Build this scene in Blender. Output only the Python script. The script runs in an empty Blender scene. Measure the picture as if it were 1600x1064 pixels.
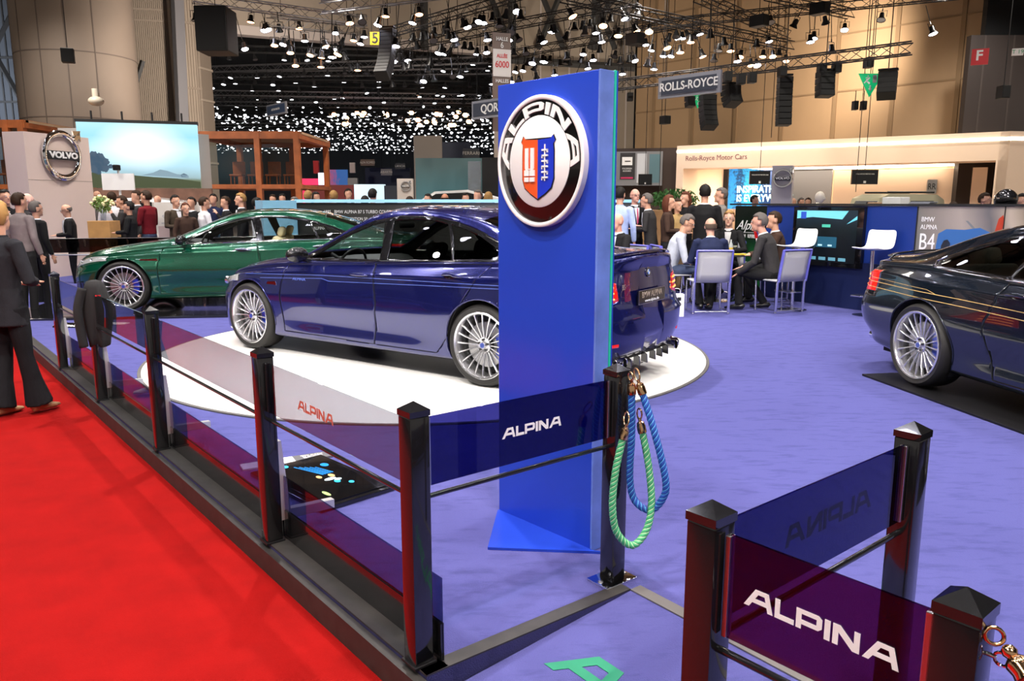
import bpy, bmesh, math, random
from mathutils import Vector, Matrix, Euler
from mathutils.bvhtree import BVHTree
PI = math.pi
R = math.radians
sc = bpy.context.scene
C = sc.collection
random.seed(7)

# ------------------------------------------------------------------ camera
FPX, PITCH, H = 1215.0, R(10.08), 1.62
cp_, sp_ = math.cos(PITCH), math.sin(PITCH)
cam_d = bpy.data.cameras.new('camera'); cam = bpy.data.objects.new('camera', cam_d); C.objects.link(cam)
cam_d.sensor_fit = 'HORIZONTAL'; cam_d.sensor_width = 23.7; cam_d.lens = FPX * 23.7 / 1600
cam_d.clip_start = 0.05; cam_d.clip_end = 400
cam.location = (0, 0, H); cam.rotation_euler = (PI/2 - PITCH, 0, 0)
sc.camera = cam
# ------------------------------------------------------------------ world, exposure
w = bpy.data.worlds.new('hall_air'); sc.world = w; w.use_nodes = True
bg = w.node_tree.nodes['Background']; bg.inputs[0].default_value = (1.0, 0.92, 0.84, 1); bg.inputs[1].default_value = 0.26
sc.view_settings.view_transform = 'Standard'; sc.view_settings.look = 'None'
sc.view_settings.exposure = 0.35; sc.view_settings.gamma = 1; sc.view_settings.use_curve_mapping = False
sc.cycles.use_denoising = True; sc.cycles.max_bounces = 8; sc.cycles.diffuse_bounces = 3
sc.cycles.glossy_bounces = 4; sc.cycles.transparent_max_bounces = 24; sc.cycles.transmission_bounces = 6
sc.cycles.caustics_reflective = False; sc.cycles.caustics_refractive = False
sc.cycles.sample_clamp_indirect = 6; sc.cycles.blur_glossy = 0.5
# ------------------------------------------------------------------ lamps of the hall and added wall fills (the stand's own spots hang above the frame)
def lamp(name, loc, target, power, col=(1, .93, .86), size=100, blend=.6, rad=.12):
    d = bpy.data.lights.new(name, 'SPOT'); d.energy = power; d.color = col
    d.spot_size = R(size); d.spot_blend = blend; d.shadow_soft_size = rad
    o = bpy.data.objects.new(name, d); C.objects.link(o); o.location = loc
    o.rotation_euler = (Vector(target) - Vector(loc)).to_track_quat('-Z', 'Y').to_euler()
    return o
for i, (x, y, tx, ty, pw) in enumerate([
        (-5.5, 3.5, -2.5, 6, 1500), (-2, 1.5, -1.5, 6, 1700), (1.5, 1.0, .5, 5, 1700), (5, 2.5, 3, 6, 1500),
        (-6.5, 8, -4.5, 11, 1500), (-1.5, 7.5, -1.2, 7.4, 2700), (3, 7.5, 2.5, 8.5, 1500), (6.5, 8, 5, 8, 1100),
        (-5, 13, -5, 12, 1100), (0, 12.5, 0, 13, 1200), (4.5, 12, 4, 12.5, 1500),
        (-5, -3, -3, 2.5, 1900), (2, -4, .5, 2.0, 1600)]):
    lamp('stand_spot', (x, y, 7.6), (tx, ty, 0), pw*.58)
for i, (x, y, pw) in enumerate([(-13, 17, 3800), (-5, 19, 3200), (4, 19, 3200), (13, 17, 3000), (-16, 27, 5000),
                                (-6, 29, 4200), (5, 29, 4200), (16, 27, 5000), (26, 25, 5000)]):
    lamp('hall_spot', (x, y, 9.6), (x, y+2, 0), pw*.42, (1, .92, .82), 140, .7, .3)
lamp('pink_spot', (.5, 1.0, 7.4), (-.1, 2.9, 0), 420, (1, .42, .38), 34, .9, .1)
lamp('pink_spot', (-6, 7.5, 7.4), (-4.2, 8.2, 0), 300, (1, .5, .5), 34, .9, .1)
lamp('wall_fill_lamp', (-11, 31, 6.5), (-16.5, 39, 8), 3600, (1, .86, .72), 120, .8, .3)  # added fill lamp, brightens the corrugated left wall
lamp('wall_fill_lamp', (-26, 35, 6), (-26, 41, 7), 900, (.85, .9, 1), 130, .8, .3)  # added fill lamp for the sheet wall at far left
for (x, y, pw) in [(-10, 12.5, 2600), (-6, 14.5, 1800), (-14, 20, 2600)]:
    lamp('neighbour_spot', (x, y, 8.5), (x+.5, y+3.5, 0), pw*.5, (1, .92, .86), 110, .7, .25)
for (x, y, z, pw) in [(14, 33, 8, 3800), (2, 36, 7, 3000), (-22, 22, 8, 1500)]:
    lamp('wall_fill_lamp', (x, y, z), (x + 1, y + 16, 9), pw*.5, (1, .84, .66), 130, .8, .3)  # added unseen fills for the back walls and the column

# ------------------------------------------------------------------ helpers
def at(px, py, z):                       # photograph pixel -> point on the level z
    u, v = (px-800)/FPX, (py-532)/FPX
    d = (u, cp_-v*sp_, -sp_-v*cp_); t = (z-H)/d[2]
    return Vector((d[0]*t, d[1]*t, z))
def dp(px, py, Y):                       # photograph pixel -> point at distance Y
    u, v = (px-800)/FPX, (py-532)/FPX
    d = (u, cp_-v*sp_, -sp_-v*cp_); t = Y/d[1]
    return Vector((d[0]*t, Y, H+d[2]*t))

def mat(name, col, rough=.5, metal=0., emis=None, es=1., noise=None, bump=None, coat=0., alpha=1., spec=None, trans=0., ior=None):
    m = bpy.data.materials.new(name); m.use_nodes = True; nt = m.node_tree; b = nt.nodes['Principled BSDF']
    I = b.inputs
    I['Base Color'].default_value = (*col, 1); I['Roughness'].default_value = rough; I['Metallic'].default_value = metal
    I['Coat Weight'].default_value = coat; I['Coat Roughness'].default_value = .02; I['Alpha'].default_value = alpha
    I['Transmission Weight'].default_value = trans
    if ior: I['IOR'].default_value = ior
    if spec is not None: I['Specular IOR Level'].default_value = spec
    if emis: I['Emission Color'].default_value = (*emis, 1); I['Emission Strength'].default_value = es
    tc = nt.nodes.new('ShaderNodeTexCoord')
    if noise:                            # (scale, amount, detail) mottling of the material's own colour
        n = nt.nodes.new('ShaderNodeTexNoise'); n.inputs['Scale'].default_value = noise[0]; n.inputs['Detail'].default_value = noise[2] if len(noise) > 2 else 4
        nt.links.new(tc.outputs['Object'], n.inputs['Vector'])
        r = nt.nodes.new('ShaderNodeValToRGB'); a = noise[1]
        r.color_ramp.elements[0].position = .3; r.color_ramp.elements[1].position = .72
        r.color_ramp.elements[0].color = (*[c*(1-a) for c in col], 1); r.color_ramp.elements[1].color = (*[min(1, c*(1+a)) for c in col], 1)
        nt.links.new(n.outputs[0], r.inputs[0]); nt.links.new(r.outputs[0], I['Base Color'])
    if bump:                             # (scale, strength)
        n = nt.nodes.new('ShaderNodeTexNoise'); n.inputs['Scale'].default_value = bump[0]
        nt.links.new(tc.outputs['Object'], n.inputs['Vector'])
        bp = nt.nodes.new('ShaderNodeBump'); bp.inputs['Strength'].default_value = bump[1]; bp.inputs['Distance'].default_value = .01
        nt.links.new(n.outputs[0], bp.inputs['Height']); nt.links.new(bp.outputs[0], I['Normal'])
    if emis and es < 60: m.cycles.emission_sampling = 'NONE' if es < 2.2 else 'AUTO'
    return m
def glass(name, tint, refl=1.0, fres=1.45, rough=0.0):    # thin sheet: tinted see-through plus mirror by angle
    m = bpy.data.materials.new(name); m.use_nodes = True; nt = m.node_tree; nt.nodes.clear()
    o = nt.nodes.new('ShaderNodeOutputMaterial'); mx = nt.nodes.new('ShaderNodeMixShader')
    t = nt.nodes.new('ShaderNodeBsdfTransparent'); g = nt.nodes.new('ShaderNodeBsdfGlossy')
    t.inputs[0].default_value = (*tint, 1); g.inputs['Roughness'].default_value = rough; g.inputs[0].default_value = (refl, refl, refl, 1)
    f0 = ((fres-1)/(fres+1))**2
    ge = nt.nodes.new('ShaderNodeNewGeometry'); dt = nt.nodes.new('ShaderNodeVectorMath'); dt.operation = 'DOT_PRODUCT'
    nt.links.new(ge.outputs['Normal'], dt.inputs[0]); nt.links.new(ge.outputs['Incoming'], dt.inputs[1])
    def mth(op, a, b_=None):
        q = nt.nodes.new('ShaderNodeMath'); q.operation = op
        for k_, v_ in enumerate((a, b_)):
            if v_ is None: continue
            if isinstance(v_, (int, float)): q.inputs[k_].default_value = v_
            else: nt.links.new(v_, q.inputs[k_])
        return q.outputs[0]
    fr = mth('ADD', mth('MULTIPLY', mth('POWER', mth('SUBTRACT', 1., mth('ABSOLUTE', dt.outputs['Value'])), 5.), 1-f0), f0)
    nt.links.new(fr, mx.inputs[0]); nt.links.new(t.outputs[0], mx.inputs[1]); nt.links.new(g.outputs[0], mx.inputs[2])
    nt.links.new(mx.outputs[0], o.inputs[0]); return m
def ramp_mat(name, axis, stops, rough=.5, emis=0., noise=0., nscale=3, coord='Generated'):   # printed or shown picture: bands of colour along an axis
    m = mat(name, (.5, .5, .5), rough); nt = m.node_tree; b = nt.nodes['Principled BSDF']
    tc = nt.nodes.new('ShaderNodeTexCoord'); s = nt.nodes.new('ShaderNodeSeparateXYZ'); nt.links.new(tc.outputs[coord], s.inputs[0])
    src = s.outputs[axis]
    if noise:
        n = nt.nodes.new('ShaderNodeTexNoise'); n.inputs['Scale'].default_value = nscale; nt.links.new(tc.outputs[coord], n.inputs['Vector'])
        a = nt.nodes.new('ShaderNodeMath'); a.operation = 'MULTIPLY_ADD'; a.inputs[1].default_value = noise
        nt.links.new(n.outputs[0], a.inputs[0]); nt.links.new(src, a.inputs[2]); src = a.outputs[0]
    r = nt.nodes.new('ShaderNodeValToRGB'); els = r.color_ramp.elements
    els[0].position = stops[0][0]; els[0].color = (*stops[0][1], 1); els[1].position = stops[-1][0]; els[1].color = (*stops[-1][1], 1)
    for p, c in stops[1:-1]:
        e = els.new(p); e.color = (*c, 1)
    nt.links.new(src, r.inputs[0]); nt.links.new(r.outputs[0], b.inputs['Base Color'])
    if emis:
        nt.links.new(r.outputs[0], b.inputs['Emission Color']); b.inputs['Emission Strength'].default_value = emis; m.cycles.emission_sampling = 'NONE'
    return m

def tag(o, label=None, cat=None, group=None, kind=None):
    if label: o['label'] = label
    if cat: o['category'] = cat
    if group: o['group'] = group
    if kind: o['kind'] = kind
    return o
def empty(name, loc=(0, 0, 0), rz=0., label=None, cat=None, group=None):
    o = bpy.data.objects.new(name, None); C.objects.link(o); o.location = loc; o.rotation_euler = (0, 0, rz); o.empty_display_size = .1
    return tag(o, label, cat, group)
def dup(root, loc=None, rz=None, label=None, group=None, parent=None):
    r = root.copy(); C.objects.link(r)
    if parent: r.parent = parent
    if loc is not None: r.location = loc
    if rz is not None: r.rotation_euler = (0, 0, rz)
    if label: r['label'] = label
    if group: r['group'] = group
    for ch in list(root.children): dup(ch, parent=r)
    return r

class MB:                                # collects geometry, builds ONE mesh object
    def __init__(s): s.bm = bmesh.new(); s.mi = 0
    def _f(s, vs):
        try: f = s.bm.faces.new(vs); f.material_index = s.mi; return f
        except ValueError: return None
    def box(s, x0, x1, y0, y1, z0, z1, M=None):
        vs = [s.bm.verts.new(v) for v in [(x0,y0,z0),(x1,y0,z0),(x1,y1,z0),(x0,y1,z0),(x0,y0,z1),(x1,y0,z1),(x1,y1,z1),(x0,y1,z1)]]
        if M: 
            for v in vs: v.co = M @ v.co
        for q in ((3,2,1,0),(4,5,6,7),(0,1,5,4),(1,2,6,5),(2,3,7,6),(3,0,4,7)): s._f([vs[i] for i in q])
        return s
    def bbox(s, c, d, bev=.004, M=None, seg=2):       # bevelled box by centre and size
        t = bmesh.new(); bmesh.ops.create_cube(t, size=1)
        for v in t.verts: v.co = Vector((v.co.x*d[0], v.co.y*d[1], v.co.z*d[2]))
        if bev: bmesh.ops.bevel(t, geom=t.edges[:], offset=bev, segments=seg, profile=.5, affect='EDGES')
        T = Matrix.Translation(c)
        if M: T = M @ T
        return s.add(t, T)
    def add(s, t, T=None):
        mp = {}
        for v in t.verts: mp[v] = s.bm.verts.new(T @ v.co if T else v.co)
        for f in t.faces: s._f([mp[v] for v in f.verts])
        t.free(); return s
    def prism(s, pts, h, M=None, z0=0.):              # polygon in xy extruded in z from z0 by h
        M = M or Matrix.Identity(4)
        a = [s.bm.verts.new(M @ Vector((p[0], p[1], z0))) for p in pts]; b = [s.bm.verts.new(M @ Vector((p[0], p[1], z0+h))) for p in pts]
        s._f(list(reversed(a))); s._f(b); n = len(pts)
        for i in range(n): s._f([a[i], a[(i+1) % n], b[(i+1) % n], b[i]])
        return s
    def tube(s, pts, r, n=10, cap=True, flat=1.0, up=None):   # swept tube; r number or list
        pts = [Vector(p) for p in pts]; m = len(pts); rings = []; ref = None
        for i, p in enumerate(pts):
            d = (pts[min(i+1, m-1)] - pts[max(i-1, 0)])
            if d.length < 1e-9: d = Vector((0, 0, 1))
            d.normalize()
            if ref is None:
                ref = Vector(up) if up else (Vector((0, 0, 1)) if abs(d.z) < .9 else Vector((1, 0, 0)))
            a = ref - d*ref.dot(d)
            if a.length < 1e-6: a = d.orthogonal()
            a.normalize(); b = d.cross(a); ref = a
            rr = r[i] if isinstance(r, list) else r
            if isinstance(rr, (int, float)): rr = (rr, rr*flat)
            rings.append([s.bm.verts.new(p + a*math.cos(2*PI*k/n)*rr[1] + b*math.sin(2*PI*k/n)*rr[0]) for k in range(n)])
        for i in range(m-1):
            for k in range(n): s._f([rings[i][k], rings[i][(k+1) % n], rings[i+1][(k+1) % n], rings[i+1][k]])
        if cap: s._f(list(reversed(rings[0]))); s._f(rings[-1])
        return s
    def lathe(s, prof, n=24, M=None, close=False):    # prof [(r,z)] about z
        M = M or Matrix.Identity(4); rings = []
        for r_, z in prof:
            rings.append([s.bm.verts.new(M @ Vector((r_*math.cos(2*PI*k/n), r_*math.sin(2*PI*k/n), z))) for k in range(n)])
        m = len(rings)
        for i in range(m if close else m-1):
            for k in range(n): s._f([rings[i][k], rings[i][(k+1) % n], rings[(i+1) % m][(k+1) % n], rings[(i+1) % m][k]])
        if not close: s._f(list(reversed(rings[0]))); s._f(rings[-1])
        return s
    def ball(s, c, rad, u=14, v=10, M=None):
        t = bmesh.new(); bmesh.ops.create_uvsphere(t, u_segments=u, v_segments=v, radius=1)
        rad = rad if isinstance(rad, (tuple, list)) else (rad,)*3
        T = Matrix.Translation(c) @ (M or Matrix.Identity(4)) @ Matrix.Diagonal((*rad, 1))
        return s.add(t, T)
    def build(s, name, m, parent=None, smooth=None, loc=None, rz=None):
        me = bpy.data.meshes.new(name); bmesh.ops.recalc_face_normals(s.bm, faces=s.bm.faces[:]); s.bm.to_mesh(me); s.bm.free()
        for x in (m if isinstance(m, (list, tuple)) else [m]): me.materials.append(x)
        if smooth is not None:
            for p in me.polygons: p.use_smooth = True
            if smooth < 180: me.set_sharp_from_angle(angle=R(smooth))
        o = bpy.data.objects.new(name, me); C.objects.link(o)
        if parent: o.parent = parent
        if loc is not None: o.location = loc
        if rz is not None: o.rotation_euler = (0, 0, rz)
        return o
def text(name, s, size, m, M, parent=None, depth=.002, align='CENTER', sx=1.0, shear=0., bold=0.):
    cu = bpy.data.curves.new(name, 'FONT'); cu.body = s; cu.size = size; cu.extrude = depth; cu.align_x = align; cu.align_y = 'CENTER'; cu.shear = shear
    cu.offset = bold; cu.resolution_u = 3
    t = bpy.data.objects.new('tmp', cu); C.objects.link(t)
    me = bpy.data.meshes.new_from_object(t.evaluated_get(bpy.context.evaluated_depsgraph_get())) if False else None
    dg = bpy.context.evaluated_depsgraph_get(); dg.update(); me = bpy.data.meshes.new_from_object(t.evaluated_get(dg))
    bpy.data.objects.remove(t)
    me.transform(M @ Matrix.Diagonal((sx, 1, 1, 1))); me.materials.clear(); me.materials.append(m); me.name = name
    o = bpy.data.objects.new(name, me); C.objects.link(o)
    if parent: o.parent = parent
    return o
def frame_M(o, xd, zd=(0, 0, 1)):        # matrix whose x runs along xd, y up along zd (upright text/board), z = outward normal
    x = Vector(xd).normalized(); y = Vector(zd); y = (y - x*y.dot(x)).normalized(); n = x.cross(y)
    M = Matrix((x, y, n)).transposed().to_4x4(); return Matrix.Translation(o) @ M
# wide squared lettering of the stand, unit height 1; outer outlines plus holes
def _letters():
    A = ([(0,0),(.62,1),(1.35,1),(1.62,0),(1.34,0),(1.27,.27),(.47,.27),(.30,0)], [(.62,.5),(1.21,.5),(1.14,.77),(.79,.77)])
    L = ([(0,0),(0,1),(.27,1),(.27,.26),(1.02,.26),(1.02,0)], None)
    P = ([(0,0),(0,1),(1.12,1),(1.30,.86),(1.30,.40),(1.12,.25),(.27,.25),(.27,0)], [(.27,.48),(1.03,.48),(1.03,.77),(.27,.77)])
    I = ([(0,0),(0,1),(.28,1),(.28,0)], None)
    N = ([(0,0),(0,1),(.34,1),(1.0,.38),(1.0,1),(1.27,1),(1.27,0),(.95,0),(.27,.64),(.27,0)], None)
    return [(A,1.72),(L,1.12),(P,1.42),(I,.40),(N,1.40),(A,1.62)]
def alpina_mesh(name, width, m, M, parent=None, depth=.002, mapf=None, letters=None):
    L = _letters(); tot = sum(a for _, a in L); k = width/tot; x = 0; bm = bmesh.new()
    for i, ((out, hole), adv) in enumerate(L):
        if letters is None or i in letters:
            fl = [out] + ([hole] if hole else [])
            from mathutils.geometry import tessellate_polygon
            flat = [p for pl in fl for p in pl]
            # subdivide long edges when bent along a curve
            tris = tessellate_polygon([[Vector((p[0], p[1], 0)) for p in pl] for pl in fl])
            for z in (0, depth):
                vs = [bm.verts.new((( p[0]+x)*k, p[1]*k, z)) for p in flat]
                for t in tris:
                    try: bm.faces.new([vs[j] for j in t])
                    except ValueError: pass
                if z == 0: low = vs
            off = 0
            for pl in fl:
                for j in range(len(pl)):
                    a, b = off+j, off+(j+1) % len(pl)
                    bm.faces.new([low[a], low[b], vs[b], vs[a]])
                off += len(pl)
        x += adv
    if mapf:
        bmesh.ops.subdivide_edges(bm, edges=[e for e in bm.edges if e.calc_length() > k*.2], cuts=4)
        bmesh.ops.triangulate(bm, faces=bm.faces[:])
        for v in bm.verts: v.co = mapf(v.co, width, k)
    bmesh.ops.recalc_face_normals(bm, faces=bm.faces[:])
    me = bpy.data.meshes.new(name); bm.to_mesh(me); bm.free(); me.transform(M); me.materials.append(m)
    o = bpy.data.objects.new(name, me); C.objects.link(o)
    if parent: o.parent = parent
    return o
def catmull(pts, n=8):
    pts = [Vector(p) for p in pts]; out = []
    for i in range(len(pts)-1):
        p0, p1, p2, p3 = pts[max(i-1, 0)], pts[i], pts[i+1], pts[min(i+2, len(pts)-1)]
        for k in range(n):
            t = k/n; out.append(.5*((2*p1) + (p2-p0)*t + (2*p0-5*p1+4*p2-p3)*t*t + (3*p1-p0-3*p2+p3)*t**3))
    out.append(pts[-1]); return out

# ------------------------------------------------------------------ shared materials
M_black = mat('gloss_black_lacquer', (.008, .008, .009), .12, coat=.6)
M_satin = mat('satin_black', (.008, .008, .009), .4, spec=.3)
M_matte = mat('matte_black', (.012, .012, .013), .8)
M_steel = mat('brushed_steel', (.55, .55, .56), .28, 1)
M_chrome = mat('chrome', (.85, .85, .86), .06, 1)
M_brass = mat('polished_brass', (.85, .52, .28), .14, 1)
M_white = mat('white_lacquer', (.86, .86, .86), .35)
M_wprint = mat('white_print', (.9, .9, .9), .5)
M_grey = mat('grey_rubber', (.10, .095, .09), .6, noise=(9, .2))
# ================================================================== floor and stage
S = .115
PT = 1.01                                 # top of the barrier posts
M_red = mat('red_carpet', (.27, .0042, .0036), .95, noise=(5, .10, 6), bump=(260, .5), spec=.1)
def carpet(name, base, dark):
    m = mat(name, base, .95, bump=(240, .5), spec=.1); nt = m.node_tree; b = nt.nodes['Principled BSDF']
    tc = nt.nodes.new('ShaderNodeTexCoord'); mp = nt.nodes.new('ShaderNodeMapping'); mp.inputs['Scale'].default_value = (1.0, 3.2, 1)
    nt.links.new(tc.outputs['Object'], mp.inputs[0])
    n = nt.nodes.new('ShaderNodeTexNoise'); n.inputs['Scale'].default_value = 5.5; n.inputs['Detail'].default_value = 7; n.inputs['Roughness'].default_value = .62
    nt.links.new(mp.outputs[0], n.inputs['Vector'])
    r = nt.nodes.new('ShaderNodeValToRGB'); r.color_ramp.elements[0].position = .33; r.color_ramp.elements[1].position = .5
    r.color_ramp.elements[0].color = (*dark, 1); r.color_ramp.elements[1].color = (*base, 1)
    nt.links.new(n.outputs[0], r.inputs[0]); nt.links.new(r.outputs[0], b.inputs['Base Color']); return m
M_blue_carpet = carpet('blue_violet_carpet', (.088, .090, .275), (.068, .070, .22))
MB().box(-60, 60, -25, 150, -.2, -.006).build('floor', mat('grey_beige_hall_floor', (.30, .25, .22), .6, noise=(.8, .1)))['kind'] = 'structure'
MB().prism([(-14, -12), (14, -12), (14, 20), (9.2, 20), (0, 0), (-9.4, 20), (-7.6, 12), (-12, 11)][:3] + [(14, 16), (-6.9, 16), (-6.9, 10.6), (-9, 7.5), (-14, 7.5)], .006, z0=-.006).build('floor', M_red)['kind'] = 'structure'
MB().prism([(-14, 7.5), (-9, 7.5), (-6.9, 10.6), (-6.9, 16), (-14, 16)], .006, z0=-.006).build('floor', mat('far_blue_carpet', (.05, .06, .30), .95))['kind'] = 'structure'
# line of the posts along the red aisle
PA, PB = Vector((-.308, 2.356, 0)), Vector((-4.42, 7.36, 0))
ldir = (PB-PA).normalized(); lout = Vector((-ldir.y, ldir.x, 0)) * 1.0      # outward = towards the red aisle
if lout.x > 0: lout = -lout
kc = Vector((-.275, 2.275, 0))                                               # kerb corner
kfar = kc + ldir*16.5
A0 = Vector((.467, 2.845, 0))                                                # inner corner by the rope post
rd = (at(1250, 1064, S) - at(985, 922, S)); rd.z = 0; rd.normalize()
R1 = A0 + rd*5.5
stage_poly = [kc, kfar, Vector((-9.6, 18.6, 0)), Vector((9.5, 18.6, 0)), Vector((12.5, 8, 0)), Vector((10, 0, 0)), R1, A0]
def stg(poly, z0, z1, name, m):
    b = MB(); b.prism([(p.x, p.y) for p in poly], z1-z0, z0=z0); return b.build(name, m)
stg(stage_poly, 0.001, S, 'floor', M_blue_carpet)['kind'] = 'structure'
# ramp: hinged on the line A0-R1, falling away towards the red carpet
perp = Vector((rd.y, -rd.x, 0))
if perp.x > 0: perp = -perp
b = MB(); W_ = 1.35
q = [(A0, S-.002), (R1, S-.002), (R1+perp*W_, .004), (kc+Vector((.02, -.02, 0)), .022), ]
lowpts = [A0 + perp*.0, R1, R1+perp*W_, A0+perp*W_*.62 + Vector((-.02, -.12, 0))]
def rz_(p): 
    d = (p-A0).dot(perp); return max(.004, S-.002 - d*(S-.004)/W_)
poly = [A0, R1, R1+perp*W_, A0+perp*W_-rd*.05, kc+Vector((.0, -.01, 0))]
vs = [b.bm.verts.new((p.x, p.y, rz_(p))) for p in poly]; vb = [b.bm.verts.new((p.x, p.y, .0005)) for p in poly]
b._f(vs); b._f(vb[::-1])
for i in range(5): b._f([vs[i], vs[(i+1) % 5], vb[(i+1) % 5], vb[i]])
o = b.build('floor', M_blue_carpet); o['kind'] = 'structure'
# kerbs
M_kerb = mat('dark_rubber_edging', (.026, .024, .022), .55, noise=(14, .3))
b = MB()
def strip(b, p, q, inner, wdt, z0, z1):   # kerb bar from p to q, width towards inner
    pts = [p, q, q+inner*wdt, p+inner*wdt]; b.prism([(v.x, v.y) for v in pts], z1-z0, z0=z0)
strip(b, kc-ldir*.0, kfar, -lout, .085, 0.0, S+.006)
strip(b, kc+lout*.035-ldir*.02, kfar, -lout, .036, 0.0, S-.012)
b.build('trim_1', M_kerb)['kind'] = 'structure'
e2 = (A0-kc).normalized(); in2 = Vector((-e2.y, e2.x, 0))
b = MB(); strip(b, kc, A0, in2, .06, 0, S+.006); b.build('trim_2', M_kerb)['kind'] = 'structure'
in3 = -perp
b = MB(); strip(b, A0, R1, in3, .055, 0.06, S+.004); b.build('trim_3', mat('grey_edging_strip', (.12, .115, .11), .5))['kind'] = 'structure'
# green lettering on the ramp
M_green_p = mat('green_print', (.008, .21, .11), .7)
o1 = at(848, 1034, .07); d1 = (at(905, 1064, .06) - at(862, 1041, .065)); d1.z = 0
n_r = Vector((perp.x*(S/W_), perp.y*(S/W_), 1)).normalized()
xd = rd.copy(); 
yd = n_r.cross(xd).normalized()
if yd.dot(-perp) < 0: yd = -yd
base = at(850, 1037, .05)
for _ in range(5): base = at(850, 1037, rz_(base)+.001)
Mr = Matrix((xd, yd, xd.cross(yd))).transposed().to_4x4(); Mr = Matrix.Translation(base) @ Mr
alpina_mesh('carpet_lettering', 1.25, M_green_p, Mr, depth=.0015)
tag(bpy.data.objects['carpet_lettering'], 'green lettering laid on the blue carpet ramp at the bottom edge', 'lettering')

# ================================================================== barrier
def post_parts(p, z0, ztop, rz, label, plate=False, rope=False):
    t = empty('barrier_post', (p.x, p.y, z0), rz, label, 'post', 'black posts of the stand barrier')
    h = ztop-z0; w = .036
    b = MB(); b.bbox((0, 0, (h-.045)/2), (w*2, w*2, h-.045), .005); b.build('shaft', M_black, t, 40)
    b = MB(); vs = [b.bm.verts.new(v) for v in [(-w-.002,-w-.002,h-.045),(w+.002,-w-.002,h-.045),(w+.002,w+.002,h-.045),(-w-.002,w+.002,h-.045)]]
    v2 = [b.bm.verts.new(v) for v in [(-w-.002,-w-.002,h-.026),(w+.002,-w-.002,h-.026),(w+.002,w+.002,h-.026),(-w-.002,w+.002,h-.026)]]
    ap = b.bm.verts.new((0, 0, h))
    b._f(vs[::-1])
    for i in range(4): b._f([vs[i], vs[(i+1)%4], v2[(i+1)%4], v2[i]]); b._f([v2[i], v2[(i+1)%4], ap])
    b.build('cap', M_black, t)
    if plate:
        b = MB(); b.bbox((0, 0, .004), (.17, .12, .008), .003); b.build('base_plate', M_chrome, t, 40)
        for sx in (-1, 1): b = MB(); b.lathe([(.011, .008), (.011, .012), (.005, .015)], 10, Matrix.Translation((sx*.064, 0, 0))); b.build('screw', M_steel, t, 40)
    else:
        b = MB(); b.bbox((0, 0, .005), (.086, .086, .01), .002); b.build('foot', M_satin, t)
    return t
brz = math.atan2(ldir.y, ldir.x)
ts = [0, 1.215, 2.93, 4.50, 6.02]
locs = [PA + ldir*s for s in ts]
names = ['black post at the near corner of the aisle barrier', 'black post second from the near corner of the aisle barrier',
         'black post of the aisle barrier before the front wheel of the blue car', 'black post of the aisle barrier under the hanging dark jacket',
         'black post of the aisle barrier right behind the woman in the dark suit']
posts = [post_parts(p, S+.004, PT, brz, n) for p, n in zip(locs, names)]
RP = Vector((.405, 2.935, 0))
e2r = math.atan2(e2.y, e2.x)
post_parts(RP, S+.001, PT, e2r, 'black post on a chrome base plate with two ropes hanging from it', plate=True)
BR = [Vector((.418, 1.54, 0)), Vector((.735, 1.165, 0)), Vector((1.14, 2.13, 0))]
d12 = (BR[1]-BR[0]).normalized(); r12 = math.atan2(d12.y, d12.x)
post_parts(BR[0], rz_(BR[0])+.001, PT, r12, 'black post between the two dark glass panels at lower right')
post_parts(BR[1], .001 if (BR[1]-A0).dot(perp) > W_ else rz_(BR[1])+.001, PT, r12, 'black post at the lower right corner holding a gold chain hook')
post_parts(BR[2], S+.002 if (BR[2]-A0).dot(perp) < 0 else rz_(BR[2])+.002, PT, math.atan2((BR[2]-BR[0]).y, (BR[2]-BR[0]).x), 'black post at the far end of the dark blue glass panel at right')

G_panel = glass('tinted_panel_glass', (.50, .52, .56), 1, 1.38)
G_panel_b = glass('blue_tinted_panel_glass', (.13, .13, .36), 1, 1.4)
G_panel_r = glass('plum_reflection_glass', (.34, .13, .30), 1, 1.42)  # reflection of the red carpet is put into this tint
M_red_p = mat('pale_red_print', (.55, .12, .08), .5)
M_dim_p = mat('dark_blue_print', (.02, .02, .06), .5)
def panel(p, q, g, lab, rail_lab, text_m, flip=False, tw=.34, tz=.0, tt=.5, zt=PT-.06, zb=PT-.29, out=None, brk=True, gap=.05, tside=1):
    d = (q-p); d.z = 0; L = d.length; d.normalize(); n = Vector((-d.y, d.x, 0))
    t = empty('barrier_screen', ((p.x+q.x)/2, (p.y+q.y)/2, zb), math.atan2(d.y, d.x), lab, 'barrier panel', 'tinted glass panels of the barrier')
    b = MB(); b.bbox((0, 0, (zt-zb)/2), (L-2*gap, .006, zt-zb), .001, seg=1); b.build('pane', g, t)
    for s in (-1, 1):
        b = MB(); b.bbox((s*(L/2-gap+.001), 0, (zt-zb)/2), (.012, .02, (zt-zb)*.98), .002); b.build('clamp', M_steel if brk else M_satin, t)
    if text_m:
        cx = (tt-.5)*L
        M = Matrix.Translation((cx - tside*tw/2, -.0045*tside, (zt-zb)/2 - tw/7.68/2 + tz)) @ (Matrix.Rotation(PI/2, 4, 'X') if tside > 0 else Matrix.Rotation(PI, 4, 'Z') @ Matrix.Rotation(PI/2, 4, 'X'))
        alpina_mesh('lettering', tw, text_m, M, t, .0008)
    r = MB(); zz = zb-.035
    r.tube([(p.x+d.x*.036, p.y+d.y*.036, zz), (q.x-d.x*.036, q.y-d.y*.036, zz)], .0085, 12)
    o = r.build('barrier_rail', M_black, smooth=50); tag(o, rail_lab, 'rail', 'black rails below the panels')
    return t
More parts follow.
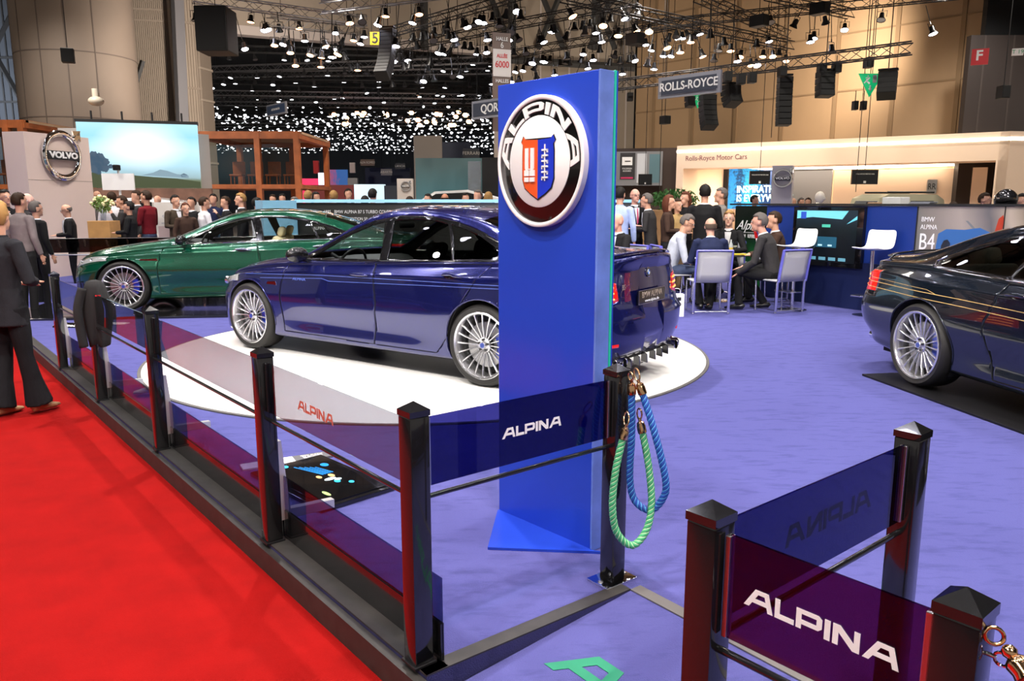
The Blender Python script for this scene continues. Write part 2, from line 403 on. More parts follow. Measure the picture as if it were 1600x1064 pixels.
for i in range(4):
    panel(locs[i], locs[i+1], G_panel, ['tinted glass panel beside the near corner post of the aisle', 'tinted glass panel in front of the blue car front wheel',
          'tinted glass panel right of the hanging dark jacket', 'tinted glass panel between the woman and the hanging jacket'][i],
          ['black rail nearest the camera in the aisle barrier', 'black rail crossing the white turntable at left', 'black rail right of the hanging jacket',
           'black rail left of the hanging jacket'][i], M_red_p if i == 0 else None, tw=.31, tt=.58, tz=-.01, tside=-1, zt=PT-.065, zb=PT-.285, brk=False)
panel(locs[0], RP, G_panel_b, 'blue tinted glass panel crossing in front of the tall blue sign', 'black rail in front of the foot of the tall blue sign', M_wprint, tw=.275, tt=.53, tz=0)
panel(BR[0], BR[1], G_panel_r, 'dark glass panel with plum reflection in its tint and white lettering at lower right', 'black rail under the panel with the plum reflection', M_wprint, tw=.31, tt=.50)
panel(BR[0], BR[2], G_panel_b, 'dark blue glass panel with mirrored lettering at right', 'black rail under the dark blue panel at right', M_dim_p, tw=.42, tt=.55, tside=-1)
# low glass strips along the kerb and the mitred brackets
G_low = glass('low_blue_glass', (.34, .35, .50), 1, 1.25)
for i in range(4):
    p, q = locs[i]-lout*.062, locs[i+1]-lout*.062
    if i == 0: p = p - ldir*.055
    t = MB(); L = (q-p).length-.012
    t.bbox((0, 0, .15), (L, .008, .30), .002, seg=1)
    m_ = (p+q)/2; o = t.build('kick_panel', G_low, loc=(m_.x, m_.y, S), rz=brz)
    bb = MB(); bb.bbox((0, -.0, .07), (L, .014, .14), .002, seg=1); bb.build('reflecting_strip', M_black, o)  # added gloss strip, shaped to mirror the carpet as a red band
    tag(o, ['low dark blue glass strip nearest the camera along the kerb', 'low dark blue glass strip under the middle of the aisle barrier',
            'low dark blue glass strip below the hanging jacket', 'low dark blue glass strip at the far end of the kerb'][i], 'glass strip', 'low glass strips behind the kerb')
M_brk = mat('satin_grey_bracket', (.60, .61, .61), .35, .6)
for i, p in enumerate(locs):
    if i == 0: continue
    b = MB(); w_ = .030
    # L profile: upright flat bar on the inner side of the post, mitred to a foot running inwards
    M = Matrix.Identity(4)
    sgn = 1 if (Matrix.Rotation(brz, 4, 'Z') @ Vector((0, 1, 0))).dot(-lout) > 0 else -1
    a = [(.040, .46), (.056, .46), (.085, .135), (.30, .125), (.30, .085), (.040, .09)]
    M2 = M @ Matrix.Translation((-.018, 0, 0)) @ Matrix.Rotation(PI/2, 4, 'X') @ Matrix.Rotation(PI/2*sgn, 4, 'Y')
    vs = []
    for x_ in (-.018, .018): vs.append([b.bm.verts.new(M @ Vector((x_, sgn*c, z))) for c, z in a])
    b._f(vs[0]); b._f(vs[1][::-1])
    for k in range(6): b._f([vs[0][k], vs[0][(k+1)%6], vs[1][(k+1)%6], vs[1][k]])
    b.build('panel_bracket', M_brk, posts[i])

# ropes
def rope_mat(name, a, b_): return [mat(name, a, .5, noise=(30, .15)), mat(name+'_thread', b_, .45)]
def rope(pts, r, mats, lab, hooks):
    pts = catmull(pts, 14); t = empty('barrier_rope', tuple(pts[0]), 0, lab, 'rope')
    off = pts[0]
    # resample evenly
    ds = [0]
    for i in range(1, len(pts)): ds.append(ds[-1] + (pts[i]-pts[i-1]).length)
    n = int(ds[-1]/.006); rs = []; j = 0
    for k in range(n+1):
        s = ds[-1]*k/n
        while j < len(ds)-2 and ds[j+1] < s: j += 1
        f = (s-ds[j])/max(1e-9, ds[j+1]-ds[j]); rs.append(pts[j].lerp(pts[j+1], f))
    def helix(b, ph, ro, rt, rr_n=8):
        hp = []; ref = None
        for k, p in enumerate(rs):
            d = (rs[min(k+1, n)]-rs[max(k-1, 0)]).normalized()
            if ref is None: ref = d.orthogonal()
            a = (ref - d*ref.dot(d)).normalized(); ref = a; c = d.cross(a)
            th = ph + k*.006/(r*4.2)*2*PI
            hp.append(p - off + a*math.cos(th)*ro + c*math.sin(th)*ro)
        b.tube(hp, rt, rr_n)
    for q in range(3):
        b = MB(); helix(b, q*2*PI/3, r*.50, r*.60); b.build('strand', mats[0], t, 180)
    b = MB()
    for q in range(3): helix(b, q*2*PI/3+PI/3, r*.86, r*.17, 5)
    b.build('thread', mats[1], t, 180)
    for e, (i0, i1) in enumerate(((0, 6), (-1, -7))):
        d = (rs[i0]-rs[i1]).normalized(); p = rs[i0]-off; M = Matrix.Translation(p) @ d.to_track_quat('Z', 'Y').to_matrix().to_4x4()
        b = MB(); b.lathe([(r*1.05, -.012), (r*1.28, -.010), (r*1.28, .018), (r*1.12, .022), (r*1.12, .030), (r*.5, .036), (r*.45, .048), (.002, .05)], 18, M); b.build('ferrule', M_brass, t, 40)
        h = Vector(hooks[e]) - off; a0 = p + d*.046; sd = Vector((0, 0, 1)).cross(d); sd = sd.normalized() if sd.length > .1 else Vector((1, 0, 0))
        c = (a0+h)/2; l = (h-a0).length/2; dd = (h-a0).normalized(); s2 = Vector((0.6, -.8, 0)); s2 = (s2-dd*s2.dot(dd)).normalized()
        b = MB(); ring = [c + dd*math.cos(k*PI/8)*(l+.004) + s2*math.sin(k*PI/8)*.0125 for k in range(17)]
        b.tube(ring, .0034, 8, cap=False); b.build('snap_hook', M_brass, t, 180)
    return t
bl = rope_mat('blue_cord', (.012, .07, .36), (.10, .42, .80)); gr = rope_mat('green_cord', (.06, .40, .16), (.55, .85, .50))
def eye(p, d, lab):
    b = MB(); b.tube([p, Vector(p)+Vector(d)*.012], .004, 8)
    c = Vector(p)+Vector(d)*.022; dn = Vector(d).normalized(); s2 = Vector((0, 0, 1))
    b.tube([c+dn*math.cos(k*PI/6)*.011+s2*math.sin(k*PI/6)*.011 for k in range(13)], .003, 6, cap=False)
    o = b.build('eye_bolt', M_chrome, smooth=50); tag(o, lab, 'eye bolt')
n2 = Vector((-e2.y, e2.x, 0)); f1 = -n2      # face of the rope post towards the camera
pf = RP + e2*.037
ez1, ez2 = PT-.135, PT-.265
eye((pf.x, pf.y-.005, PT-.075), e2, 'small eye bolt near the top of the rope post'); eye((RP.x+f1.x*.038, RP.y+f1.y*.038, PT-.255), f1, 'small eye bolt on the front of the rope post')
def rp(px, py, d=2.86): return dp(px, py, d)
# blue rope
h1 = rp(984, 583, 2.89); h2 = rp(993, 577, 2.9)
rope([rp(987, 612, 2.88), rp(987, 680, 2.88), rp(984, 745, 2.89), rp(992, 782, 2.88), rp(1016, 797, 2.86), rp(1036, 778, 2.84), rp(1040, 750, 2.83), rp(1024, 680, 2.84), rp(1003, 612, 2.87)], .0135, bl,
     'blue twisted rope looped and hanging from the rope post', (h1, h2))
rope([rp(974, 682, 2.80), rp(962, 735, 2.79), rp(957, 790, 2.79), rp(964, 832, 2.80), rp(988, 852, 2.81), rp(1010, 828, 2.83), rp(1018, 785, 2.85), rp(1013, 725, 2.87), rp(1003, 672, 2.89)], .0135, gr,
     'pale green twisted rope looped and hanging from the rope post', (rp(979, 645, 2.83), rp(999, 640, 2.9)))
# chain hook and red rope end at the right edge
e0 = BR[1]+d12*.037; pz = PT-.10
eye((e0.x, e0.y, pz), d12, 'small eye bolt on the lower right corner post')
t = empty('rope_end', (e0.x+.03, e0.y, pz), 0, 'gold rope hook with red cord at the right edge', 'rope')
hk = dp(1545, 990, e0.y-.01); off = Vector(t.location)
b = MB(); c1 = dp(1562, 1000, e0.y-.02)-off; c0 = dp(1545, 987, e0.y-.015)-off; dd = (c1-c0); 
s2 = Vector((-dd.z, 0, dd.x)).normalized()*.013
b.tube([(c0+c1)/2 + dd*.75*math.cos(k*PI/8) + s2*math.sin(k*PI/8) for k in range(17)], .0035, 8, cap=False); b.build('snap_hook', M_brass, t, 180)
d_ = (dp(1600, 1048, e0.y-.06)-dp(1572, 1008, e0.y-.03)).normalized(); p_ = dp(1570, 1008, e0.y-.03)-off
Mq = Matrix.Translation(p_) @ d_.to_track_quat('Z', 'Y').to_matrix().to_4x4()
b = MB(); b.lathe([(.004, 0), (.010, .004), (.012, .012), (.009, .018), (.017, .024), (.019, .030), (.017, .042), (.019, .05)], 16, Mq); b.build('ferrule', M_brass, t, 40)
b = MB(); b.tube([p_+d_*.045, p_+d_*.12, p_+d_*.18+Vector((0,0,-.03))], .015, 12); b.build('cord', mat('red_cord', (.5, .01, .01), .6), t, 180)

# ================================================================== tall blue sign
M_sblue = mat('blue_acrylic', (.018, .058, .50), .22, coat=.15)
M_sside = mat('frosted_blue_acrylic', (.13, .22, .62), .18, coat=.4, noise=(6, .25))
M_gedge = mat('green_lit_acrylic_edge', (.02, .35, .25), .2, emis=(.02, .5, .32), es=.25)
L0, L1 = at(778, 800, S), at(920, 862, S)
fd = (L1-L0); Wd = fd.length; fd.normalize(); fn = Vector((fd.y, -fd.x, 0))
if fn.y > 0: fn = -fn                      # towards the camera
Hs = 2.135-S
sg = empty('sign_pillar', (L0.x, L0.y, S), math.atan2(fd.y, fd.x), 'tall blue sign with the round emblem standing on the stage', 'sign')
b = MB(); b.bbox((Wd/2, .05, Hs/2), (Wd, .085, Hs), .003); b.build('panel', M_sblue, sg)
b = MB(); b.bbox((Wd+.004, .049, Hs/2+.001), (.010, .084, Hs), .002); b.build('side_panel', M_sside, sg)
b = MB(); b.bbox((Wd/2+.005, .098, Hs/2+.004), (Wd+.014, .010, Hs), .001); b.build('green_edge', M_gedge, sg)
b = MB(); b.bbox((Wd/2+.005, .108, Hs/2+.002), (Wd+.014, .008, Hs), .001); b.build('back_sheet', M_sblue, sg)
ft = [sg.matrix_world.inverted() @ v for v in (at(762, 858, S), at(945, 866, S))]
Mi = (Matrix.Translation(sg.location) @ Matrix.Rotation(sg.rotation_euler.z, 4, 'Z')).inverted()
fa, fb = Mi @ at(762, 859, S), Mi @ at(945, 866, S)
b = MB(); b.prism([(0, -.002), (fa.x, fa.y), (fb.x, fb.y), (Wd+.005, .0), (Wd+.005, .105), (0, .105)][:5] + [(0, .105)], .012, z0=.0); b.build('foot_plate', M_sblue, sg)
# emblem
cz = 1.79-S; cx = Wd*.488; er = .292
em = empty('emblem', (cx, .0095, cz)); em.scale = (.90, .945, .92); em.parent = sg; em.rotation_euler = (PI/2, 0, 0)
M_ering = mat('emblem_white', (.84, .84, .83), .3, coat=.1); M_eblk = mat('emblem_black', (.006, .006, .006), .12, coat=.5)
M_or = mat('emblem_orange', (.75, .09, .012), .3, coat=.3); M_eb = mat('emblem_blue', (.006, .03, .55), .3, coat=.3)
def part_of(o): return o
def disc(r0, r1, z0, z1, name, m, n=72):
    b = MB()
    if r0 <= 0: b.lathe([(r1, z0), (r1, z1-.002), (r1-.003, z1)], n)
    else: b.lathe([(r0, z0), (r1, z0), (r1, z1-.003), (r1-.004, z1), (r0+.004, z1), (r0, z1-.003)], n, close=True)
    return b.build(name, m, em, 40)
disc(.272, er, -.0, .036, 'outer_ring', M_ering); disc(0, .274, 0, .029, 'black_ring', M_eblk); disc(0, .203, 0, .033, 'inner_disc', M_ering)
# curved word over the top
def bend(co, wd, k):
    rb = .209; hh = .052; th = PI/2 - (co.x/wd-.5)*R(196); r_ = rb + co.y/k*hh
    return Vector((r_*math.cos(th), r_*math.sin(th), .0285+co.z*2))
alpina_mesh('arched_lettering', 1.0, M_ering, Matrix.Identity(4), em, .003, mapf=bend)
def shield(sx, m, name, z1):
    out = [(0, -.165), (.05, -.140), (.088, -.115), (.104, -.075), (.104, .045), (.100, .075), (.112, .088), (.098, .112), (.086, .100), (.0, .096)]
    b = MB(); b.prism([(x*sx, y) for x, y in out], .003, z0=z1); return b.build(name, m, em)
b = MB(); b.prism([(x*1.045*s_, y*1.04) for s_, pts in ((1, [(0, -.165), (.05, -.140), (.088, -.115), (.104, -.075), (.104, .045), (.100, .075), (.112, .088), (.098, .112), (.086, .100)]), (-1, [(.086, .100), (.098, .112), (.112, .088), (.100, .075), (.104, .045), (.104, -.075), (.088, -.115), (.05, -.140)])) for x, y in pts], .003, z0=.033); b.build('shield_rim', M_eblk, em)
shield(-1, M_or, 'orange_half', .0355); shield(1, M_eb, 'blue_half', .0355)
b = MB()
for cxx in (-.072, -.034):
    b.box(cxx-.011, cxx+.011, -.03, .062, .0385, .044); b.box(cxx-.016, cxx+.016, -.062, -.036, .0385, .044); b.box(cxx-.008, cxx+.008, -.036, -.03, .0385, .044); b.box(cxx-.015, cxx+.015, -.088, -.068, .0385, .044)
b.box(-.072, -.034, -.034, -.029, .0385, .043); b.build('carburettor_motif', M_ering, em)
b = MB(); b.box(.047, .053, -.085, .075, .0385, .043)
for k in range(6): y = .05-k*.024; b.box(.030, .070, y-.004, y+.004, .0385, .044); b.box(.030 if k % 2 else .064, .036 if k % 2 else .070, y-.012, y+.004, .0385, .044)
b.build('crankshaft_motif', M_ering, em)

# ================================================================== turntable and plates
b = MB(); tc_ = (-.8119, 7.8895)
b.lathe([(2.735, 0), (2.735, .012), (2.73, .014)], 120, Matrix.Translation((tc_[0], tc_[1], S)))
tt = b.build('turntable_disc', mat('white_turntable', (.86, .85, .82), .55), smooth=30); tag(tt, 'round white turntable disc under the blue sedan', 'turntable')
b = MB(); b.lathe([(2.737, 0), (2.765, 0), (2.765, .01), (2.737, .010)], 120, close=True); b.build('rim', M_grey, tt, 30).location = (tc_[0], tc_[1], S)
# ================================================================== cars
def interp(tab, x):                      # monotone-ish hermite through (x, v) pairs
    n = len(tab)
    if x <= tab[0][0]: return tab[0][1]
    if x >= tab[-1][0]: return tab[-1][1]
    for i in range(n-1):
        if x <= tab[i+1][0]: break
    x0, v0 = tab[i]; x1, v1 = tab[i+1]; h = x1-x0; d = (v1-v0)/h
    def slope(k):
        if k <= 0 or k >= n-1: return (tab[min(k+1, n-1)][1]-tab[max(k-1, 0)][1])/(tab[min(k+1, n-1)][0]-tab[max(k-1, 0)][0])
        a = (tab[k][1]-tab[k-1][1])/(tab[k][0]-tab[k-1][0]); b_ = (tab[k+1][1]-tab[k][1])/(tab[k+1][0]-tab[k][0])
        return 0 if a*b_ <= 0 else 2*a*b_/(a+b_)
    m0, m1 = slope(i), slope(i+1); t = (x-x0)/h
    return v0*(2*t**3-3*t*t+1) + m0*h*(t**3-2*t*t+t) + v1*(-2*t**3+3*t*t) + m1*h*(t**3-t*t)

M_rub = mat('tyre_rubber', (.014, .013, .012), .6); M_rim = mat('silver_alloy', (.74, .74, .76), .22, .85)
M_disc = mat('brake_steel', (.35, .35, .36), .3, 1); M_cal = mat('blue_caliper', (.01, .05, .55), .3, coat=.5)
M_under = mat('underbody_black', (.006, .006, .006), .85); M_int = mat('dark_cabin_trim', (.02, .02, .022), .7)
M_trim = mat('gloss_black_trim', (.006, .006, .007), .1, coat=.5); M_gap = mat('panel_gap', (.001, .001, .001), .9)
M_tail = mat('red_tail_lens', (.5, .004, .004), .1, coat=1, emis=(1, .03, .01), es=.35); M_tailb = mat('lit_tail_bar', (1, .2, .05), .2, emis=(1, .28, .06), es=2.0)
M_lens = mat('headlamp_lens', (.75, .78, .8), .08, .6, coat=1); M_lamp_in = mat('headlamp_bowl', (.9, .9, .92), .08, 1)
M_gold = mat('gold_coachline', (.65, .42, .14), .35, .3); M_silverl = mat('pale_blue_coachline', (.12, .19, .62), .35)
G_clear = glass('clear_car_glass', (.62, .66, .66), 1, 1.45); G_dark = glass('privacy_car_glass', (.13, .14, .13), 1, 1.5)
M_wgrey = mat('bare_grey', (.4, .4, .4), .5)

def make_wheel(r=.342, wdt=.255, nsp=20, rr=.276):
    w = bpy.data.objects.new('wheel', None); C.objects.link(w)
    h = wdt/2; P = Matrix.Rotation(PI/2, 4, 'X')           # axis along y; outer face at -y after rotation => z+ -> -y
    b = MB(); b.lathe([(rr-.006, h-.02), (rr+.012, h-.006), (r-.030, h), (r-.010, h-.02), (r-.002, h-.05), (r, 0), (r-.002, -h+.05), (r-.010, -h+.02), (r-.03, -h), (rr-.006, -h+.02)], 56, P, close=True)
    b.build('tyre', M_rub, w, 40)
    b = MB(); b.lathe([(rr, h-.014), (rr+.004, h-.006), (rr-.002, h-.002), (rr-.014, h-.006), (rr-.022, h-.020), (rr-.030, -h+.02), (rr, -h+.02)], 64, P, close=True)
    for k in range(nsp):
        a = 2*PI*k/nsp; M = P @ Matrix.Rotation(a, 4, 'Z')
        z0, z1 = h-.052, h-.016
        prof = [(.050, z0-.004), (.10, z0+.004), (.17, z1-.018), (rr-.03, z1-.012), (rr-.012, z1-.006)]
        t = bmesh.new(); rows = []
        for (q, z), hw in zip(prof, (.0058, .0052, .0054, .0068, .0115)):
            rows.append([t.verts.new(v) for v in ((q, -hw, z-.022), (q, -hw, z-.004), (q, -hw*.45, z), (q, hw*.45, z), (q, hw, z-.004), (q, hw, z-.022))])
        for i in range(len(rows)-1):
            for j in range(6): t.faces.new([rows[i][j], rows[i][(j+1) % 6], rows[i+1][(j+1) % 6], rows[i+1][j]])
        b.add(t, M)
    b.lathe([(.0, h-.075), (.062, h-.075), (.066, h-.050), (.060, h-.044), (.050, h-.046), (.0005, h-.046)], 40, P)
    b.build('alloy_rim', M_rim, w, 40)
    b = MB(); b.lathe([(.001, h-.05), (.030, h-.05), (.030, h-.034), (.027, h-.030), (.001, h-.030)], 28, P); b.build('centre_cap', M_rim, w, 40)
    b = MB(); b.lathe([(.001, h-.0305), (.017, h-.0305), (.017, h-.029), (.001, h-.029)], 20, P); b.lathe([(.019, h-.0305), (.024, h-.0305), (.024, h-.029), (.019, h-.029)], 20, P, close=True); b.build('cap_badge', mat('cap_badge_blue', (.02, .05, .3), .3) if 'cap_badge_blue' not in bpy.data.materials else bpy.data.materials['cap_badge_blue'], w)
    for k in range(5):
        b = MB(); a = 2*PI*k/5+.3; b.lathe([(.001, h-.05), (.010, h-.05), (.010, h-.036), (.007, h-.034), (.001, h-.034)], 10, P @ Matrix.Translation((.045*math.cos(a), .045*math.sin(a), .002)))
        b.build('wheel_bolt', M_trim, w, 40)
    b = MB(); b.lathe([(.08, h-.115), (.185, h-.115), (.187, h-.112), (.187, h-.090), (.185, h-.087), (.08, h-.087)], 48, P, close=True); b.build('brake_disc', M_disc, w, 40)
    b = MB(); b.lathe([(.001, h-.16), (rr-.035, h-.16), (rr-.035, h-.14), (.001, h-.14)], 32, P); b.build('hub_backing', M_under, w)
    b = MB(); pts = [(.20*math.cos(t_), .20*math.sin(t_)) for t_ in [R(-32+8*i) for i in range(9)]] + [(.12*math.cos(t_), .12*math.sin(t_)) for t_ in [R(32-8*i) for i in range(9)]]
    b.prism(pts, .05, P, z0=h-.125); b.build('brake_caliper', M_cal, w, 30)
    return w

def build_car(nm, label, T, paint, glassF, glassR, seat_m, opts):
    root = empty('car', (0, 0, 0), 0, label, 'car')
    xn, xt = T['nose'], T['tail']; wb = T['wb']/2
    def ring(x):
        g = 1.0
        nL, tL = T.get('nL', .62), T.get('tL', .46)
        if x > xn-nL: t = min(1, (x-(xn-nL))/nL); g = (max(0, 1-t**T.get('nP', 2.6)))**(1/T.get('nP', 2.6))
        if x < xt+tL: t = min(1, ((xt+tL)-x)/tL); g = (max(0, 1-t**T.get('tP', 3.6)))**(1/T.get('tP', 3.6))
        I = lambda k: interp(T[k], x)
        zt, zr, wr, zb_, wbelt, zc, wc, wm, zm, wl, ws, zs = I('z_top'), I('z_rail'), I('w_rail'), I('z_belt'), I('w_belt'), I('z_cr'), I('w_cr'), I('w_max'), I('z_max'), I('w_low'), I('w_sill'), I('z_bot')
        # arches flare a little
        fl = .014*math.exp(-((x-wb)/.32)**2) + .018*math.exp(-((x+wb)/.34)**2)
        cr = T.get('crown', .03)
        pts = [(0, zs), (ws*.6, zs), (ws*.93, zs+.004), (ws, zs+.03), (ws+.012, zs+.085), (wl, zs+.20), (wm*.996+fl*.6, zm-.09), (wm+fl, zm), (wc+.006+fl, zc-.05), (wc+fl*.6, zc), (wc-.008, zc+.012), 
               (wbelt+.004, zb_-.03), (wbelt, zb_), (wbelt-.012, zb_+.012)]
        e = max(0., zr-zb_)
        for t in (.33, .66): pts.append((wbelt-.012+(wr-wbelt+.012)*(t + .06*math.sin(PI*t)), zb_+.012+(zr-zb_-.012)*t))
        pts.append((wr, zr)); 
        pts += [(wr*.93, zr+(zt-zr)*.38), (wr*.75, zr+(zt-zr)*.66), (wr*.45, zr+(zt-zr)*.91), (0, zt)]
        return [(y*g, z) for y, z in pts]
    def dense(pts, n=4):
        out = []
        m = len(pts)
        for i in range(m-1):
            p0, p1, p2, p3 = pts[max(i-1, 0)], pts[i], pts[i+1], pts[min(i+2, m-1)]
            for k in range(n):
                t = k/n
                # tangents limited so that creases stay tight
                out.append(tuple(.5*((2*p1[j]) + (p2[j]-p0[j])*t*T.get('ten', .72) + (2*p0[j]-5*p1[j]+4*p2[j]-p3[j])*t*t*0) if False else 0 for j in range(2)) if False else
                           tuple(hseg(p0[j], p1[j], p2[j], p3[j], t) for j in range(2)))
        out.append(pts[-1]); return out
    def hseg(a, b, c, d, t):
        m0, m1 = (c-a)*.38, (d-b)*.38
        return b*(2*t**3-3*t*t+1) + m0*(t**3-2*t*t+t) + c*(-2*t**3+3*t*t) + m1*(t**3-t*t)
    xs = []
    x = xt
    L = xn-xt
    k = 0; NS = 150
    for i in range(NS+1):
        u = i/NS; xs.append(xt + L*(u + .0))
    # refine the ends
    ext = [xt+L*(1-math.cos(R(90*i/14)))*.035 for i in range(1, 14)] + [xn-L*(1-math.cos(R(90*i/14)))*.035 for i in range(1, 14)]
    xs = sorted(set([round(v, 4) for v in xs+ext])); xs[0] += .0005; xs[-1] -= .0005
    bm = bmesh.new(); rows = []
    for x in xs:
        half = dense(ring(x)); full = [(y, z) for y, z in half] + [(-y, z) for y, z in reversed(half[1:-1])]
        # longitudinal face lean of nose and tail (lower part pulled in or out)
        row = []
        for y, z in full:
            xx = x
            if x > xn-.5: 
                f = ((x-(xn-.5))/.5)**2; xx = x + f*interp(T['nose_dx'], z)
            if x < xt+.45:
                f = (((xt+.45)-x)/.45)**2; xx = x - f*interp(T['tail_dx'], z)
            row.append(bm.verts.new((xx, y, z)))
        rows.append(row)
    n = len(rows[0])
    for i in range(len(rows)-1):
        for j in range(n): bm.faces.new([rows[i][j], rows[i][(j+1) % n], rows[i+1][(j+1) % n], rows[i+1][j]])
    bm.faces.new(rows[0]); bm.faces.new(rows[-1][::-1])
    bmesh.ops.recalc_face_normals(bm, faces=bm.faces[:]); bm.normal_update()
    bvh = BVHTree.FromBMesh(bm)
    kd_n = [(v.co.copy(), v.normal.copy()) for v in bm.verts]
    from mathutils.kdtree import KDTree
    kd = KDTree(len(kd_n)); [kd.insert(c, i) for i, (c, _) in enumerate(kd_n)]; kd.balance()
    def side(x, z, s=1, off=0.):         # point on the flank
        h = bvh.ray_cast(Vector((x, s*1.6, z)), Vector((0, -s, 0)))
        if h[0] is None: return None
        return h[0] + h[1]*off
    def topz(x, y, off=0.):
        h = bvh.ray_cast(Vector((x, y, 3)), Vector((0, 0, -1)))
        return (h[0] + h[1]*off) if h[0] else None
    def endp(y, z, front, off=0.):
        s = 1 if front else -1
        h = bvh.ray_cast(Vector((s*4, y, z)), Vector((-s, 0, 0)))
        return (h[0] + h[1]*off) if h[0] else None
    def inpoly(p, q, poly):
        c = False; m = len(poly)
        for i in range(m):
            (x0, y0), (x1, y1) = poly[i], poly[(i+1) % m]
            if (y0 > q) != (y1 > q) and p < (x1-x0)*(q-y0)/(y1-y0)+x0: c = not c
        return c
    lay = bm.faces.layers.int.new('zone')
    def cut(poly, plane, zone, cond, over=None):
        """cut the skin along poly (in 'xz', 'xy' or 'yz') and mark the faces inside"""
        ia, ib = {'xz': (0, 2), 'xy': (0, 1), 'yz': (1, 2)}[plane]
        ic = 3-ia-ib; m = len(poly)
        x0 = min(p[0] for p in poly)-.06; x1 = max(p[0] for p in poly)+.06; y0 = min(p[1] for p in poly)-.06; y1 = max(p[1] for p in poly)+.06
        for i in range(m):
            a, b_ = poly[i], poly[(i+1) % m]
            lx0, lx1 = min(a[0], b_[0])-.04, max(a[0], b_[0])+.04; ly0, ly1 = min(a[1], b_[1])-.04, max(a[1], b_[1])+.04
            fs = []
            for f in bm.faces:
                c = f.calc_center_median()
                if lx0 <= c[ia] <= lx1 and ly0 <= c[ib] <= ly1 and cond(c, f.normal): fs.append(f)
            if not fs: continue
            co = [0, 0, 0]; co[ia], co[ib] = a[0], a[1]; no = [0, 0, 0]; no[ia], no[ib] = -(b_[1]-a[1]), b_[0]-a[0]
            if abs(no[0])+abs(no[1])+abs(no[2]) < 1e-9: continue
            geom = list({e for f in fs for e in f.edges}) + list({v for f in fs for v in f.verts}) + fs
            bmesh.ops.bisect_plane(bm, geom=geom, plane_co=co, plane_no=no, dist=1e-5)
        for f in bm.faces:
            c = f.calc_center_median()
            if x0 <= c[ia] <= x1 and y0 <= c[ib] <= y1 and cond(c, f.normal) and inpoly(c[ia], c[ib], poly):
                if over is None or f[lay] in over: f[lay] = zone
        bm.normal_update()
    both = lambda c, nn: abs(nn.y) > .25 and abs(c.y) > .35
    Z = {'skin': 0, 'arch': 1, 'glass_f': 2, 'glass_r': 3, 'trim': 4, 'screen': 5, 'rear_screen': 6, 'door_f': 7, 'door_r': 8, 'bonnet': 9, 'boot': 10, 'tail': 11, 'head': 12, 'grille': 13, 'plate': 14, 'intake': 15, 'quarter': 16}
    for k, pl in (('door_f', T['door_f']), ('door_r', T.get('door_r'))):
        if pl: cut(pl, 'xz', Z[k], both)
    cut(T['bonnet'], 'xy', Z['bonnet'], lambda c, nn: nn.z > .35)
    cut(T['boot'], 'xy', Z['boot'], lambda c, nn: nn.z > .3 and c.z > .8)
    cut(T['dlo'], 'xz', Z['trim'], lambda c, nn: abs(nn.y) > .3 and abs(c.y) > .35)
    for pl, zn in T['glasses']: cut(pl, 'xz', Z[zn], lambda c, nn: abs(nn.y) > .3 and abs(c.y) > .35)
    cut(T['screen'], 'xy', Z['screen'], lambda c, nn: nn.z > .1 and c.z > .8)
    cut(T['rscreen'], 'xy', Z['rear_screen'], lambda c, nn: nn.z > .1 and c.z > .8)
    for s in (-1, 1):
        cut([(s*y, z) for y, z in T['tail_l']], 'yz', Z['tail'], lambda c, nn: c.x < xt+.42 and c.z > .5)
        cut([(s*y, z) for y, z in T['head_l']], 'yz', Z['head'], lambda c, nn: c.x > xn-.62 and c.z > .45)
    for pl in T['fronts']: cut(pl, 'yz', Z['intake'], lambda c, nn: c.x > xn-.5)
    if T.get('rear_dark'): cut(T['rear_dark'], 'yz', Z['intake'], lambda c, nn: c.x < xt+.4 and nn.x < -.2)
    for cx in (wb, -wb):
        ra = T.get('arch_r', .372)
        circ = [(cx+ra*math.cos(2*PI*i/40), .345+ra*math.sin(2*PI*i/40)) for i in range(40)]
        cut(circ, 'xz', Z['arch'], lambda c, nn: abs(c.y) > .50 and c.z < .8)
    # bottom faces under the car are cut away in the arches by the same zone
    names = {2: ('side_window', glassF), 3: ('rear_side_window', glassR), 4: ('window_surround', M_trim), 5: ('windscreen', glassF), 6: ('rear_window', glassR),
             7: ('front_door', paint), 8: ('rear_door', paint), 9: ('bonnet', paint), 10: ('boot_lid', paint), 11: ('tail_light', M_tail), 12: ('headlight', M_lens), 13: ('grille', M_trim), 14: ('number_plate', M_trim), 15: ('air_intake', M_trim), 0: ('body_shell', paint)}
    out = {}
    for z_, (nme, m) in names.items():
        for s in ((1, -1) if z_ in (2, 3, 4, 7, 8, 11, 12) else (0,)):
            fs = [f for f in bm.faces if f[lay] == z_ and (s == 0 or f.calc_center_median().y*s > 0)]
            if not fs: continue
            b2 = bmesh.new(); mp = {}
            for f in fs:
                vv = []
                for v in f.verts:
                    if v not in mp: mp[v] = b2.verts.new(v.co)
                    vv.append(mp[v])
                b2.faces.new(vv)
            me = bpy.data.meshes.new(nme); b2.to_mesh(me); b2.free(); me.materials.append(m); me.materials.append(M_int)
            for p in me.polygons: p.use_smooth = True
            nrm = []
            for v in me.vertices:
                acc = Vector(); 
                for co, i, d in kd.find_n(v.co, 3): acc += kd_n[i][1]/(d+.0015)
                nrm.append(acc.normalized())
            me.normals_split_custom_set_from_vertices(nrm)
            o = bpy.data.objects.new(nme, me); C.objects.link(o); o.parent = root; out[(z_, s)] = o
            if z_ not in (2, 3, 5, 6):
                md = o.modifiers.new('thick', 'SOLIDIFY'); md.thickness = .012; md.offset = -1; md.material_offset = 1; md.use_rim = True; md.material_offset_rim = 0 if z_ not in (0,) else 0
    bm.free()
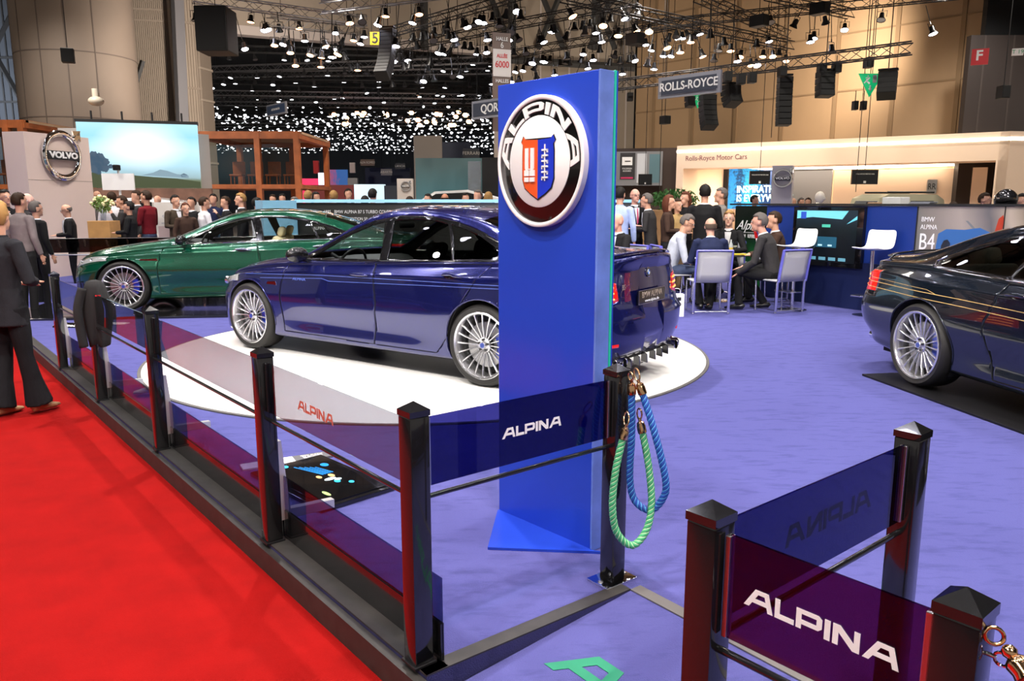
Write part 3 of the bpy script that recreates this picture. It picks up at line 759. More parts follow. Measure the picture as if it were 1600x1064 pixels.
    def ribbon(pts, w_, m, name, off=.0012, s=1, plane='xz', dense_n=None, par=None):
        q = []
        for i in range(len(pts)-1):
            a, b_ = Vector(pts[i]), Vector(pts[i+1]); nn = max(1, int((b_-a).length/.03))
            q += [a.lerp(b_, k/nn) for k in range(nn)]
        q.append(Vector(pts[-1])); P3 = []
        for p in q:
            if plane == 'xz': r_ = side(p.x, p.y, s, off)
            elif plane == 'xy': r_ = topz(p.x, p.y, off)
            else: r_ = endp(p.x, p.y, plane == 'front', off)
            if r_ is not None: P3.append(r_)
        if len(P3) < 2: return
        b = MB(); b.tube(P3, w_/2, 6, flat=1); return b.build(name, m, par or root, 60)
    # shut lines
    for s in (1, -1):
        ribbon(T['door_f']+[T['door_f'][0]], .005, M_gap, 'shut_line', 0.0, s)
        if T.get('door_r'): ribbon(T['door_r']+[T['door_r'][0]], .005, M_gap, 'shut_line', 0.0, s)
    ribbon(T['bonnet']+[T['bonnet'][0]], .005, M_gap, 'shut_line', 0.0, plane='xy')
    # floor pan, arches, cabin
    b = MB(); b.box(xt+.35, xn-.40, -.70, .70, .16, .24); b.build('underbody', M_under, root)
    for cx in (wb, -wb):
        for s in (1, -1):
            b = MB(); ra = T.get('arch_r', .372)+.003
            yo = abs((side(cx, .345+ra+.01, s) or Vector((0, .9*s, 0))).y)-.012
            rings = []
            arc = [(cx+ra*math.cos(R(a)), .345+ra*math.sin(R(a))) for a in range(-32, 213, 7)]
            # arch liner: outer edge follows the skin
            o_r = []; i_r = []
            for (ax, az) in arc:
                sp = side(ax, max(az, .2), s); yy = (abs(sp.y) if sp else yo)-.006
                o_r.append(b.bm.verts.new((ax, s*yy, az))); i_r.append(b.bm.verts.new((ax, s*.52, az)))
            for i in range(len(arc)-1): b._f([o_r[i], o_r[i+1], i_r[i+1], i_r[i]])
            b._f(i_r); b.build('wheel_arch', M_under, root)
            # painted lip
            lp = [side(ax, max(az, .19), s, .001) for ax, az in [(cx+(ra+.004)*math.cos(R(a)), .345+(ra+.004)*math.sin(R(a))) for a in range(-14, 195, 6)]]
            b = MB(); b.tube([p for p in lp if p], .006, 6); b.build('arch_lip', paint, root, 180)
    wh = T['wheel']
    for cx in (wb, -wb):
        for s in (1, -1):
            w_ = dup(wh, loc=(cx, s*T.get('track', .80), .342), parent=root); 
            if s > 0: w_.rotation_euler = (0, 0, PI)
    # cabin
    b = MB(); b.box(T['cab'][0], T['cab'][1], -.68, .68, .24, .34); b.build('cabin_floor', M_int, root)
    b = MB(); xd_ = T['cab'][1]; b.tube([(xd_-.10, -.70, .84), (xd_-.08, 0, .86), (xd_-.10, .70, .84)], (.20, .085), 12); b.build('dashboard', mat('dash_grey', (.09, .09, .095), .6) if opts.get('dash') is None else opts['dash'], root, 50)
    sw = Vector((xd_-.42, .38, .86)); b = MB(); dn = Vector((.88, 0, .35)).normalized(); a1 = Vector((0, 1, 0)); a2 = dn.cross(a1)
    b.tube([sw + (a1*math.cos(k*PI/14)+a2*math.sin(k*PI/14))*.185 for k in range(29)], .014, 8, cap=False)
    b.tube([sw-a1*.18, sw+dn*.02, sw+a1*.18], .012, 8); b.tube([sw+dn*.02, sw-a2*.18], .012, 8) ; b.ball(sw+dn*.02, (.03, .055, .055)); b.tube([sw, sw+dn*.3], .02, 8)
    b.build('steering_wheel', M_satin, root, 60)
    rm = [T['mirror_in']]
    b = MB(); b.bbox(rm[0], (.03, .22, .065), .02); b.build('inner_mirror', M_int, root, 60)
    def seat(x, y, wd, tilt=.32, hd=True):
        b = MB(); b.bbox((x+.12, y, .44), (.50, wd, .16), .05, seg=3); M = Matrix.Translation((x-.12, y, .46)) @ Matrix.Rotation(-tilt, 4, 'Y'); b.bbox((0, 0, .28), (.14, wd*.95, .56), .05, M, 3)
        if hd: b.bbox((.0, 0, .63), (.09, wd*.5, .14), .04, M, 3)
        b.build('seat', seat_m, root, 60)
    for y in (.36, -.36): seat(T['seats'][0], y, .50)
    seat(T['seats'][1], .36, .55); seat(T['seats'][1], -.36, .55)
    # door mirrors
    mx, my, mz = T['mirror']
    for s in (1, -1):
        b = MB(); t = bmesh.new(); bmesh.ops.create_uvsphere(t, u_segments=16, v_segments=10, radius=1)
        for v in t.verts:
            v.co = Vector((v.co.x*(.085 if v.co.x > 0 else .055), v.co.y*.125, v.co.z*.075))
        b.add(t, Matrix.Translation((mx, s*(my+.09), mz))); mm = b.build('door_mirror', opts.get('mirror_m', M_trim), root, 60)
        b = MB(); b.tube([(mx, s*(my-.08), mz-.07), (mx, s*(my+.03), mz-.045)], .022, 8); b.build('mirror_stalk', M_trim, mm, 60)
    # handles
    for (hx, hz) in T['handles']:
        for s in (1, -1):
            P3 = [side(hx+d_, hz, s, .012+.016*math.cos(d_/.115*PI/2)) for d_ in (-.115, -.08, -.04, 0, .04, .08, .115)]
            b = MB(); b.tube(P3, [.006, .013, .015, .015, .015, .013, .006], 10); b.build('door_handle', opts.get('handle_m', paint), root, 60)
            P4 = side(hx-.0, hz-.004, s, -.002); b = MB(); b.ball(P4, (.085, .006, .026)); b.build('handle_recess', M_trim, root, 60)
    # waist strip below the glass
    for s in (1, -1):
        dl = T['dlo_low']; ribbon(dl, .012, opts.get('strip_m', M_trim), 'window_strip', .001, s)
        for pl in opts.get('lines', []): ribbon(pl[0], pl[1], pl[2], 'coachline', -.0005, s)
    return root, side, endp, topz, out

SED = dict(nose=2.30, tail=-2.575, wb=2.968,
  z_top=[(-2.575, 1.078), (-2.50, 1.088), (-2.35, 1.095), (-2.05, 1.115), (-1.78, 1.15), (-1.45, 1.30), (-1.15, 1.40), (-.8, 1.453), (-.4, 1.468), (-.05, 1.440), (.30, 1.30), (.62, 1.13), (.86, 1.015), (1.0, .985), (1.4, .935), (1.8, .865), (2.1, .775), (2.22, .71), (2.28, .63), (2.30, .56)],
  z_rail=[(-2.575, 1.03), (-2.45, 1.035), (-2.1, 1.045), (-1.85, 1.07), (-1.6, 1.16), (-1.3, 1.275), (-1.0, 1.345), (-.6, 1.392), (-.3, 1.395), (0, 1.34), (.3, 1.225), (.62, 1.07), (.86, .975), (1.0, .955), (1.4, .905), (1.8, .83), (2.1, .73), (2.22, .67), (2.28, .60), (2.30, .54)],
  w_rail=[(-2.575, .66), (-2.1, .66), (-1.85, .635), (-1.5, .59), (-1.1, .565), (-.5, .565), (0, .585), (.4, .64), (.86, .71), (1.1, .70), (1.8, .66), (2.3, .60)],
  z_belt=[(-2.575, .97), (-2.4, .985), (-2.0, 1.0), (-1.6, 1.005), (-1.0, .985), (-.2, .955), (.6, .92), (.9, .905), (1.3, .865), (1.8, .79), (2.1, .69), (2.25, .62), (2.30, .52)],
  w_belt=[(-2.575, .74), (-2.1, .78), (-1.6, .80), (-1.0, .822), (0, .835), (.7, .825), (1.0, .815), (1.6, .79), (2.3, .72)],
  z_cr=[(-2.575, .86), (-2.4, .885), (-2.0, .905), (-1.0, .875), (0, .845), (1.0, .81), (1.5, .775), (1.9, .71), (2.2, .62), (2.30, .50)],
  w_cr=[(-2.575, .80), (-2.2, .865), (-1.6, .893), (-.8, .893), (.3, .888), (1.0, .885), (1.5, .88), (1.9, .85), (2.30, .80)],
  z_max=[(-2.575, .60), (-2.2, .62), (0, .60), (1.5, .60), (2.0, .54), (2.30, .42)],
  w_max=[(-2.575, .86), (-2.2, .905), (-1.5, .925), (-.6, .912), (.4, .908), (1.4, .918), (2.0, .885), (2.30, .85)],
  w_low=[(-2.575, .84), (-2.2, .885), (-1.5, .905), (-.6, .875), (.5, .875), (1.4, .90), (2.0, .875), (2.30, .84)],
  w_sill=[(-2.575, .74), (-2.0, .82), (-1.4, .865), (-.6, .868), (.5, .868), (1.4, .868), (2.0, .85), (2.30, .80)],
  z_bot=[(-2.575, .26), (-2.2, .21), (-1.0, .165), (1.0, .155), (1.9, .145), (2.30, .155)],
  nose_dx=[(.14, .015), (.3, .01), (.5, 0), (.62, -.02), (.8, -.10)], tail_dx=[(.2, -.08), (.33, -.01), (.45, .015), (.60, .015), (.66, -.035), (.8, -.055), (.95, -.065), (1.04, -.03), (1.09, -.012)],
  door_f=[(.98, .235), (1.0, .60), (.94, .885), (.80, .925), (-.245, .957), (-.30, .60), (-.24, .225)],
  door_r=[(-.255, .957), (-.31, .60), (-.25, .225), (-.98, .225), (-1.10, .36), (-1.22, .58), (-1.45, .90), (-1.52, .998)],
  bonnet=[(.93, -.68), (1.6, -.70), (2.02, -.60), (2.16, -.35), (2.19, 0), (2.16, .35), (2.02, .60), (1.6, .70), (.93, .68)],
  boot=[(-1.93, -.62), (-1.93, .62), (-2.52, .64), (-2.56, .3), (-2.56, -.3), (-2.52, -.64)],
  dlo=[(.86, .935), (.60, 1.055), (.28, 1.215), (-.02, 1.325), (-.35, 1.372), (-.7, 1.370), (-1.0, 1.325), (-1.28, 1.245), (-1.50, 1.155), (-1.60, 1.085), (-1.545, 1.02), (-1.0, 1.0), (-.2, .97)],
  dlo_low=[(.86, .935), (-.2, .968), (-1.0, .998), (-1.53, 1.018)],
  glasses=[([(.70, .962), (.52, 1.052), (.24, 1.195), (-.02, 1.288), (-.16, 1.312), (-.275, .988)], 'glass_f'),
           ([(-.37, .992), (-.275, 1.325), (-.45, 1.340), (-.7, 1.338), (-.90, 1.305), (-1.085, 1.015)], 'glass_r'),
           ([(-1.115, 1.018), (-.935, 1.300), (-1.10, 1.262), (-1.27, 1.208), (-1.44, 1.132), (-1.525, 1.075), (-1.49, 1.038)], 'glass_r')],
  screen=[(.83, -.66), (.42, -.60), (-.01, -.54), (-.05, -.3), (-.065, 0), (-.05, .3), (-.01, .54), (.42, .60), (.83, .66), (.88, .35), (.90, 0), (.88, -.35)],
  rscreen=[(-1.22, -.50), (-1.20, 0), (-1.22, .50), (-1.80, .57), (-1.84, 0), (-1.80, -.57)],
  tail_l=[(.50, .74), (.52, .875), (.66, .905), (.90, .93), (.90, .72), (.70, .70)],
  head_l=[(.46, .60), (.50, .655), (.66, .72), (.90, .775), (.90, .70), (.74, .63), (.6, .585)],
  fronts=[[(.04, .40), (.04, .60), (.10, .645), (.30, .645), (.37, .60), (.34, .42)], [(-.04, .40), (-.04, .60), (-.10, .645), (-.30, .645), (-.37, .60), (-.34, .42)],
          [(-.42, .22), (-.46, .32), (.46, .32), (.42, .22)], [(.52, .22), (.56, .38), (.80, .40), (.82, .30), (.76, .22)], [(-.52, .22), (-.56, .38), (-.80, .40), (-.82, .30), (-.76, .22)]],
  rear_dark=[(-.62, .20), (-.60, .30), (.60, .30), (.62, .20)],
  cab=(-1.6, .95), seats=(-.25, -1.15), mirror=(.66, .86, 1.0), mirror_in=(.12, 0, 1.27), handles=[(-.10, .845), (-1.18, .885)])
SED['z_top'] = sorted(SED['z_top'])
import copy as _c
M_pblue = mat('metallic_blue_paint', (.009, .012, .110), .22, .55, coat=1.0, bump=None)
M_pgreen = mat('metallic_green_paint', (.002, .070, .036), .22, .5, coat=1.0)
M_pnavy = mat('dark_navy_green_paint', (.002, .006, .013), .22, .3, coat=1.0)
wheel0 = make_wheel()
SED['wheel'] = wheel0
def place(root, fw, rw_, z):             # stand a car on two measured wheel contact points (left side front and rear)
    d = Vector((fw.x-rw_.x, fw.y-rw_.y, 0)); ang = math.atan2(d.y, d.x); m = (fw+rw_)/2
    return ang, m
# blue saloon on the turntable
lines_b = [([(1.55, .775), (.4, .815), (-1.2, .835), (-2.1, .85)], .004, M_silverl), ([(1.3, .745), (.4, .785), (.30, .765), (-1.2, .805), (-2.2, .83)], .004, M_silverl)]
blue, side, endp, topz, bo = build_car('blue', 'blue four-door saloon standing on the white turntable disc', SED, M_pblue, G_clear, G_dark, M_int, dict(mirror_m=M_trim, handle_m=M_pblue, lines=lines_b))
def text_on(par, P, n, up, s, size, m, name='lettering', sx=1., align='CENTER'):
    n = Vector(n).normalized(); up = Vector(up); xd = up.cross(n).normalized()
    return text(name, s, size, m, frame_M(P, xd, up), par, .0015, align, sx)
# badges, vent, plate, exhausts of the blue saloon
def roundel(par, P, n, r, name='round_badge'):
    M = Matrix.Translation(P) @ Vector(n).to_track_quat('Z', 'Y').to_matrix().to_4x4()
    b = MB(); b.lathe([(.001, -.002), (r, -.002), (r, .004), (r*.9, .006), (.001, .006)], 28, M); o = b.build(name, M_chrome, par, 40)
    b = MB(); b.lathe([(.001, .0062), (r*.88, .0062), (r*.88, .0068), (.001, .0068)], 28, M); b.build('badge_ring', M_trim, o)
    for k in range(4):
        b = MB(); pts = [(0, 0)] + [(r*.55*math.cos(R(90*k+a)), r*.55*math.sin(R(90*k+a))) for a in range(0, 91, 15)]
        b.prism(pts, .001, M, z0=.0068); b.build('badge_quarter', M_white if k % 2 else bpy.data.materials.get('badge_blue') or mat('badge_blue', (.02, .2, .7), .3), o)
    return o
def tail_details(root, endp, side, plate_txt, T, model=None):
    p = endp(0, .93, False, .004); roundel(root, p, (-1, 0, .15), .041)
    P = endp(0, .78, False, .0); PX = endp(0, .70, False, .0); P.x = min(P.x, PX.x)
    
    b = MB(); b.bbox((P.x-.006, 0, .74), (.012, .52, .115), .003); pl = b.build('number_plate', M_trim, root)
    b = MB()
    for z_ in (.685, .795): b.box(P.x-.0135, P.x-.0122, -.25, .25, z_-.0025, z_+.0025)
    for y_ in (-.25, .25): b.box(P.x-.0135, P.x-.0122, y_-.0025, y_+.0025, .685, .795)
    b.build('plate_border', M_steel, pl)
    text_on(pl, (P.x-.0125, 0, .755), (-1, 0, 0), (0, 0, 1), plate_txt, .07, mat('bronze_print', (.45, .36, .26), .4) if 'bronze_print' not in bpy.data.materials else bpy.data.materials['bronze_print'], sx=.92)
    text_on(pl, (P.x-.0125, 0, .707), (-1, 0, 0), (0, 0, 1), 'www.alpina.de', .035, M_wprint, sx=1.3)
    if model:
        p = endp(.42, .835, False, .002); text_on(root, p, (-1, 0, 0), (0, 0, 1), model, .06, M_chrome, 'model_badge')
    p = endp(-.40, .88, False, .002); 
    for s in (1, -1):
        for k in range(3):
            pts = [endp(s*y, .755+k*.045, False, .003) for y in (.56, .62, .68, .74, .79)]
            pts = [q for q in pts if q]; 
            b = MB(); b.tube(pts, .007, 8); b.build('lit_bar', M_tailb, root, 60)
        for q in (.50, .605):
            b = MB(); M = Matrix.Translation((endp(s*q, .33, False).x-.01, s*q, .255)) @ Matrix.Rotation(-PI/2, 4, 'Y')
            b.lathe([(.030, -.10), (.042, -.10), (.043, .03), (.038, .034), (.034, .03)], 24, M, close=True); b.build('exhaust_tip', M_chrome, root, 40)
            b = MB(); b.lathe([(.001, -.02), (.036, -.02), (.036, -.015), (.001, -.015)], 20, M); b.build('exhaust_bore', M_under, root)
        b = MB(); b.tube([q for q in [endp(s*y, .40, False, .001) for y in (.56, .60, .64, .68, .72)] if q], (.006, .014), 8); b.build('reflector', M_tail, root, 60)
    # diffuser fins and boot spoiler
    for y in (-.36, -.22, -.08, .08, .22, .36):
        P = endp(y, .27, False); b = MB(); b.prism([(P.x+.02, .20), (P.x-.035, .19), (P.x-.03, .26), (P.x+.02, .29)], .014, Matrix.Translation((0, y+.007, 0)) @ Matrix.Rotation(PI/2, 4, 'X')); b.build('diffuser_fin', M_trim, root)
def spoiler(root, topz, x, w_, m):
    pts = [topz(x+abs(t)**2*.10, t*w_, .014) for t in [i/10 for i in range(-10, 11)]]
    b = MB(); b.tube([p for p in pts if p], (.030, .010), 10); return b.build('boot_spoiler', m, root, 60)
def head_details(root, side, endp, T):
    for s in (1, -1):
        for (y, z) in ((.60, .645), (.74, .69)):
            P = endp(s*y, z, True, -.02)
            if not P: continue
            M = Matrix.Translation(P) @ Vector((.9, s*.3, .1)).to_track_quat('Z', 'Y').to_matrix().to_4x4()
            b = MB(); b.lathe([(.030, .0), (.040, 0), (.042, .03), (.036, .034), (.030, .030)], 20, M, close=True); b.ball((0, 0, 0), (.028, .028, .012), M=Matrix.Identity(4)) if False else None
            b.build('lamp_ring', M_lamp_in, root, 40)
    for s in (1, -1):
        for k in range(8):
            y = s*(.07+.033*k); a = endp(y, .44, True, .004); c = endp(y, .61, True, .004)
            if a and c: b = MB(); b.tube([a, c], .006, 6); b.build('grille_bar', M_chrome, root, 60)
        rim = [(.04, .40), (.04, .60), (.10, .645), (.30, .645), (.37, .60), (.34, .42), (.04, .40)]
        pts = [endp(s*y, z, True, .004) for y, z in rim]
        b = MB(); b.tube([p for p in pts if p], .009, 8); b.build('grille_surround', M_chrome, root, 60)
tail_details(blue, endp, side, 'BMW ALPINA', SED, 'B5'); spoiler(blue, topz, -2.50, .60, M_pblue); head_details(blue, side, endp, SED)
for s in (1, -1):
    P = side(1.12, .70, s, .004)
    b = MB(); b.prism([(-.075, -.014), (.075, -.010), (.06, .014), (-.06, .022)], .008, Matrix.Translation(P) @ Matrix.Rotation(PI/2*s, 4, 'X')); b.build('side_vent', M_chrome, blue)
    text_on(blue, side(.72, .76, s, .001), (0, s, 0), (0, 0, 1), 'ALPINA', .035, M_silverl, sx=1.6)
ang, m = place(blue, at(395, 545, S+.014), at(750, 604, S+.014), S)
def put(root, ang, m, off, sc_=1.0, z=S):  # m = midpoint of the visible side's contact points
    sgn = 1
    n_ = Vector((-math.sin(ang), math.cos(ang), 0))          # car's left direction
    c = m - n_*off; root.location = (c.x, c.y, z); root.rotation_euler = (0, 0, ang); root.scale = (sc_,)*3
put(blue, ang, m, .80+.11, 1.0, S+.014)
# green four-door coupe
GC = _c.deepcopy({k: v for k, v in SED.items() if k != 'wheel'}); GC['wheel'] = wheel0
def low(tab, x0, dz): return [(x, z + dz*max(0, min(1, (z-.9)/.5))) for x, z in tab]
for k in ('z_top', 'z_rail'): GC[k] = low(GC[k], 0, -.075)
GC['z_top'] = sorted([(-2.575, 1.03), (-2.48, 1.04), (-2.3, 1.05), (-2.05, 1.085), (-1.7, 1.19), (-1.3, 1.305), (-.9, 1.372), (-.45, 1.392), (-.1, 1.372), (.30, 1.25), (.66, 1.09), (.92, .985), (1.05, .96), (1.4, .915), (1.8, .85), (2.1, .765), (2.22, .71), (2.28, .63), (2.30, .56)])
GC['z_rail'] = sorted([(-2.575, .965), (-2.45, .975), (-2.1, .985), (-1.85, 1.02), (-1.5, 1.135), (-1.2, 1.225), (-.9, 1.285), (-.6, 1.315), (-.3, 1.318), (0, 1.28), (.3, 1.185), (.64, 1.04), (.9, .955), (1.05, .935), (1.4, .885), (1.8, .82), (2.1, .73), (2.22, .67), (2.28, .60), (2.30, .54)])
GC['z_belt'] = [(x, z-.035) for x, z in GC['z_belt']]; GC['z_cr'] = [(x, z-.03) for x, z in GC['z_cr']]
sh = lambda pl, dz: [(x, z+dz) for x, z in pl]
GC['dlo'] = [(.84, .905), (.60, 1.015), (.28, 1.155), (-.02, 1.252), (-.35, 1.292), (-.7, 1.285), (-1.0, 1.235), (-1.28, 1.155), (-1.50, 1.075), (-1.60, 1.02), (-1.52, .975), (-1.0, .965), (-.2, .935)]
GC['dlo_low'] = [(.84, .903), (-.2, .933), (-1.0, .963), (-1.52, .973)]
GC['glasses'] = [([(.68, .932), (.52, 1.012), (.24, 1.14), (-.02, 1.222), (-.20, 1.250), (-.30, .955)], 'glass_f'),
   ([(-.40, .957), (-.33, 1.258), (-.5, 1.265), (-.7, 1.253), (-.98, 1.205), (-1.12, .982)], 'glass_r'), ([(-1.15, .985), (-1.02, 1.195), (-1.20, 1.145), (-1.40, 1.075), (-1.52, 1.018), (-1.46, .992)], 'glass_r')]
GC['door_f'] = [(1.0, .235), (1.02, .60), (.96, .855), (.80, .89), (-.30, .922), (-.35, .60), (-.29, .225)]
GC['door_r'] = [(-.31, .922), (-.36, .60), (-.30, .225), (-.98, .225), (-1.10, .36), (-1.22, .58), (-1.45, .87), (-1.50, .955)]
GC['handles'] = [(-.12, .825), (-1.18, .86)]; GC['mirror'] = (.66, .86, .965); GC['mirror_in'] = (.15, 0, 1.2)
GC['w_max'] = [(x, y+.012) for x, y in GC['w_max']]
GC['tail_l'] = [(.46, .74), (.50, .855), (.66, .885), (.92, .90), (.92, .72), (.70, .70)]
G_clr2 = glass('light_car_glass', (.75, .78, .78), 1, 1.4)
M_cream = mat('cream_leather', (.72, .62, .38), .5)
green, side2, endp2, topz2, go = build_car('green', 'dark green four-door coupe with silver multi-spoke wheels behind the blue car', GC, M_pgreen, G_clr2, G_clr2, M_cream, dict(mirror_m=M_trim, handle_m=M_chrome, strip_m=M_chrome))
tail_details(green, endp2, side2, 'BMW ALPINA', GC); head_details(green, side2, endp2, GC)
for s in (1, -1):
    P = side2(1.13, .70, s, .004)
    b = MB(); b.prism([(-.13, -.012), (.12, -.006), (.10, .012), (-.11, .018)], .008, Matrix.Translation(P) @ Matrix.Rotation(PI/2*s, 4, 'X')); b.build('side_vent', M_chrome, green)
# dark coupe at the right edge
CP = _c.deepcopy({k: v for k, v in GC.items() if k != 'wheel'}); CP['wheel'] = wheel0
CP.update(wb=2.81, nose=2.18, tail=-2.47)
for k in ('z_top', 'z_rail', 'w_rail', 'z_belt', 'w_belt', 'z_cr', 'w_cr', 'z_max', 'w_max', 'w_low', 'w_sill', 'z_bot'): CP[k] = [(x*.955 if x < 0 else x*.948, v) for x, v in CP[k]]
for k in ('w_belt', 'w_cr', 'w_max', 'w_low', 'w_sill', 'w_rail'): CP[k] = [(x, v*.985) for x, v in CP[k]]
CP['z_top'] = [(x, z-.005) for x, z in CP['z_top']]
CP['door_f'] = [(.90, .235), (.92, .60), (.86, .86), (.72, .89), (-.62, .925), (-.72, .60), (-.62, .225)]; CP['door_r'] = None
CP['dlo'] = [(.76, .905), (.54, 1.01), (.26, 1.145), (-.02, 1.247), (-.33, 1.285), (-.7, 1.270), (-1.0, 1.215), (-1.25, 1.140), (-1.42, 1.070), (-1.50, 1.02), (-1.44, .975), (-1.0, .955), (-.2, .93)]
CP['dlo_low'] = [(.76, .903), (-.2, .928), (-1.0, .953), (-1.42, .970), (-1.50, 1.015), (-1.45, 1.055)]
CP['glasses'] = [([(.62, .932), (.46, 1.012), (.22, 1.13), (-.02, 1.212), (-.3, 1.25), (-.56, 1.245), (-.62, .965)], 'glass_f'),
   ([(-.66, .967), (-.60, 1.243), (-.8, 1.225), (-1.0, 1.178), (-1.22, 1.112), (-1.38, 1.050), (-1.43, 1.012), (-1.38, .988)], 'glass_r')]
CP['handles'] = [(-.46, .84)]; CP['cab'] = (-1.5, .88); CP['mirror'] = (.58, .84, .96); CP['seats'] = (-.3, -1.1)
CP['boot'] = [(-1.86, -.60), (-1.86, .60), (-2.40, .62), (-2.45, .3), (-2.45, -.3), (-2.40, -.62)]
CP['bonnet'] = [(x*.948, y*.97) for x, y in CP['bonnet']]
CP['screen'] = [(x*.95, y*.98) for x, y in CP['screen']]; CP['rscreen'] = [(x*.955, y*.97) for x, y in CP['rscreen']]
G_smoke = glass('smoked_car_glass', (.10, .11, .12), 1, 1.55)
lines_n = [([(-2.32, .80), (-1.0, .765), (.5, .72), (1.9, .66)], .006, M_gold), ([(-2.34, .755), (-1.0, .715), (.5, .665), (1.7, .61)], .006, M_gold), ([(-2.30, .835), (-1.35, .80), (-1.25, .775)], .004, M_gold)]
navy, side3, endp3, topz3, no_ = build_car('navy', 'dark navy coupe with gold coachlines at the right edge', CP, M_pnavy, G_smoke, G_smoke, M_cream, dict(mirror_m=M_trim, handle_m=M_pnavy, strip_m=M_chrome, lines=lines_n))
tail_details(navy, endp3, side3, 'BMW ALPINA', CP); head_details(navy, side3, endp3, CP); spoiler(navy, topz3, -2.39, .58, M_pnavy)
for o in list(wheel0.children): bpy.data.objects.remove(o)
bpy.data.objects.remove(wheel0)
# put the coupes in place
def put_at(root, contact, ang, axle, side_sign, z):
    """stand the car so that the outer foot of one wheel is at contact"""
    h = Vector((math.cos(ang), math.sin(ang), 0)); n_ = Vector((-math.sin(ang), math.cos(ang), 0))
    c = contact - h*axle - n_*side_sign*.92; root.location = (c.x, c.y, z); root.rotation_euler = (0, 0, ang)
put_at(green, at(195, 487, S+.03), R(187), 1.484, 1, S+.03)
put_at(navy, at(1424, 603, S+.02), R(-81), -1.405, -1, S+.02)
b = MB(); gl = green.location; M = Matrix.Rotation(R(187), 4, 'Z')
b.bbox((0, 0, .014), (6.0, 2.9, .028), .004); o = b.build('display_platform', M_black, loc=(gl.x, gl.y, S), rz=R(187)); tag(o, 'black glossy platform under the green car', 'platform')
b = MB(); nl = navy.location; b.bbox((.45, -.06, .009), (4.7, 1.96, .018), .003); o = b.build('display_platform', M_satin, loc=(nl.x, nl.y, S), rz=R(-81)); tag(o, 'dark thin platform under the navy coupe', 'platform')
b = MB(); bl_ = blue.location; b.bbox((-.2, 0, .003), (3.9, 1.5, .006), .001); o = b.build('drive_plate', mat('grey_ground_plate', (.13, .13, .13), .35), loc=(bl_.x, bl_.y, S+.0142), rz=blue.rotation_euler.z); tag(o, 'grey plate lying on the white turntable beneath the blue car', 'plate')
# ================================================================== the hall
def bd(pl, pr, Yl, Yr, ytop, ybot, thick, yts=None):   # upright board between two pixel columns; z from the left column
    a = dp(pl, ytop, Yl); c = dp(pl, ybot, Yl); d = dp(pr, ytop if yts is None else yts, Yr)
    p = Vector((a.x, a.y, 0)); q = Vector((d.x, d.y, 0)); return p, q, c.z, a.z
def board(name, pl, pr, Yl, Yr, ytop, ybot, m, thick=.1, label=None, cat=None, parent=None, group=None, zb=None, kind=None, bev=.0):
    p, q, z0, z1 = bd(pl, pr, Yl, Yr, ytop, ybot, thick)
    if zb is not None: z0 = zb
    L = (q-p).length; rz = math.atan2(q.y-p.y, q.x-p.x)
    b = MB(); b.bbox((L/2, thick/2, (z1-z0)/2), (L, thick, z1-z0), bev) 
    o = b.build(name, m); o.location = (p.x, p.y, z0); o.rotation_euler = (0, 0, rz)
    if label: tag(o, label, cat, group)
    if kind: o['kind'] = kind
    o['w'] = L; o['h'] = z1-z0
    W = L; Hh = z1-z0
    del o['w']; del o['h']
    if parent: o.parent = parent
    o_dims[o.name] = (W, Hh); return o
o_dims = {}
def btext(o, s, u, v, size, m, sx=1., name='lettering', shear=0., bold=0.):          # lettering on a board's front; u, v as fractions
    W, Hh = o_dims[o.name]; M = Matrix.Translation((u*W, -.002-.004*0, v*Hh)) @ Matrix.Rotation(PI/2, 4, 'X')
    return text(name, s, size, m, M, o, .003, 'CENTER', sx, shear, bold)
def bpart(o, name, u0, u1, v0, v1, m, out=.01, dep=.01):
    W, Hh = o_dims[o.name]; b = MB(); b.box(u0*W, u1*W, -out-dep, -out+.0, v0*Hh, v1*Hh); return b.build(name, m, o)

M_tan = mat('tan_wall_panel', (.36, .245, .145), .8, noise=(.4, .07)); M_tan_d = mat('tan_wall_joint', (.24, .16, .09), .8)
M_beige = mat('beige_hall_wall', (.42, .36, .30), .8, noise=(.4, .06)); M_beige_d = mat('beige_wall_joint', (.27, .225, .185), .8)
M_steelwall = mat('blue_grey_sheet_wall', (.12, .14, .17), .7); M_girder = mat('dark_girder', (.055, .058, .062), .6)
M_white_edge = mat('pale_beam_edge', (.62, .56, .54), .7); M_dark = mat('hall_dark', (.006, .007, .009), .9); M_roof = mat('brown_roof_deck', (.27, .20, .14), .9)
M_truss = mat('aluminium_truss', (.45, .45, .47), .4, .8); M_trussb = mat('black_truss', (.03, .03, .033), .5, .3)
M_brown = mat('dark_brown_cladding', (.016, .010, .009), .7)
# right wall, running from the corner towards the right front
ca = dp(990, 300, 46); cb = dp(1482, 300, 33.5); rdir = Vector((cb.x-ca.x, cb.y-ca.y, 0)).normalized(); ca = Vector((ca.x, ca.y, 0))
rn = Vector((rdir.y, -rdir.x, 0))
if rn.y > 0: rn = -rn
b = MB(); LW = 34; Mw = Matrix.Translation(ca) @ Matrix.Rotation(math.atan2(rdir.y, rdir.x), 4, 'Z')
b.box(0, LW, 0, .3, 0, 16, Mw); b.mi = 1
for k in range(13): b.box(1.2+k*2.6, 1.38+k*2.6, -.06, 0, 0, 16, Mw)
for z in (4.4, 6.6, 9.1, 11.6): b.box(0, LW, -.04, 0, z, z+.07, Mw)
b.build('wall_right', [M_tan, M_tan_d])['kind'] = 'structure'
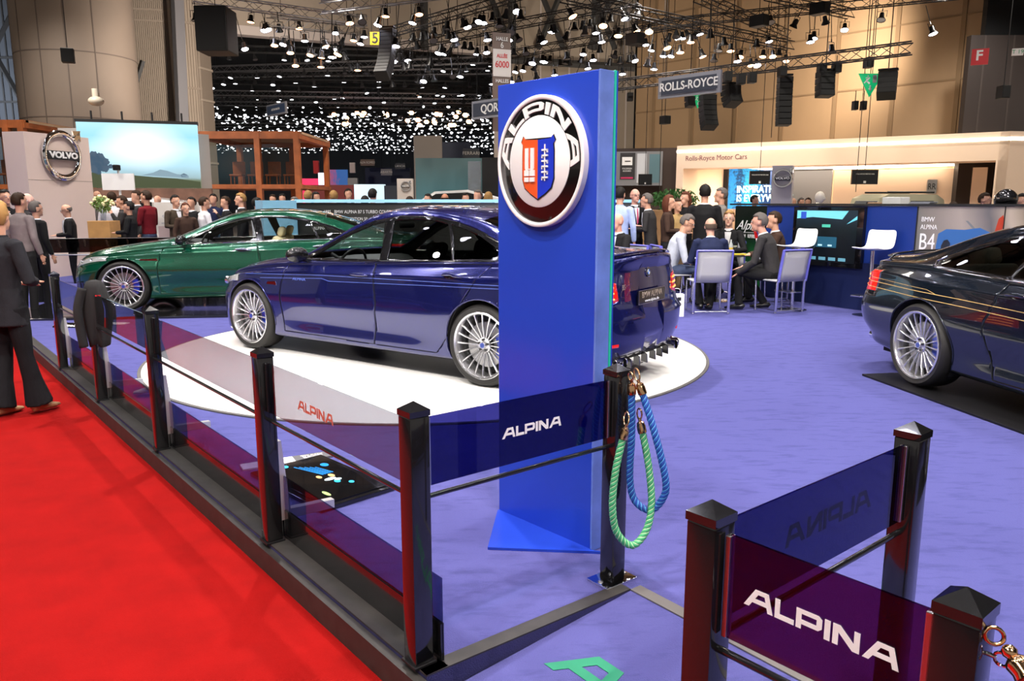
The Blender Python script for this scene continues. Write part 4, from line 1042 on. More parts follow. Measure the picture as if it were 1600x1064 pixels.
# back wall between the opening and the corner
b = MB(); pa = dp(776, 300, 50); b.box(0, ca.x-pa.x+.2, 0, .3, 0, 16, Matrix.Translation((pa.x, 48, 0))); b.mi = 1
for k in range(6): b.box(.9+k*1.7, 1.0+k*1.7, -.04, 0, 0, 16, Matrix.Translation((pa.x, 48, 0)))
b.box(-.1, .55, -.5, 0, 0, 11.2, Matrix.Translation((pa.x, 48, 0)))
b.build('wall_back', [M_beige, M_white_edge])['kind'] = 'structure'
# beam over the opening to the deep hall
bl0, bl1 = dp(330, 40, 41.5), dp(785, 100, 48); zt_ = 10.1
p0 = Vector((bl0.x, bl0.y, 0)); L_ = Vector((bl1.x-bl0.x, bl1.y-bl0.y, 0)); Mb = Matrix.Translation(p0) @ Matrix.Rotation(math.atan2(L_.y, L_.x), 4, 'Z')
b = MB(); b.box(-2, L_.length+.5, 0, .5, zt_+.45, zt_+3.4, Mb); b.mi = 1; b.box(-2, L_.length+.5, -.05, .6, zt_, zt_+.45, Mb)
b.mi = 2
b.build('trim_4', [M_beige, M_white_edge, M_beige_d])['kind'] = 'structure'
# left walls
def px_wall(name, pl, pr, Yl, Yr, m, joints=None, md=None, zt=16, ribs=0, dz=.05):
    a = dp(pl, 300, Yl); c = dp(pr, 300, Yr); d = Vector((c.x-a.x, c.y-a.y, 0)); M = Matrix.Translation((a.x, a.y, 0)) @ Matrix.Rotation(math.atan2(d.y, d.x), 4, 'Z')
    b = MB(); b.box(0, d.length, 0, .3, 0, zt, M); b.mi = 1
    for k in range(ribs): x = d.length*(k+.5)/ribs; b.box(x-.035, x+.035, -dz, 0, 0, zt, M)
    for z in (joints or []): b.box(0, d.length, -dz-.02, 0, z, z+.10, M)
    o = b.build(name, [m, md or m]); o['kind'] = 'structure'; return o
px_wall('wall_left', -260, 226, 40, 40.5, M_steelwall, (8.6, 6.5), M_girder, ribs=44)
px_wall('wall_left', 220, 286, 38.5, 39, M_beige, (10.0, 10.5), M_beige_d, ribs=22)
px_wall('wall_left', 286, 326, 38.6, 39.5, M_beige, (7.0, 10.0), M_beige_d, ribs=10)
px_wall('wall_left', 323, 343, 39.4, 40.5, M_beige_d, (3.5, 5, 6.5, 8), M_beige, zt=9.4)
# diagonal braces and the upright girder
def beam(name, a, c, w_, m, kind='structure', label=None, cat=None):
    b = MB(); b.tube([a, c], w_, 4); o = b.build(name, m)
    if kind: o['kind'] = kind
    return o
beam('trim_5', dp(-5, 90, 39), dp(55, 195, 39), .13, M_girder); beam('trim_6', dp(28, 0, 39), dp(-5, 68, 39), .13, M_girder)
beam('trim_7', dp(277, 0, 37.5), dp(291, 330, 37.5), .30, mat('grey_girder', (.13, .13, .145), .6)); beam('trim_8', dp(224, 95, 38.4), dp(207, 150, 38.4), .1, M_girder)
# round column
cc_ = dp(126, 300, 33); b = MB(); rad = 2.25
b.lathe([(rad, 0), (rad, 15)], 64, Matrix.Translation((cc_.x, cc_.y+rad*.3, 0))); b.mi = 1
for z in (4.2, 4.9, 7.4, 10.6): b.lathe([(rad+.012, z), (rad+.012, z+.04)], 64, Matrix.Translation((cc_.x, cc_.y+rad*.3, 0)))
for a in (-150, -120, -95, -70, -45): b.box(rad-.02, rad+.012, -.02, .02, 0, 15, Matrix.Translation((cc_.x, cc_.y+rad*.3, 0)) @ Matrix.Rotation(R(a), 4, 'Z'))
o = b.build('round_column', [mat('beige_column', (.125, .098, .080), .8, noise=(.5, .08)), mat('column_joint', (.06, .045, .038), .8)], smooth=40); o['kind'] = 'structure'; o.name = 'wall_column'
# roof: brown deck with dark girders above the stands, dark ceiling over the deep hall
b = MB(); b.box(-45, 50, 14, 50, 15.2, 15.5); b.mi = 1
for k in range(9): b.box(-34+k*8, -33.6+k*8, 14, 50, 14.3, 15.2)
for k in range(7): b.box(-45, 50, 17+k*5, 17.3+k*5, 14.5, 15.2)
b.build('ceiling', [M_roof, M_girder])['kind'] = 'structure'
b = MB(); b.box(-60, 60, -14, 14, 10.8, 11.0); b.box(-60, 60, 14, 14.2, 10.8, 15.5); b.build('ceiling', M_dark)['kind'] = 'structure'
b = MB(); b.box(-90, 30, 48.6, 150, 14.2, 14.4); b.mi = 0; b.build('ceiling', M_dark)['kind'] = 'structure'
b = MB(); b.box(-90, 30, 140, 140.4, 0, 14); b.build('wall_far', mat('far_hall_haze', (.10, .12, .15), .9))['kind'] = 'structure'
for z_ in range(6):                       # V braces under the roof, behind the lighting
    a = dp(800+z_*40, 105, 46.5); beam('trim_%d' % (9+z_), Vector((a.x, 46.4, 10.2)), Vector((a.x+(2.2 if z_ % 2 else -2.2), 46.4, 15.3)), .16, M_girder)
for z_, px in enumerate((663, 800, 930)):
    a = dp(px, 40, 45.6); beam('trim_%d' % (16+z_), Vector((a.x, 45.6, 10.0)), Vector((a.x, 45.6, 15.3)), .22, M_girder)
beam('trim_20', dp(775, 92, 45.8), dp(992, 106, 45.8), .2, M_girder)
px_wall('wall_right', 1494, 1800, 30.5, 30.5, M_brown, None, mat('dark_joint', (.03, .022, .02), .8), zt=7.75, ribs=7, dz=.01)
px_wall('wall_right', 1514, 1800, 31.2, 31.2, M_dark, None, M_girder, zt=14)

# ------------------------------------------------------------------ trusses
def ceil_at(y): return 10.82 if y < 14 else 15.22 if y < 49.5 else 14.22
def truss(p, q, w_=.32, m=M_truss, label='', r=.022):
    p, q = Vector(p), Vector(q); d = (q-p).normalized(); s = d.cross(Vector((0, 0, 1))).normalized()*w_/2; u = Vector((0, 0, w_/2))
    b = MB(); L = (q-p).length; n = max(2, int(L/(w_*1.25))); cor = [s+u, -s+u, -s-u, s-u]
    for c in cor: b.tube([p+c, q+c], r, 5)
    for k in range(n):
        a, e = p+d*L*k/n, p+d*L*(k+1)/n
        for i in range(4): b.tube([a+cor[i], e+cor[(i+1) % 4]] if k % 2 else [a+cor[(i+1) % 4], e+cor[i]], r*.55, 3)
    o = b.build('lighting_truss', m); tag(o, label, 'truss', 'lighting trusses')
    for f_ in (.12, .88):
        P = p.lerp(q, f_); b = MB(); b.tube([P+u, Vector((P.x, P.y, ceil_at(P.y)))], .012, 4); b.build('suspension_cable', M_satin, o)
    return o
TR = [((300, -4, 30), (572, 34, 33), M_truss, 'silver truss nearest the top left corner, full of white lamps'),
      ((420, 34, 31), (570, 48, 34), M_truss, 'short silver truss under the top left lamp cluster'),
      ((500, 12, 27), (720, -14, 29), M_truss, 'silver truss rising to the top edge left of centre'),
      ((598, 54, 33), (820, -12, 27), M_trussb, 'black truss rising from the yellow number sign to the top edge'),
      ((604, 78, 35), (1000, 0, 29), M_trussb, 'black truss above the brown and white hanging banner'),
      ((760, 92, 37), (1100, 30, 32), M_trussb, 'black truss above the top of the tall blue sign'),
      ((880, -6, 25), (1236, 72, 32), M_trussb, 'black truss with a row of warm lamps descending to the right'),
      ((990, 42, 33), (1500, -10, 27), M_trussb, 'black truss climbing to the top right corner'),
      ((1090, -6, 27), (1230, 55, 33), M_trussb, 'short black truss above the hanging stand name'),
      ((1200, -8, 28), (1330, 22, 31), M_trussb, 'short black truss at the top edge right of centre'),
      ((955, 134, 27), (1425, 75, 22), M_trussb, 'long black truss carrying the hanging loudspeakers')]
trs = []
for a, c, m, lab in TR: trs.append((dp(*a), dp(*c))); truss(trs[-1][0], trs[-1][1], .34 if m is M_truss else .30, m, lab)
M_lampglow = mat('lamp_lens_white', (1, 1, 1), .3, emis=(.88, .86, 1.0), es=26); M_lampwarm = mat('lamp_lens_warm', (1, .8, .6), .3, emis=(1, .45, .2), es=12)
M_lampfar = mat('far_lamp_lens', (1, 1, 1), .3, emis=(.93, .95, 1.0), es=6)
for m_ in (M_lampglow, M_lampwarm, M_lampfar): m_.cycles.emission_sampling = 'NONE'
def spot_proto(glow, name='spotlight', size=1.):
    t = empty(name, (0, 0, -50), 0, 'x', 'spotlight')
    b = MB(); b.lathe([(.02, .30), (.07, .28), (.085, .12), (.15, .02), (.155, 0), (.148, 0), (.10, .04)], 12, Matrix.Scale(size, 4)); b.build('housing', M_satin, t, 50)
    b = MB(); b.lathe([(.001, .035), (.145, .018), (.145, .012), (.001, .012)], 12, Matrix.Scale(size, 4)); b.build('lens', glow, t)
    b = MB(); b.tube([(-.16*size, 0, .12*size), (-.16*size, 0, .36*size), (.16*size, 0, .36*size), (.16*size, 0, .12*size)], .012*size, 4); b.tube([(0, 0, .36*size), (0, 0, .46*size)], .02*size, 5); b.build('yoke', M_satin, t)
    return t
pw_, pk_ = spot_proto(M_lampglow), spot_proto(M_lampwarm); pd_ = spot_proto(mat('unlit_lens', (.1, .1, .12), .1))
nlit = [0]
def hang(proto, P, tilt, rz, lab, grp):
    o = dup(proto, loc=P, label=lab, group=grp); o.rotation_euler = (tilt, 0, rz); return o
rnd = random.Random(3)
labs = {0: ('white lit spotlight hanging below the silver truss at top left', 'white spotlights at top left'), 1: ('white lit spotlight hanging below the short silver truss at top left', 'white spotlights under the short truss'),
        2: ('spotlight on the silver truss left of centre at the top edge', 'spotlights left of centre'), 3: ('spotlight on the black truss above the yellow number sign', 'spotlights above the number sign'),
        4: ('spotlight on the black truss above the hanging hall banner', 'spotlights above the hall banner'), 5: ('spotlight on the black truss above the tall blue sign', 'spotlights above the blue sign'),
        6: ('warm lit spotlight in the row at upper right of centre', 'warm spotlights in a row'), 7: ('spotlight on the truss climbing to the top right corner', 'spotlights on the top right truss'),
        8: ('spotlight on the short truss above the hanging stand name', 'spotlights above the stand name'), 9: ('spotlight on the short truss at the top edge', 'spotlights on the short top truss')}
cnt = {0: (18, .9), 1: (13, .8), 2: (12, .8), 3: (30, .25), 4: (44, .28), 5: (44, .35), 6: (17, .95), 7: (8, .3), 8: (6, .5), 9: (5, .5)}
for i, (n, lit) in cnt.items():
    p, q = trs[i]; d = (q-p)
    for k in range(n):
        t = (k+.5+rnd.uniform(-.3, .3))/n; P = p + d*t; s = rnd.choice((-.16, .16)); ex = rnd.choice((0, 0, .25, .6, 1.0))*(.4 if i == 6 else 1); drop = .16+.42+ex
        P = P + Vector((0, s, -drop)); on = rnd.random() < lit
        pr = (pk_ if (i == 6 or (i < 3 and rnd.random() < .3)) else pw_) if on else pd_
        o = hang(pr, P, rnd.uniform(-.1, -.5) if on else rnd.uniform(-.6, .6), rnd.uniform(-1.0, 1.0), labs[i][0], labs[i][1])
        if ex: g = MB(); g.tube([(0, 0, .44), (0, 0, .46+ex)], .015, 4); g.build('drop_rod', M_satin, o)
for o in (pw_, pk_, pd_):
    for c in list(o.children): bpy.data.objects.remove(c)
    bpy.data.objects.remove(o)
# the stand's own spotlights above the stage (they show in the paint of the cars)
bigp = spot_proto(M_lampglow, size=1.5)
for gx in range(7):
    for gy in range(7):
        P = Vector((-7.5+gx*2.4+rnd.uniform(-.4, .4), -.5+gy*2.4+rnd.uniform(-.05, .05), 7.05))
        if P.y > 14: continue
        if gx == 0: truss((-8.4, P.y, 7.9), (8.0, P.y, 7.9), .32, M_trussb, 'black truss high over the blue stage, %s from the camera' % ['first', 'second', 'third', 'fourth', 'fifth', 'sixth', 'seventh'][gy])
        hang(bigp, P, rnd.uniform(-.3, .3), rnd.uniform(-1, 1), 'spotlight hanging high above the blue stage', 'spotlights over the stage')
for c in list(bigp.children): bpy.data.objects.remove(c)
bpy.data.objects.remove(bigp)
# deep hall: grid of trusses and lamps
ORD = ['first', 'second', 'third', 'fourth', 'fifth', 'sixth', 'seventh', 'eighth', 'ninth', 'tenth', 'eleventh', 'twelfth', 'thirteenth', 'fourteenth', 'fifteenth', 'sixteenth', 'seventeenth', 'eighteenth', 'nineteenth', 'twentieth']
rows_ = []; Y = 50.; k = 0
while Y < 126:
    zz = 10.7-(k % 3)*.35; sl = [3, -4, 1.5, -2, 5][k % 5]; p, q = Vector((-Y*.42, Y-sl*.5, zz)), Vector((-.5, Y+sl*.5, zz))
    rows_.append((p, q))
    if k < 15: truss(p, q, .36, M_truss if k % 2 else M_trussb, 'thin truss crossing the dark hall behind, %s from the opening' % ORD[k], .028)
    Y += 2.6 + k*.10; k += 1
def lamp_mesh(b, P, s, tilt, rz):
    M = Matrix.Translation(P) @ Matrix.Rotation(rz, 4, 'Z') @ Matrix.Rotation(tilt, 4, 'X') @ Matrix.Scale(s, 4)
    b.mi = 0; b.lathe([(.03, .42), (.04, .32), (.09, .22), (.15, .0)], 6, M); b.mi = 1; b.lathe([(.001, .002), (.15, -.012), (.001, -.016)], 6, M)
M_far_h = mat('far_lamp_housing', (.05, .05, .055), .5)
b = MB(); lamp_mesh(b, (0, 0, 0), 1.0, 0, 0); lp = b.build('spotlight', [M_far_h, M_lampfar]); b = MB(); lamp_mesh(b, (0, 0, 0), 1.0, 0, 0); lp2 = b.build('spotlight', [M_far_h, M_lampwarm])
b = MB(); lamp_mesh(b, (0, 0, 0), 1.0, 0, 0); lp3 = b.build('spotlight', [M_far_h, mat('unlit_far_lens', (.15, .15, .17), .2)])
near = 0; b = MB()
for r_i, (p, q) in enumerate(rows_):
    n = int((q-p).length/(1.5 if r_i < 8 else .75))
    for k in range(n):
        for lay_ in range(1 if r_i < 8 else 2):
            if rnd.random() < .15: continue
            P = p.lerp(q, (k+rnd.uniform(.2, .8))/n) + Vector((0, rnd.uniform(-.1, .1)*(1 if r_i < 8 else 8), 0))
            if near < 100:
                P.z -= .60; P.y = p.lerp(q, max(0, min(1, (P.x-p.x)/(q.x-p.x)))).y+rnd.choice((-.18, .18)); pr = lp if rnd.random() < .5 else lp3; near += 1
                o = pr.copy(); C.objects.link(o); o.location = P; e_ = Euler((rnd.uniform(-.4, .2), 0, rnd.uniform(-1, 1))); o.rotation_euler = e_; o.scale = (1.05,)*3; o.location = P+Vector((0, 0, .42))-(e_.to_matrix() @ Vector((0, 0, .42)))
                tag(o, 'small spotlight in the dark hall behind the opening', 'spotlight', 'spotlights in the dark hall')
            else:
                P.z -= rnd.choice((.5, .6, 1.0)); lamp_mesh(b, P, rnd.uniform(.55, 1.1), rnd.uniform(-1.3, .9), rnd.uniform(-1, 1))
o = b.build('far_spotlights', [M_far_h, M_lampfar]); tag(o, 'dense glitter of lamps far back in the dark hall', 'spotlights', kind='stuff')
for k in range(24):
    P = dp(520+rnd.uniform(0, 250), rnd.uniform(172, 196), rnd.uniform(68, 82)); o = lp2.copy(); C.objects.link(o); o.location = P; o.scale = (1.7,)*3; o.rotation_euler = (-.8, 0, 0)
    tag(o, 'small orange lamp deep in the dark hall', 'spotlight', 'orange lamps in the dark hall')
for o in (lp, lp2, lp3): bpy.data.objects.remove(o)

# ------------------------------------------------------------------ hanging loudspeakers
M_spk = mat('black_speaker_cabinet', (.005, .005, .005), .6); M_grl = mat('speaker_grille', (.008, .008, .008), .7)
def array(px, py0, py1, Y, n, wpx, curve, rz, label, cable=True):
    P0, P1 = dp(px, py0, Y), dp(px, py1, Y); hh = (P0.z-P1.z)/n; W = wpx*Y/1215.
    t = empty('line_array_speaker', tuple(P0), rz, label, 'loudspeaker'); ang = 0; c = Vector((0, 0, 0))
    for k in range(n):
        a = curve*k/max(1, n-1); M = Matrix.Translation(c) @ Matrix.Rotation(-a, 4, 'X'); b = MB(); b.bbox((0, 0, -hh/2), (W, W*.8, hh*.94), .01, M); o = b.build('speaker_cabinet', M_spk, t)
        b = MB(); b.bbox((0, -W*.4-.006, -hh/2), (W*.9, .012, hh*.8), .003, M); b.build('grille', M_grl, o); c = c + (Matrix.Rotation(-a, 4, 'X') @ Vector((0, 0, -hh)))
    b = MB(); b.bbox((0, 0, .05), (W*1.05, W*.5, .06), .01); b.tube([(0, 0, .05), (0, 0, ceil_at(Y)-P0.z)], .015, 5); b.build('rigging_frame', M_satin, t)
    return t
array(1227, 120, 197, 24, 8, 20, .12, 0, 'tall straight black line array speaker hanging by the stand name')
array(1142, 133, 166, 24, 4, 24, .5, .5, 'short curved black speaker just right of the hanging stand name'); array(1106, 148, 203, 25, 6, 22, .45, .2, 'curved black line array hanging below the stand name')
array(1290, 112, 152, 23.5, 4, 23, .15, .1, 'short black line array left of the green exit sign'); array(1388, 112, 154, 22.8, 4, 26, .5, -.5, 'curved black line array right of the green exit sign')
array(1078, 150, 168, 27, 2, 13, .3, .4, 'small black speaker behind the hanging stand name')
array(606, 45, 132, 28, 12, 21, .75, -.25, 'long curved black line array beside the yellow number sign')
def pxbox(name, px0, px1, py0, py1, Y, dep, m, label, cat, group=None, rz=0, cable=None):
    a, c = dp(px0, py1, Y), dp(px1, py0, Y); t = empty(name, ((a.x+c.x)/2, Y, a.z), rz, label, cat, group); w_, h_ = abs(c.x-a.x), c.z-a.z
    b = MB(); b.bbox((0, 0, h_/2), (w_, dep, h_), min(w_, h_)*.04); b.build('cabinet', m, t)
    b = MB(); b.bbox((0, -dep/2-.01, h_/2), (w_*.9, .02, h_*.9), .004); b.build('grille', M_grl, t)
    if cable: b = MB(); b.tube([(0, 0, h_), (0, 0, h_+cable if cable < .5 else ceil_at(Y)-a.z)], .012, 5); b.build('cable', M_satin, t)
    return t
pxbox('hanging_speaker', 316, 361, 14, 84, 26, 1.0, M_spk, 'large black hanging speaker block at upper left', 'loudspeaker', cable=3)
pxbox('hanging_speaker', 98, 114, 76, 98, 27, .35, M_spk, 'small black speaker hanging in front of the round column', 'loudspeaker', cable=2.2, rz=.4)
pxbox('hanging_speaker', 1033, 1045, 181, 194, 27, .3, M_spk, 'small dark lamp box low on the tan wall', 'loudspeaker', cable=4, rz=.5)
pxbox('hanging_speaker', 980, 989, 145, 158, 27, .25, M_spk, 'small dark lamp box just right of the tall blue sign', 'loudspeaker', cable=4)
pxbox('hanging_speaker', 1560, 1575, 134, 154, 22, .3, M_spk, 'small dark speaker in front of the dark right wall', 'loudspeaker', cable=3)
for px, lab in ((1336, 'left one of two small black spotlights hanging under the exit sign'), (1349, 'right one of two small black spotlights hanging under the exit sign')): pxbox('hanging_spotlight', px-4, px+4, 158, 172, 24, .2, M_spk, lab, 'spotlight', cable=.3)
for i, (px, py) in enumerate([(1137, 112), (1158, 116), (1175, 114), (1222, 104), (1284, 100), (1307, 98), (1357, 90)]):
    pxbox('moving_light', px-6, px+6, py, py+16, 23.5, .3, M_spk, 'black moving light under the long truss, %s from its left end' % ['first', 'second', 'third', 'fourth', 'fifth', 'sixth', 'seventh'][i], 'stage light', 'moving lights under the long truss', cable=.2)
for i, (px, py) in enumerate([(992, 52), (1186, 24), (1280, 5)]): pxbox('hanging_speaker', px-9, px+9, py, py+18, 26, .5, M_spk, ['square black speaker hanging above the tall blue sign', 'square black speaker hanging at the top centre right', 'small square black speaker touching the top edge'][i], 'loudspeaker', cable=2, rz=.7)

# ------------------------------------------------------------------ hanging signs
M_sgrey = mat('sign_grey', (.28, .29, .34), .5); M_sdk = mat('sign_slate', (.05, .06, .09), .5); M_strp = mat('sign_taupe', (.20, .14, .12), .5); M_swht = mat('sign_white', (.8, .76, .75), .5); M_sred = mat('sign_red', (.65, .02, .03), .5)
def wires(o, L=5):
    W, Hh = o_dims[o.name]; b = MB(); L = ceil_at(o.location.y)-o.location.z-Hh
    for u in (.1, .9): b.tube([(u*W, .03, Hh), (u*W, .03, Hh+L)], .010, 4)
    b.build('hanging_wire', M_satin, o)
o = board('hanging_sign', 1029, 1126, 22, 20.6, 122, 155, M_sgrey, .08, 'grey hanging sign reading ROLLS-ROYCE', 'sign'); bpart(o, 'name_plate', .06, .94, .17, .83, M_sdk); btext(o, 'ROLLS-ROYCE', .5, .5, .30, M_wprint, .94, bold=.006).location.y = -.022; wires(o)
o = board('hanging_sign', 737, 812, 24, 22.5, 159, 187, M_sgrey, .08, 'grey hanging sign reading QOROS half hidden by the blue sign', 'sign'); bpart(o, 'name_plate', .04, .96, .14, .86, M_sdk); btext(o, 'QOROS', .5, .5, .34, M_wprint, 1., bold=.006).location.y = -.022; wires(o)
o = board('hanging_banner', 770, 798, 24, 24.2, 50, 205, M_strp, .06, 'tall brown and white hanging banner reading HALLE 6 ALLEE 6000', 'banner')
bpart(o, 'white_field', 0, 1, .56, .835, M_swht); b_ = o_dims[o.name]
for s_, v, sz, mm in (('HALLE', .935, .15, M_wprint), ('6', .873, .24, M_wprint), ('ALLÉE', .765, .15, M_sred), ('6000', .68, .26, M_sred), ('HALLES', .515, .145, M_wprint)): btext(o, s_, .5, v, sz, mm, .85, bold=.003).location.y = -.022
wires(o, 6)
o = board('hanging_sign', 578, 602, 30, 30, 50, 70, mat('sign_yellow', (.85, .52, .01), .5), .06, 'yellow square sign with the number 5 at top centre', 'sign'); btext(o, '5', .32, .5, .52, M_matte, bold=.01); wires(o)
o = board('hanging_sign', 416, 446, 46, 44, 165, 183, M_sgrey, .1, 'small grey hanging sign reading ASTON MARTIN in the dark hall', 'sign'); bpart(o, 'name_plate', .04, .96, .14, .86, mat('sign_blue', (.03, .06, .14), .5)); btext(o, 'ASTON MARTIN', .5, .5, .17, M_wprint, .9).location.y = -.022; wires(o)
for (x0, x1, y0, y1, Y, s_, lab, mm) in ((563, 585, 249, 259, 60, 'ALFA ROMEO', 'small hanging sign reading ALFA ROMEO far back', M_strp), (723, 749, 232, 247, 50, 'FERRARI', 'dark hanging sign reading FERRARI', M_sdk), (617, 633, 255, 264, 62, 'LANCIA', 'tiny dark hanging sign above the far white box', M_sdk), (595, 612, 264, 274, 60, 'ABARTH', 'tiny pale blue hanging sign over the far stands', M_sgrey), (968, 968.5, 1, 2, 60, '', '', M_sgrey)):
    if not s_: continue
    o = board('hanging_sign', x0, x1, Y, Y, y0, y1, mm, .08, lab, 'sign'); btext(o, s_, .5, .5, o_dims[o.name][1]*.5, M_wprint, .8 if len(s_) > 8 else 1); wires(o, 4)
M_exit = mat('exit_green', (.005, .30, .10), .4, emis=(.01, .5, .18), es=.5)
def exit_sign(px, py, Y, sc_, rz, lab):
    P = dp(px, py, Y); t = empty('exit_sign', tuple(P), rz, lab, 'sign', None); s = sc_
    b = MB(); M = Matrix.Rotation(PI/2, 4, 'X'); b.prism([(-.5*s, .42*s), (.5*s, .42*s), (0, -.5*s)], .05*s, M); b.build('triangle_panel', M_exit, t)
    b = MB(); b.mi = 0; M = Matrix.Translation((0, -.055*s, 0)) @ M
    for pl in ([(.08, .06), (.24, .06), (.24, .36), (.08, .36)], [(-.14, .30), (-.09, .30), (-.09, .36), (-.14, .36)], [(-.20, .18), (-.06, .28), (-.02, .25), (-.14, .12)], [(-.14, .14), (-.02, .06), (-.05, .0), (-.18, .10)], [(-.18, .16), (-.28, .06), (-.25, .03), (-.14, .12)], [(-.22, .26), (-.12, .28), (-.12, .25), (-.2, .22)], [(-.03, -.04), (.03, -.04), (.03, -.16), (.08, -.16), (0, -.27), (-.08, -.16), (-.03, -.16)]): b.prism([(x*s, y*s) for x, y in pl], .006, M)
    b.build('pictogram', M_wprint, t); b = MB(); b.tube([(0, 0, .42*s), (0, 0, ceil_at(Y)-P.z)], .012, 4); b.build('cable', M_satin, t)
exit_sign(1359, 132, 23, .70, 0, 'green triangular exit sign hanging among the black speakers'); exit_sign(1090, 158, 28, .5, .5, 'small green exit sign mostly hidden behind the hanging stand name')
o = board('wall_sign', 1519, 1546, 24.5, 24.3, 77, 102, M_sred, .05, 'red square wall sign with a white letter F on the dark wall', 'sign'); btext(o, 'F', .45, .56, .40, M_wprint, bold=.01)
o = board('wall_sign', 1582, 1600, 24.2, 24.1, 76, 87, M_swht, .05, 'small white sign with T 19 at the right edge', 'sign'); btext(o, 'T 19', .5, .5, .16, mat('print_green', (.02, .3, .1), .5))
# long thin cables
for i, (px, y0, y1, Y) in enumerate([(1205, 60, 215, 28), (716, 30, 130, 30), (1030, 200, 300, 30), (1337, 172, 300, 26), (973, 90, 145, 30)]):
    b = MB(); q_ = dp(px, y1, Y); b.tube([(q_.x, q_.y, ceil_at(Y)), q_], .012, 4); o = b.build('hanging_cable', M_satin); tag(o, ['thin dark cable hanging down the tan wall', 'thin cable hanging left of the hall banner', 'thin cable hanging over the cream stand', 'thin cable hanging below the two small spotlights', 'thin cable right of the top of the blue sign'][i], 'cable')
# ================================================================== own stand: back walls, kiosk, furniture
M_bluewall = mat('royal_blue_wall', (.008, .035, .24), .45); M_navywall = mat('navy_wall', (.006, .012, .06), .4); M_scr = mat('black_screen', (.004, .004, .005), .08, coat=.5)
W1, W2 = at(1241, 470, S), at(1360, 487, S); wd_ = Vector((W2.x-W1.x, W2.y-W1.y, 0)).normalized()
def on_wall(px):                          # where the wall's line is crossed by a pixel column
    u = (px-800)/FPX; k_ = u*(cp_) ; 
    # iterate: plan direction of the column at mid height is (u*s, 1) with s from the depth along the view
    best = None
    for i in range(-400, 900):
        P = W1 + wd_*(i*.01); w_ = P.y*cp_-(1.2-H)*sp_; x_ = 800+FPX*P.x/w_
        if best is None or abs(x_-px) < best[0]: best = (abs(x_-px), P.copy(), i*.01)
    return best[1], best[2]
def wall_seg(pxa, pxb, m, name, label, cat, z1=1.575, thick=.12, z0=S, kind=None):
    A, _ = on_wall(pxa); B, _ = on_wall(pxb); L = (B-A).length; rz = math.atan2(wd_.y, wd_.x)
    b = MB(); b.box(0, L, 0, thick, 0, z1-z0); o = b.build(name, m); o.location = (A.x, A.y, z0); o.rotation_euler = (0, 0, rz); o_dims[o.name] = (L, z1-z0)
    if kind: o['kind'] = kind
    else: tag(o, label, cat)
    return o
M_gposter = ramp_mat('green_poster_print', 2, [(0, (.008, .16, .03)), (.5, (.006, .10, .02)), (.72, (.001, .012, .005)), (1, (.001, .006, .003))], .4, noise=.15, nscale=3)
gp = wall_seg(1148, 1197, M_gposter, 'wine_poster', 'green poster with white script lettering on the blue back wall', 'poster', 1.56)
btext(gp, 'Alpina', .45, .78, .22, M_wprint, 1.0, shear=.5); btext(gp, 'WEIN   REFERENZ', .48, .66, .085, M_wprint, .62); bpart(gp, 'rule', .0, .98, .70, .705, M_wprint, 0, .003); 
for k_, s_ in enumerate(('ALPINA WEIN', 'exquisite', 'wines & more')): btext(gp, s_, .45, .36-.045*k_, .06, M_wprint, .8)
wall_seg(1197, 1246, M_bluewall, 'wall_stand', '', '', 1.57, kind='structure'); wall_seg(1352, 1431, M_bluewall, 'wall_stand', '', '', 1.57, kind='structure')
wall_seg(1246, 1352, M_navywall, 'wall_stand', '', '', 1.57, kind='structure')
lw_ = wall_seg(1195, 1431, M_navywall, 'wall_stand', '', '', .78, kind='structure'); lw_.location += Vector((wd_.y, -wd_.x, 0))*.02
tr_ = wall_seg(1140, 1680, M_matte, 'wall_capping', '', '', 1.60, kind='structure', z0=1.572, thick=.16); tr_.location += Vector((wd_.y, -wd_.x, 0))*.02; tr_.name = 'trim_21'
tv = wall_seg(1244, 1353, M_scr, 'television', 'large wall screen showing a car dashboard', 'screen', 1.55, .06, z0=.70); nrm = Vector((wd_.y, -wd_.x, 0)); tv.location += nrm*.07
W_, H_ = o_dims[tv.name]
M_dash = ramp_mat('shown_dashboard', 2, [(0, (.002, .003, .004)), (.5, (.003, .005, .007)), (.72, (.004, .008, .010)), (1, (.01, .02, .03))], .3, .6, .2)
def tvp(name, pts, col, es=1., z=.006):
    b = MB(); b.prism([(x*W_, y*H_) for x, y in pts], .001, Matrix.Translation((0, -.0005-z, 0)) @ Matrix.Rotation(PI/2, 4, 'X')); return b.build(name, mat('shown_'+name, col, .4, emis=col, es=es), tv)
b = MB(); b.box(.05*W_, .92*W_, -.004, 0, .07*H_, .95*H_); b.build('picture', M_dash, tv)
tvp('windscreen_view', [(.06, .80), (.06, .94), (.80, .94), (.72, .80), (.3, .83)], (.12, .42, .50), .9); tvp('blue_box', [(.12, .80), (.12, .92), (.20, .92), (.20, .80)], (.02, .06, .35), .8, .008)
tvp('side_light', [(.78, .72), (.92, .86), (.92, .80)], (.1, .4, .5), .8); tvp('data_box', [(.34, .32), (.34, .50), (.66, .50), (.66, .32)], (.01, .06, .10), .8); tvp('green_readout', [(.44, .66), (.44, .71), (.56, .71), (.56, .66)], (.05, .35, .25), .8)
for k in range(5): tvp('thumbnail', [(.14+k*.14, .10), (.14+k*.14, .155), (.24+k*.14, .155), (.24+k*.14, .10)], (.08, .22, .28), .8)
for k in range(2): tvp('button', [(.40+k*.14, .34), (.40+k*.14, .37), (.46+k*.14, .37), (.46+k*.14, .34)], (.3, .5, .6), .8, .008)
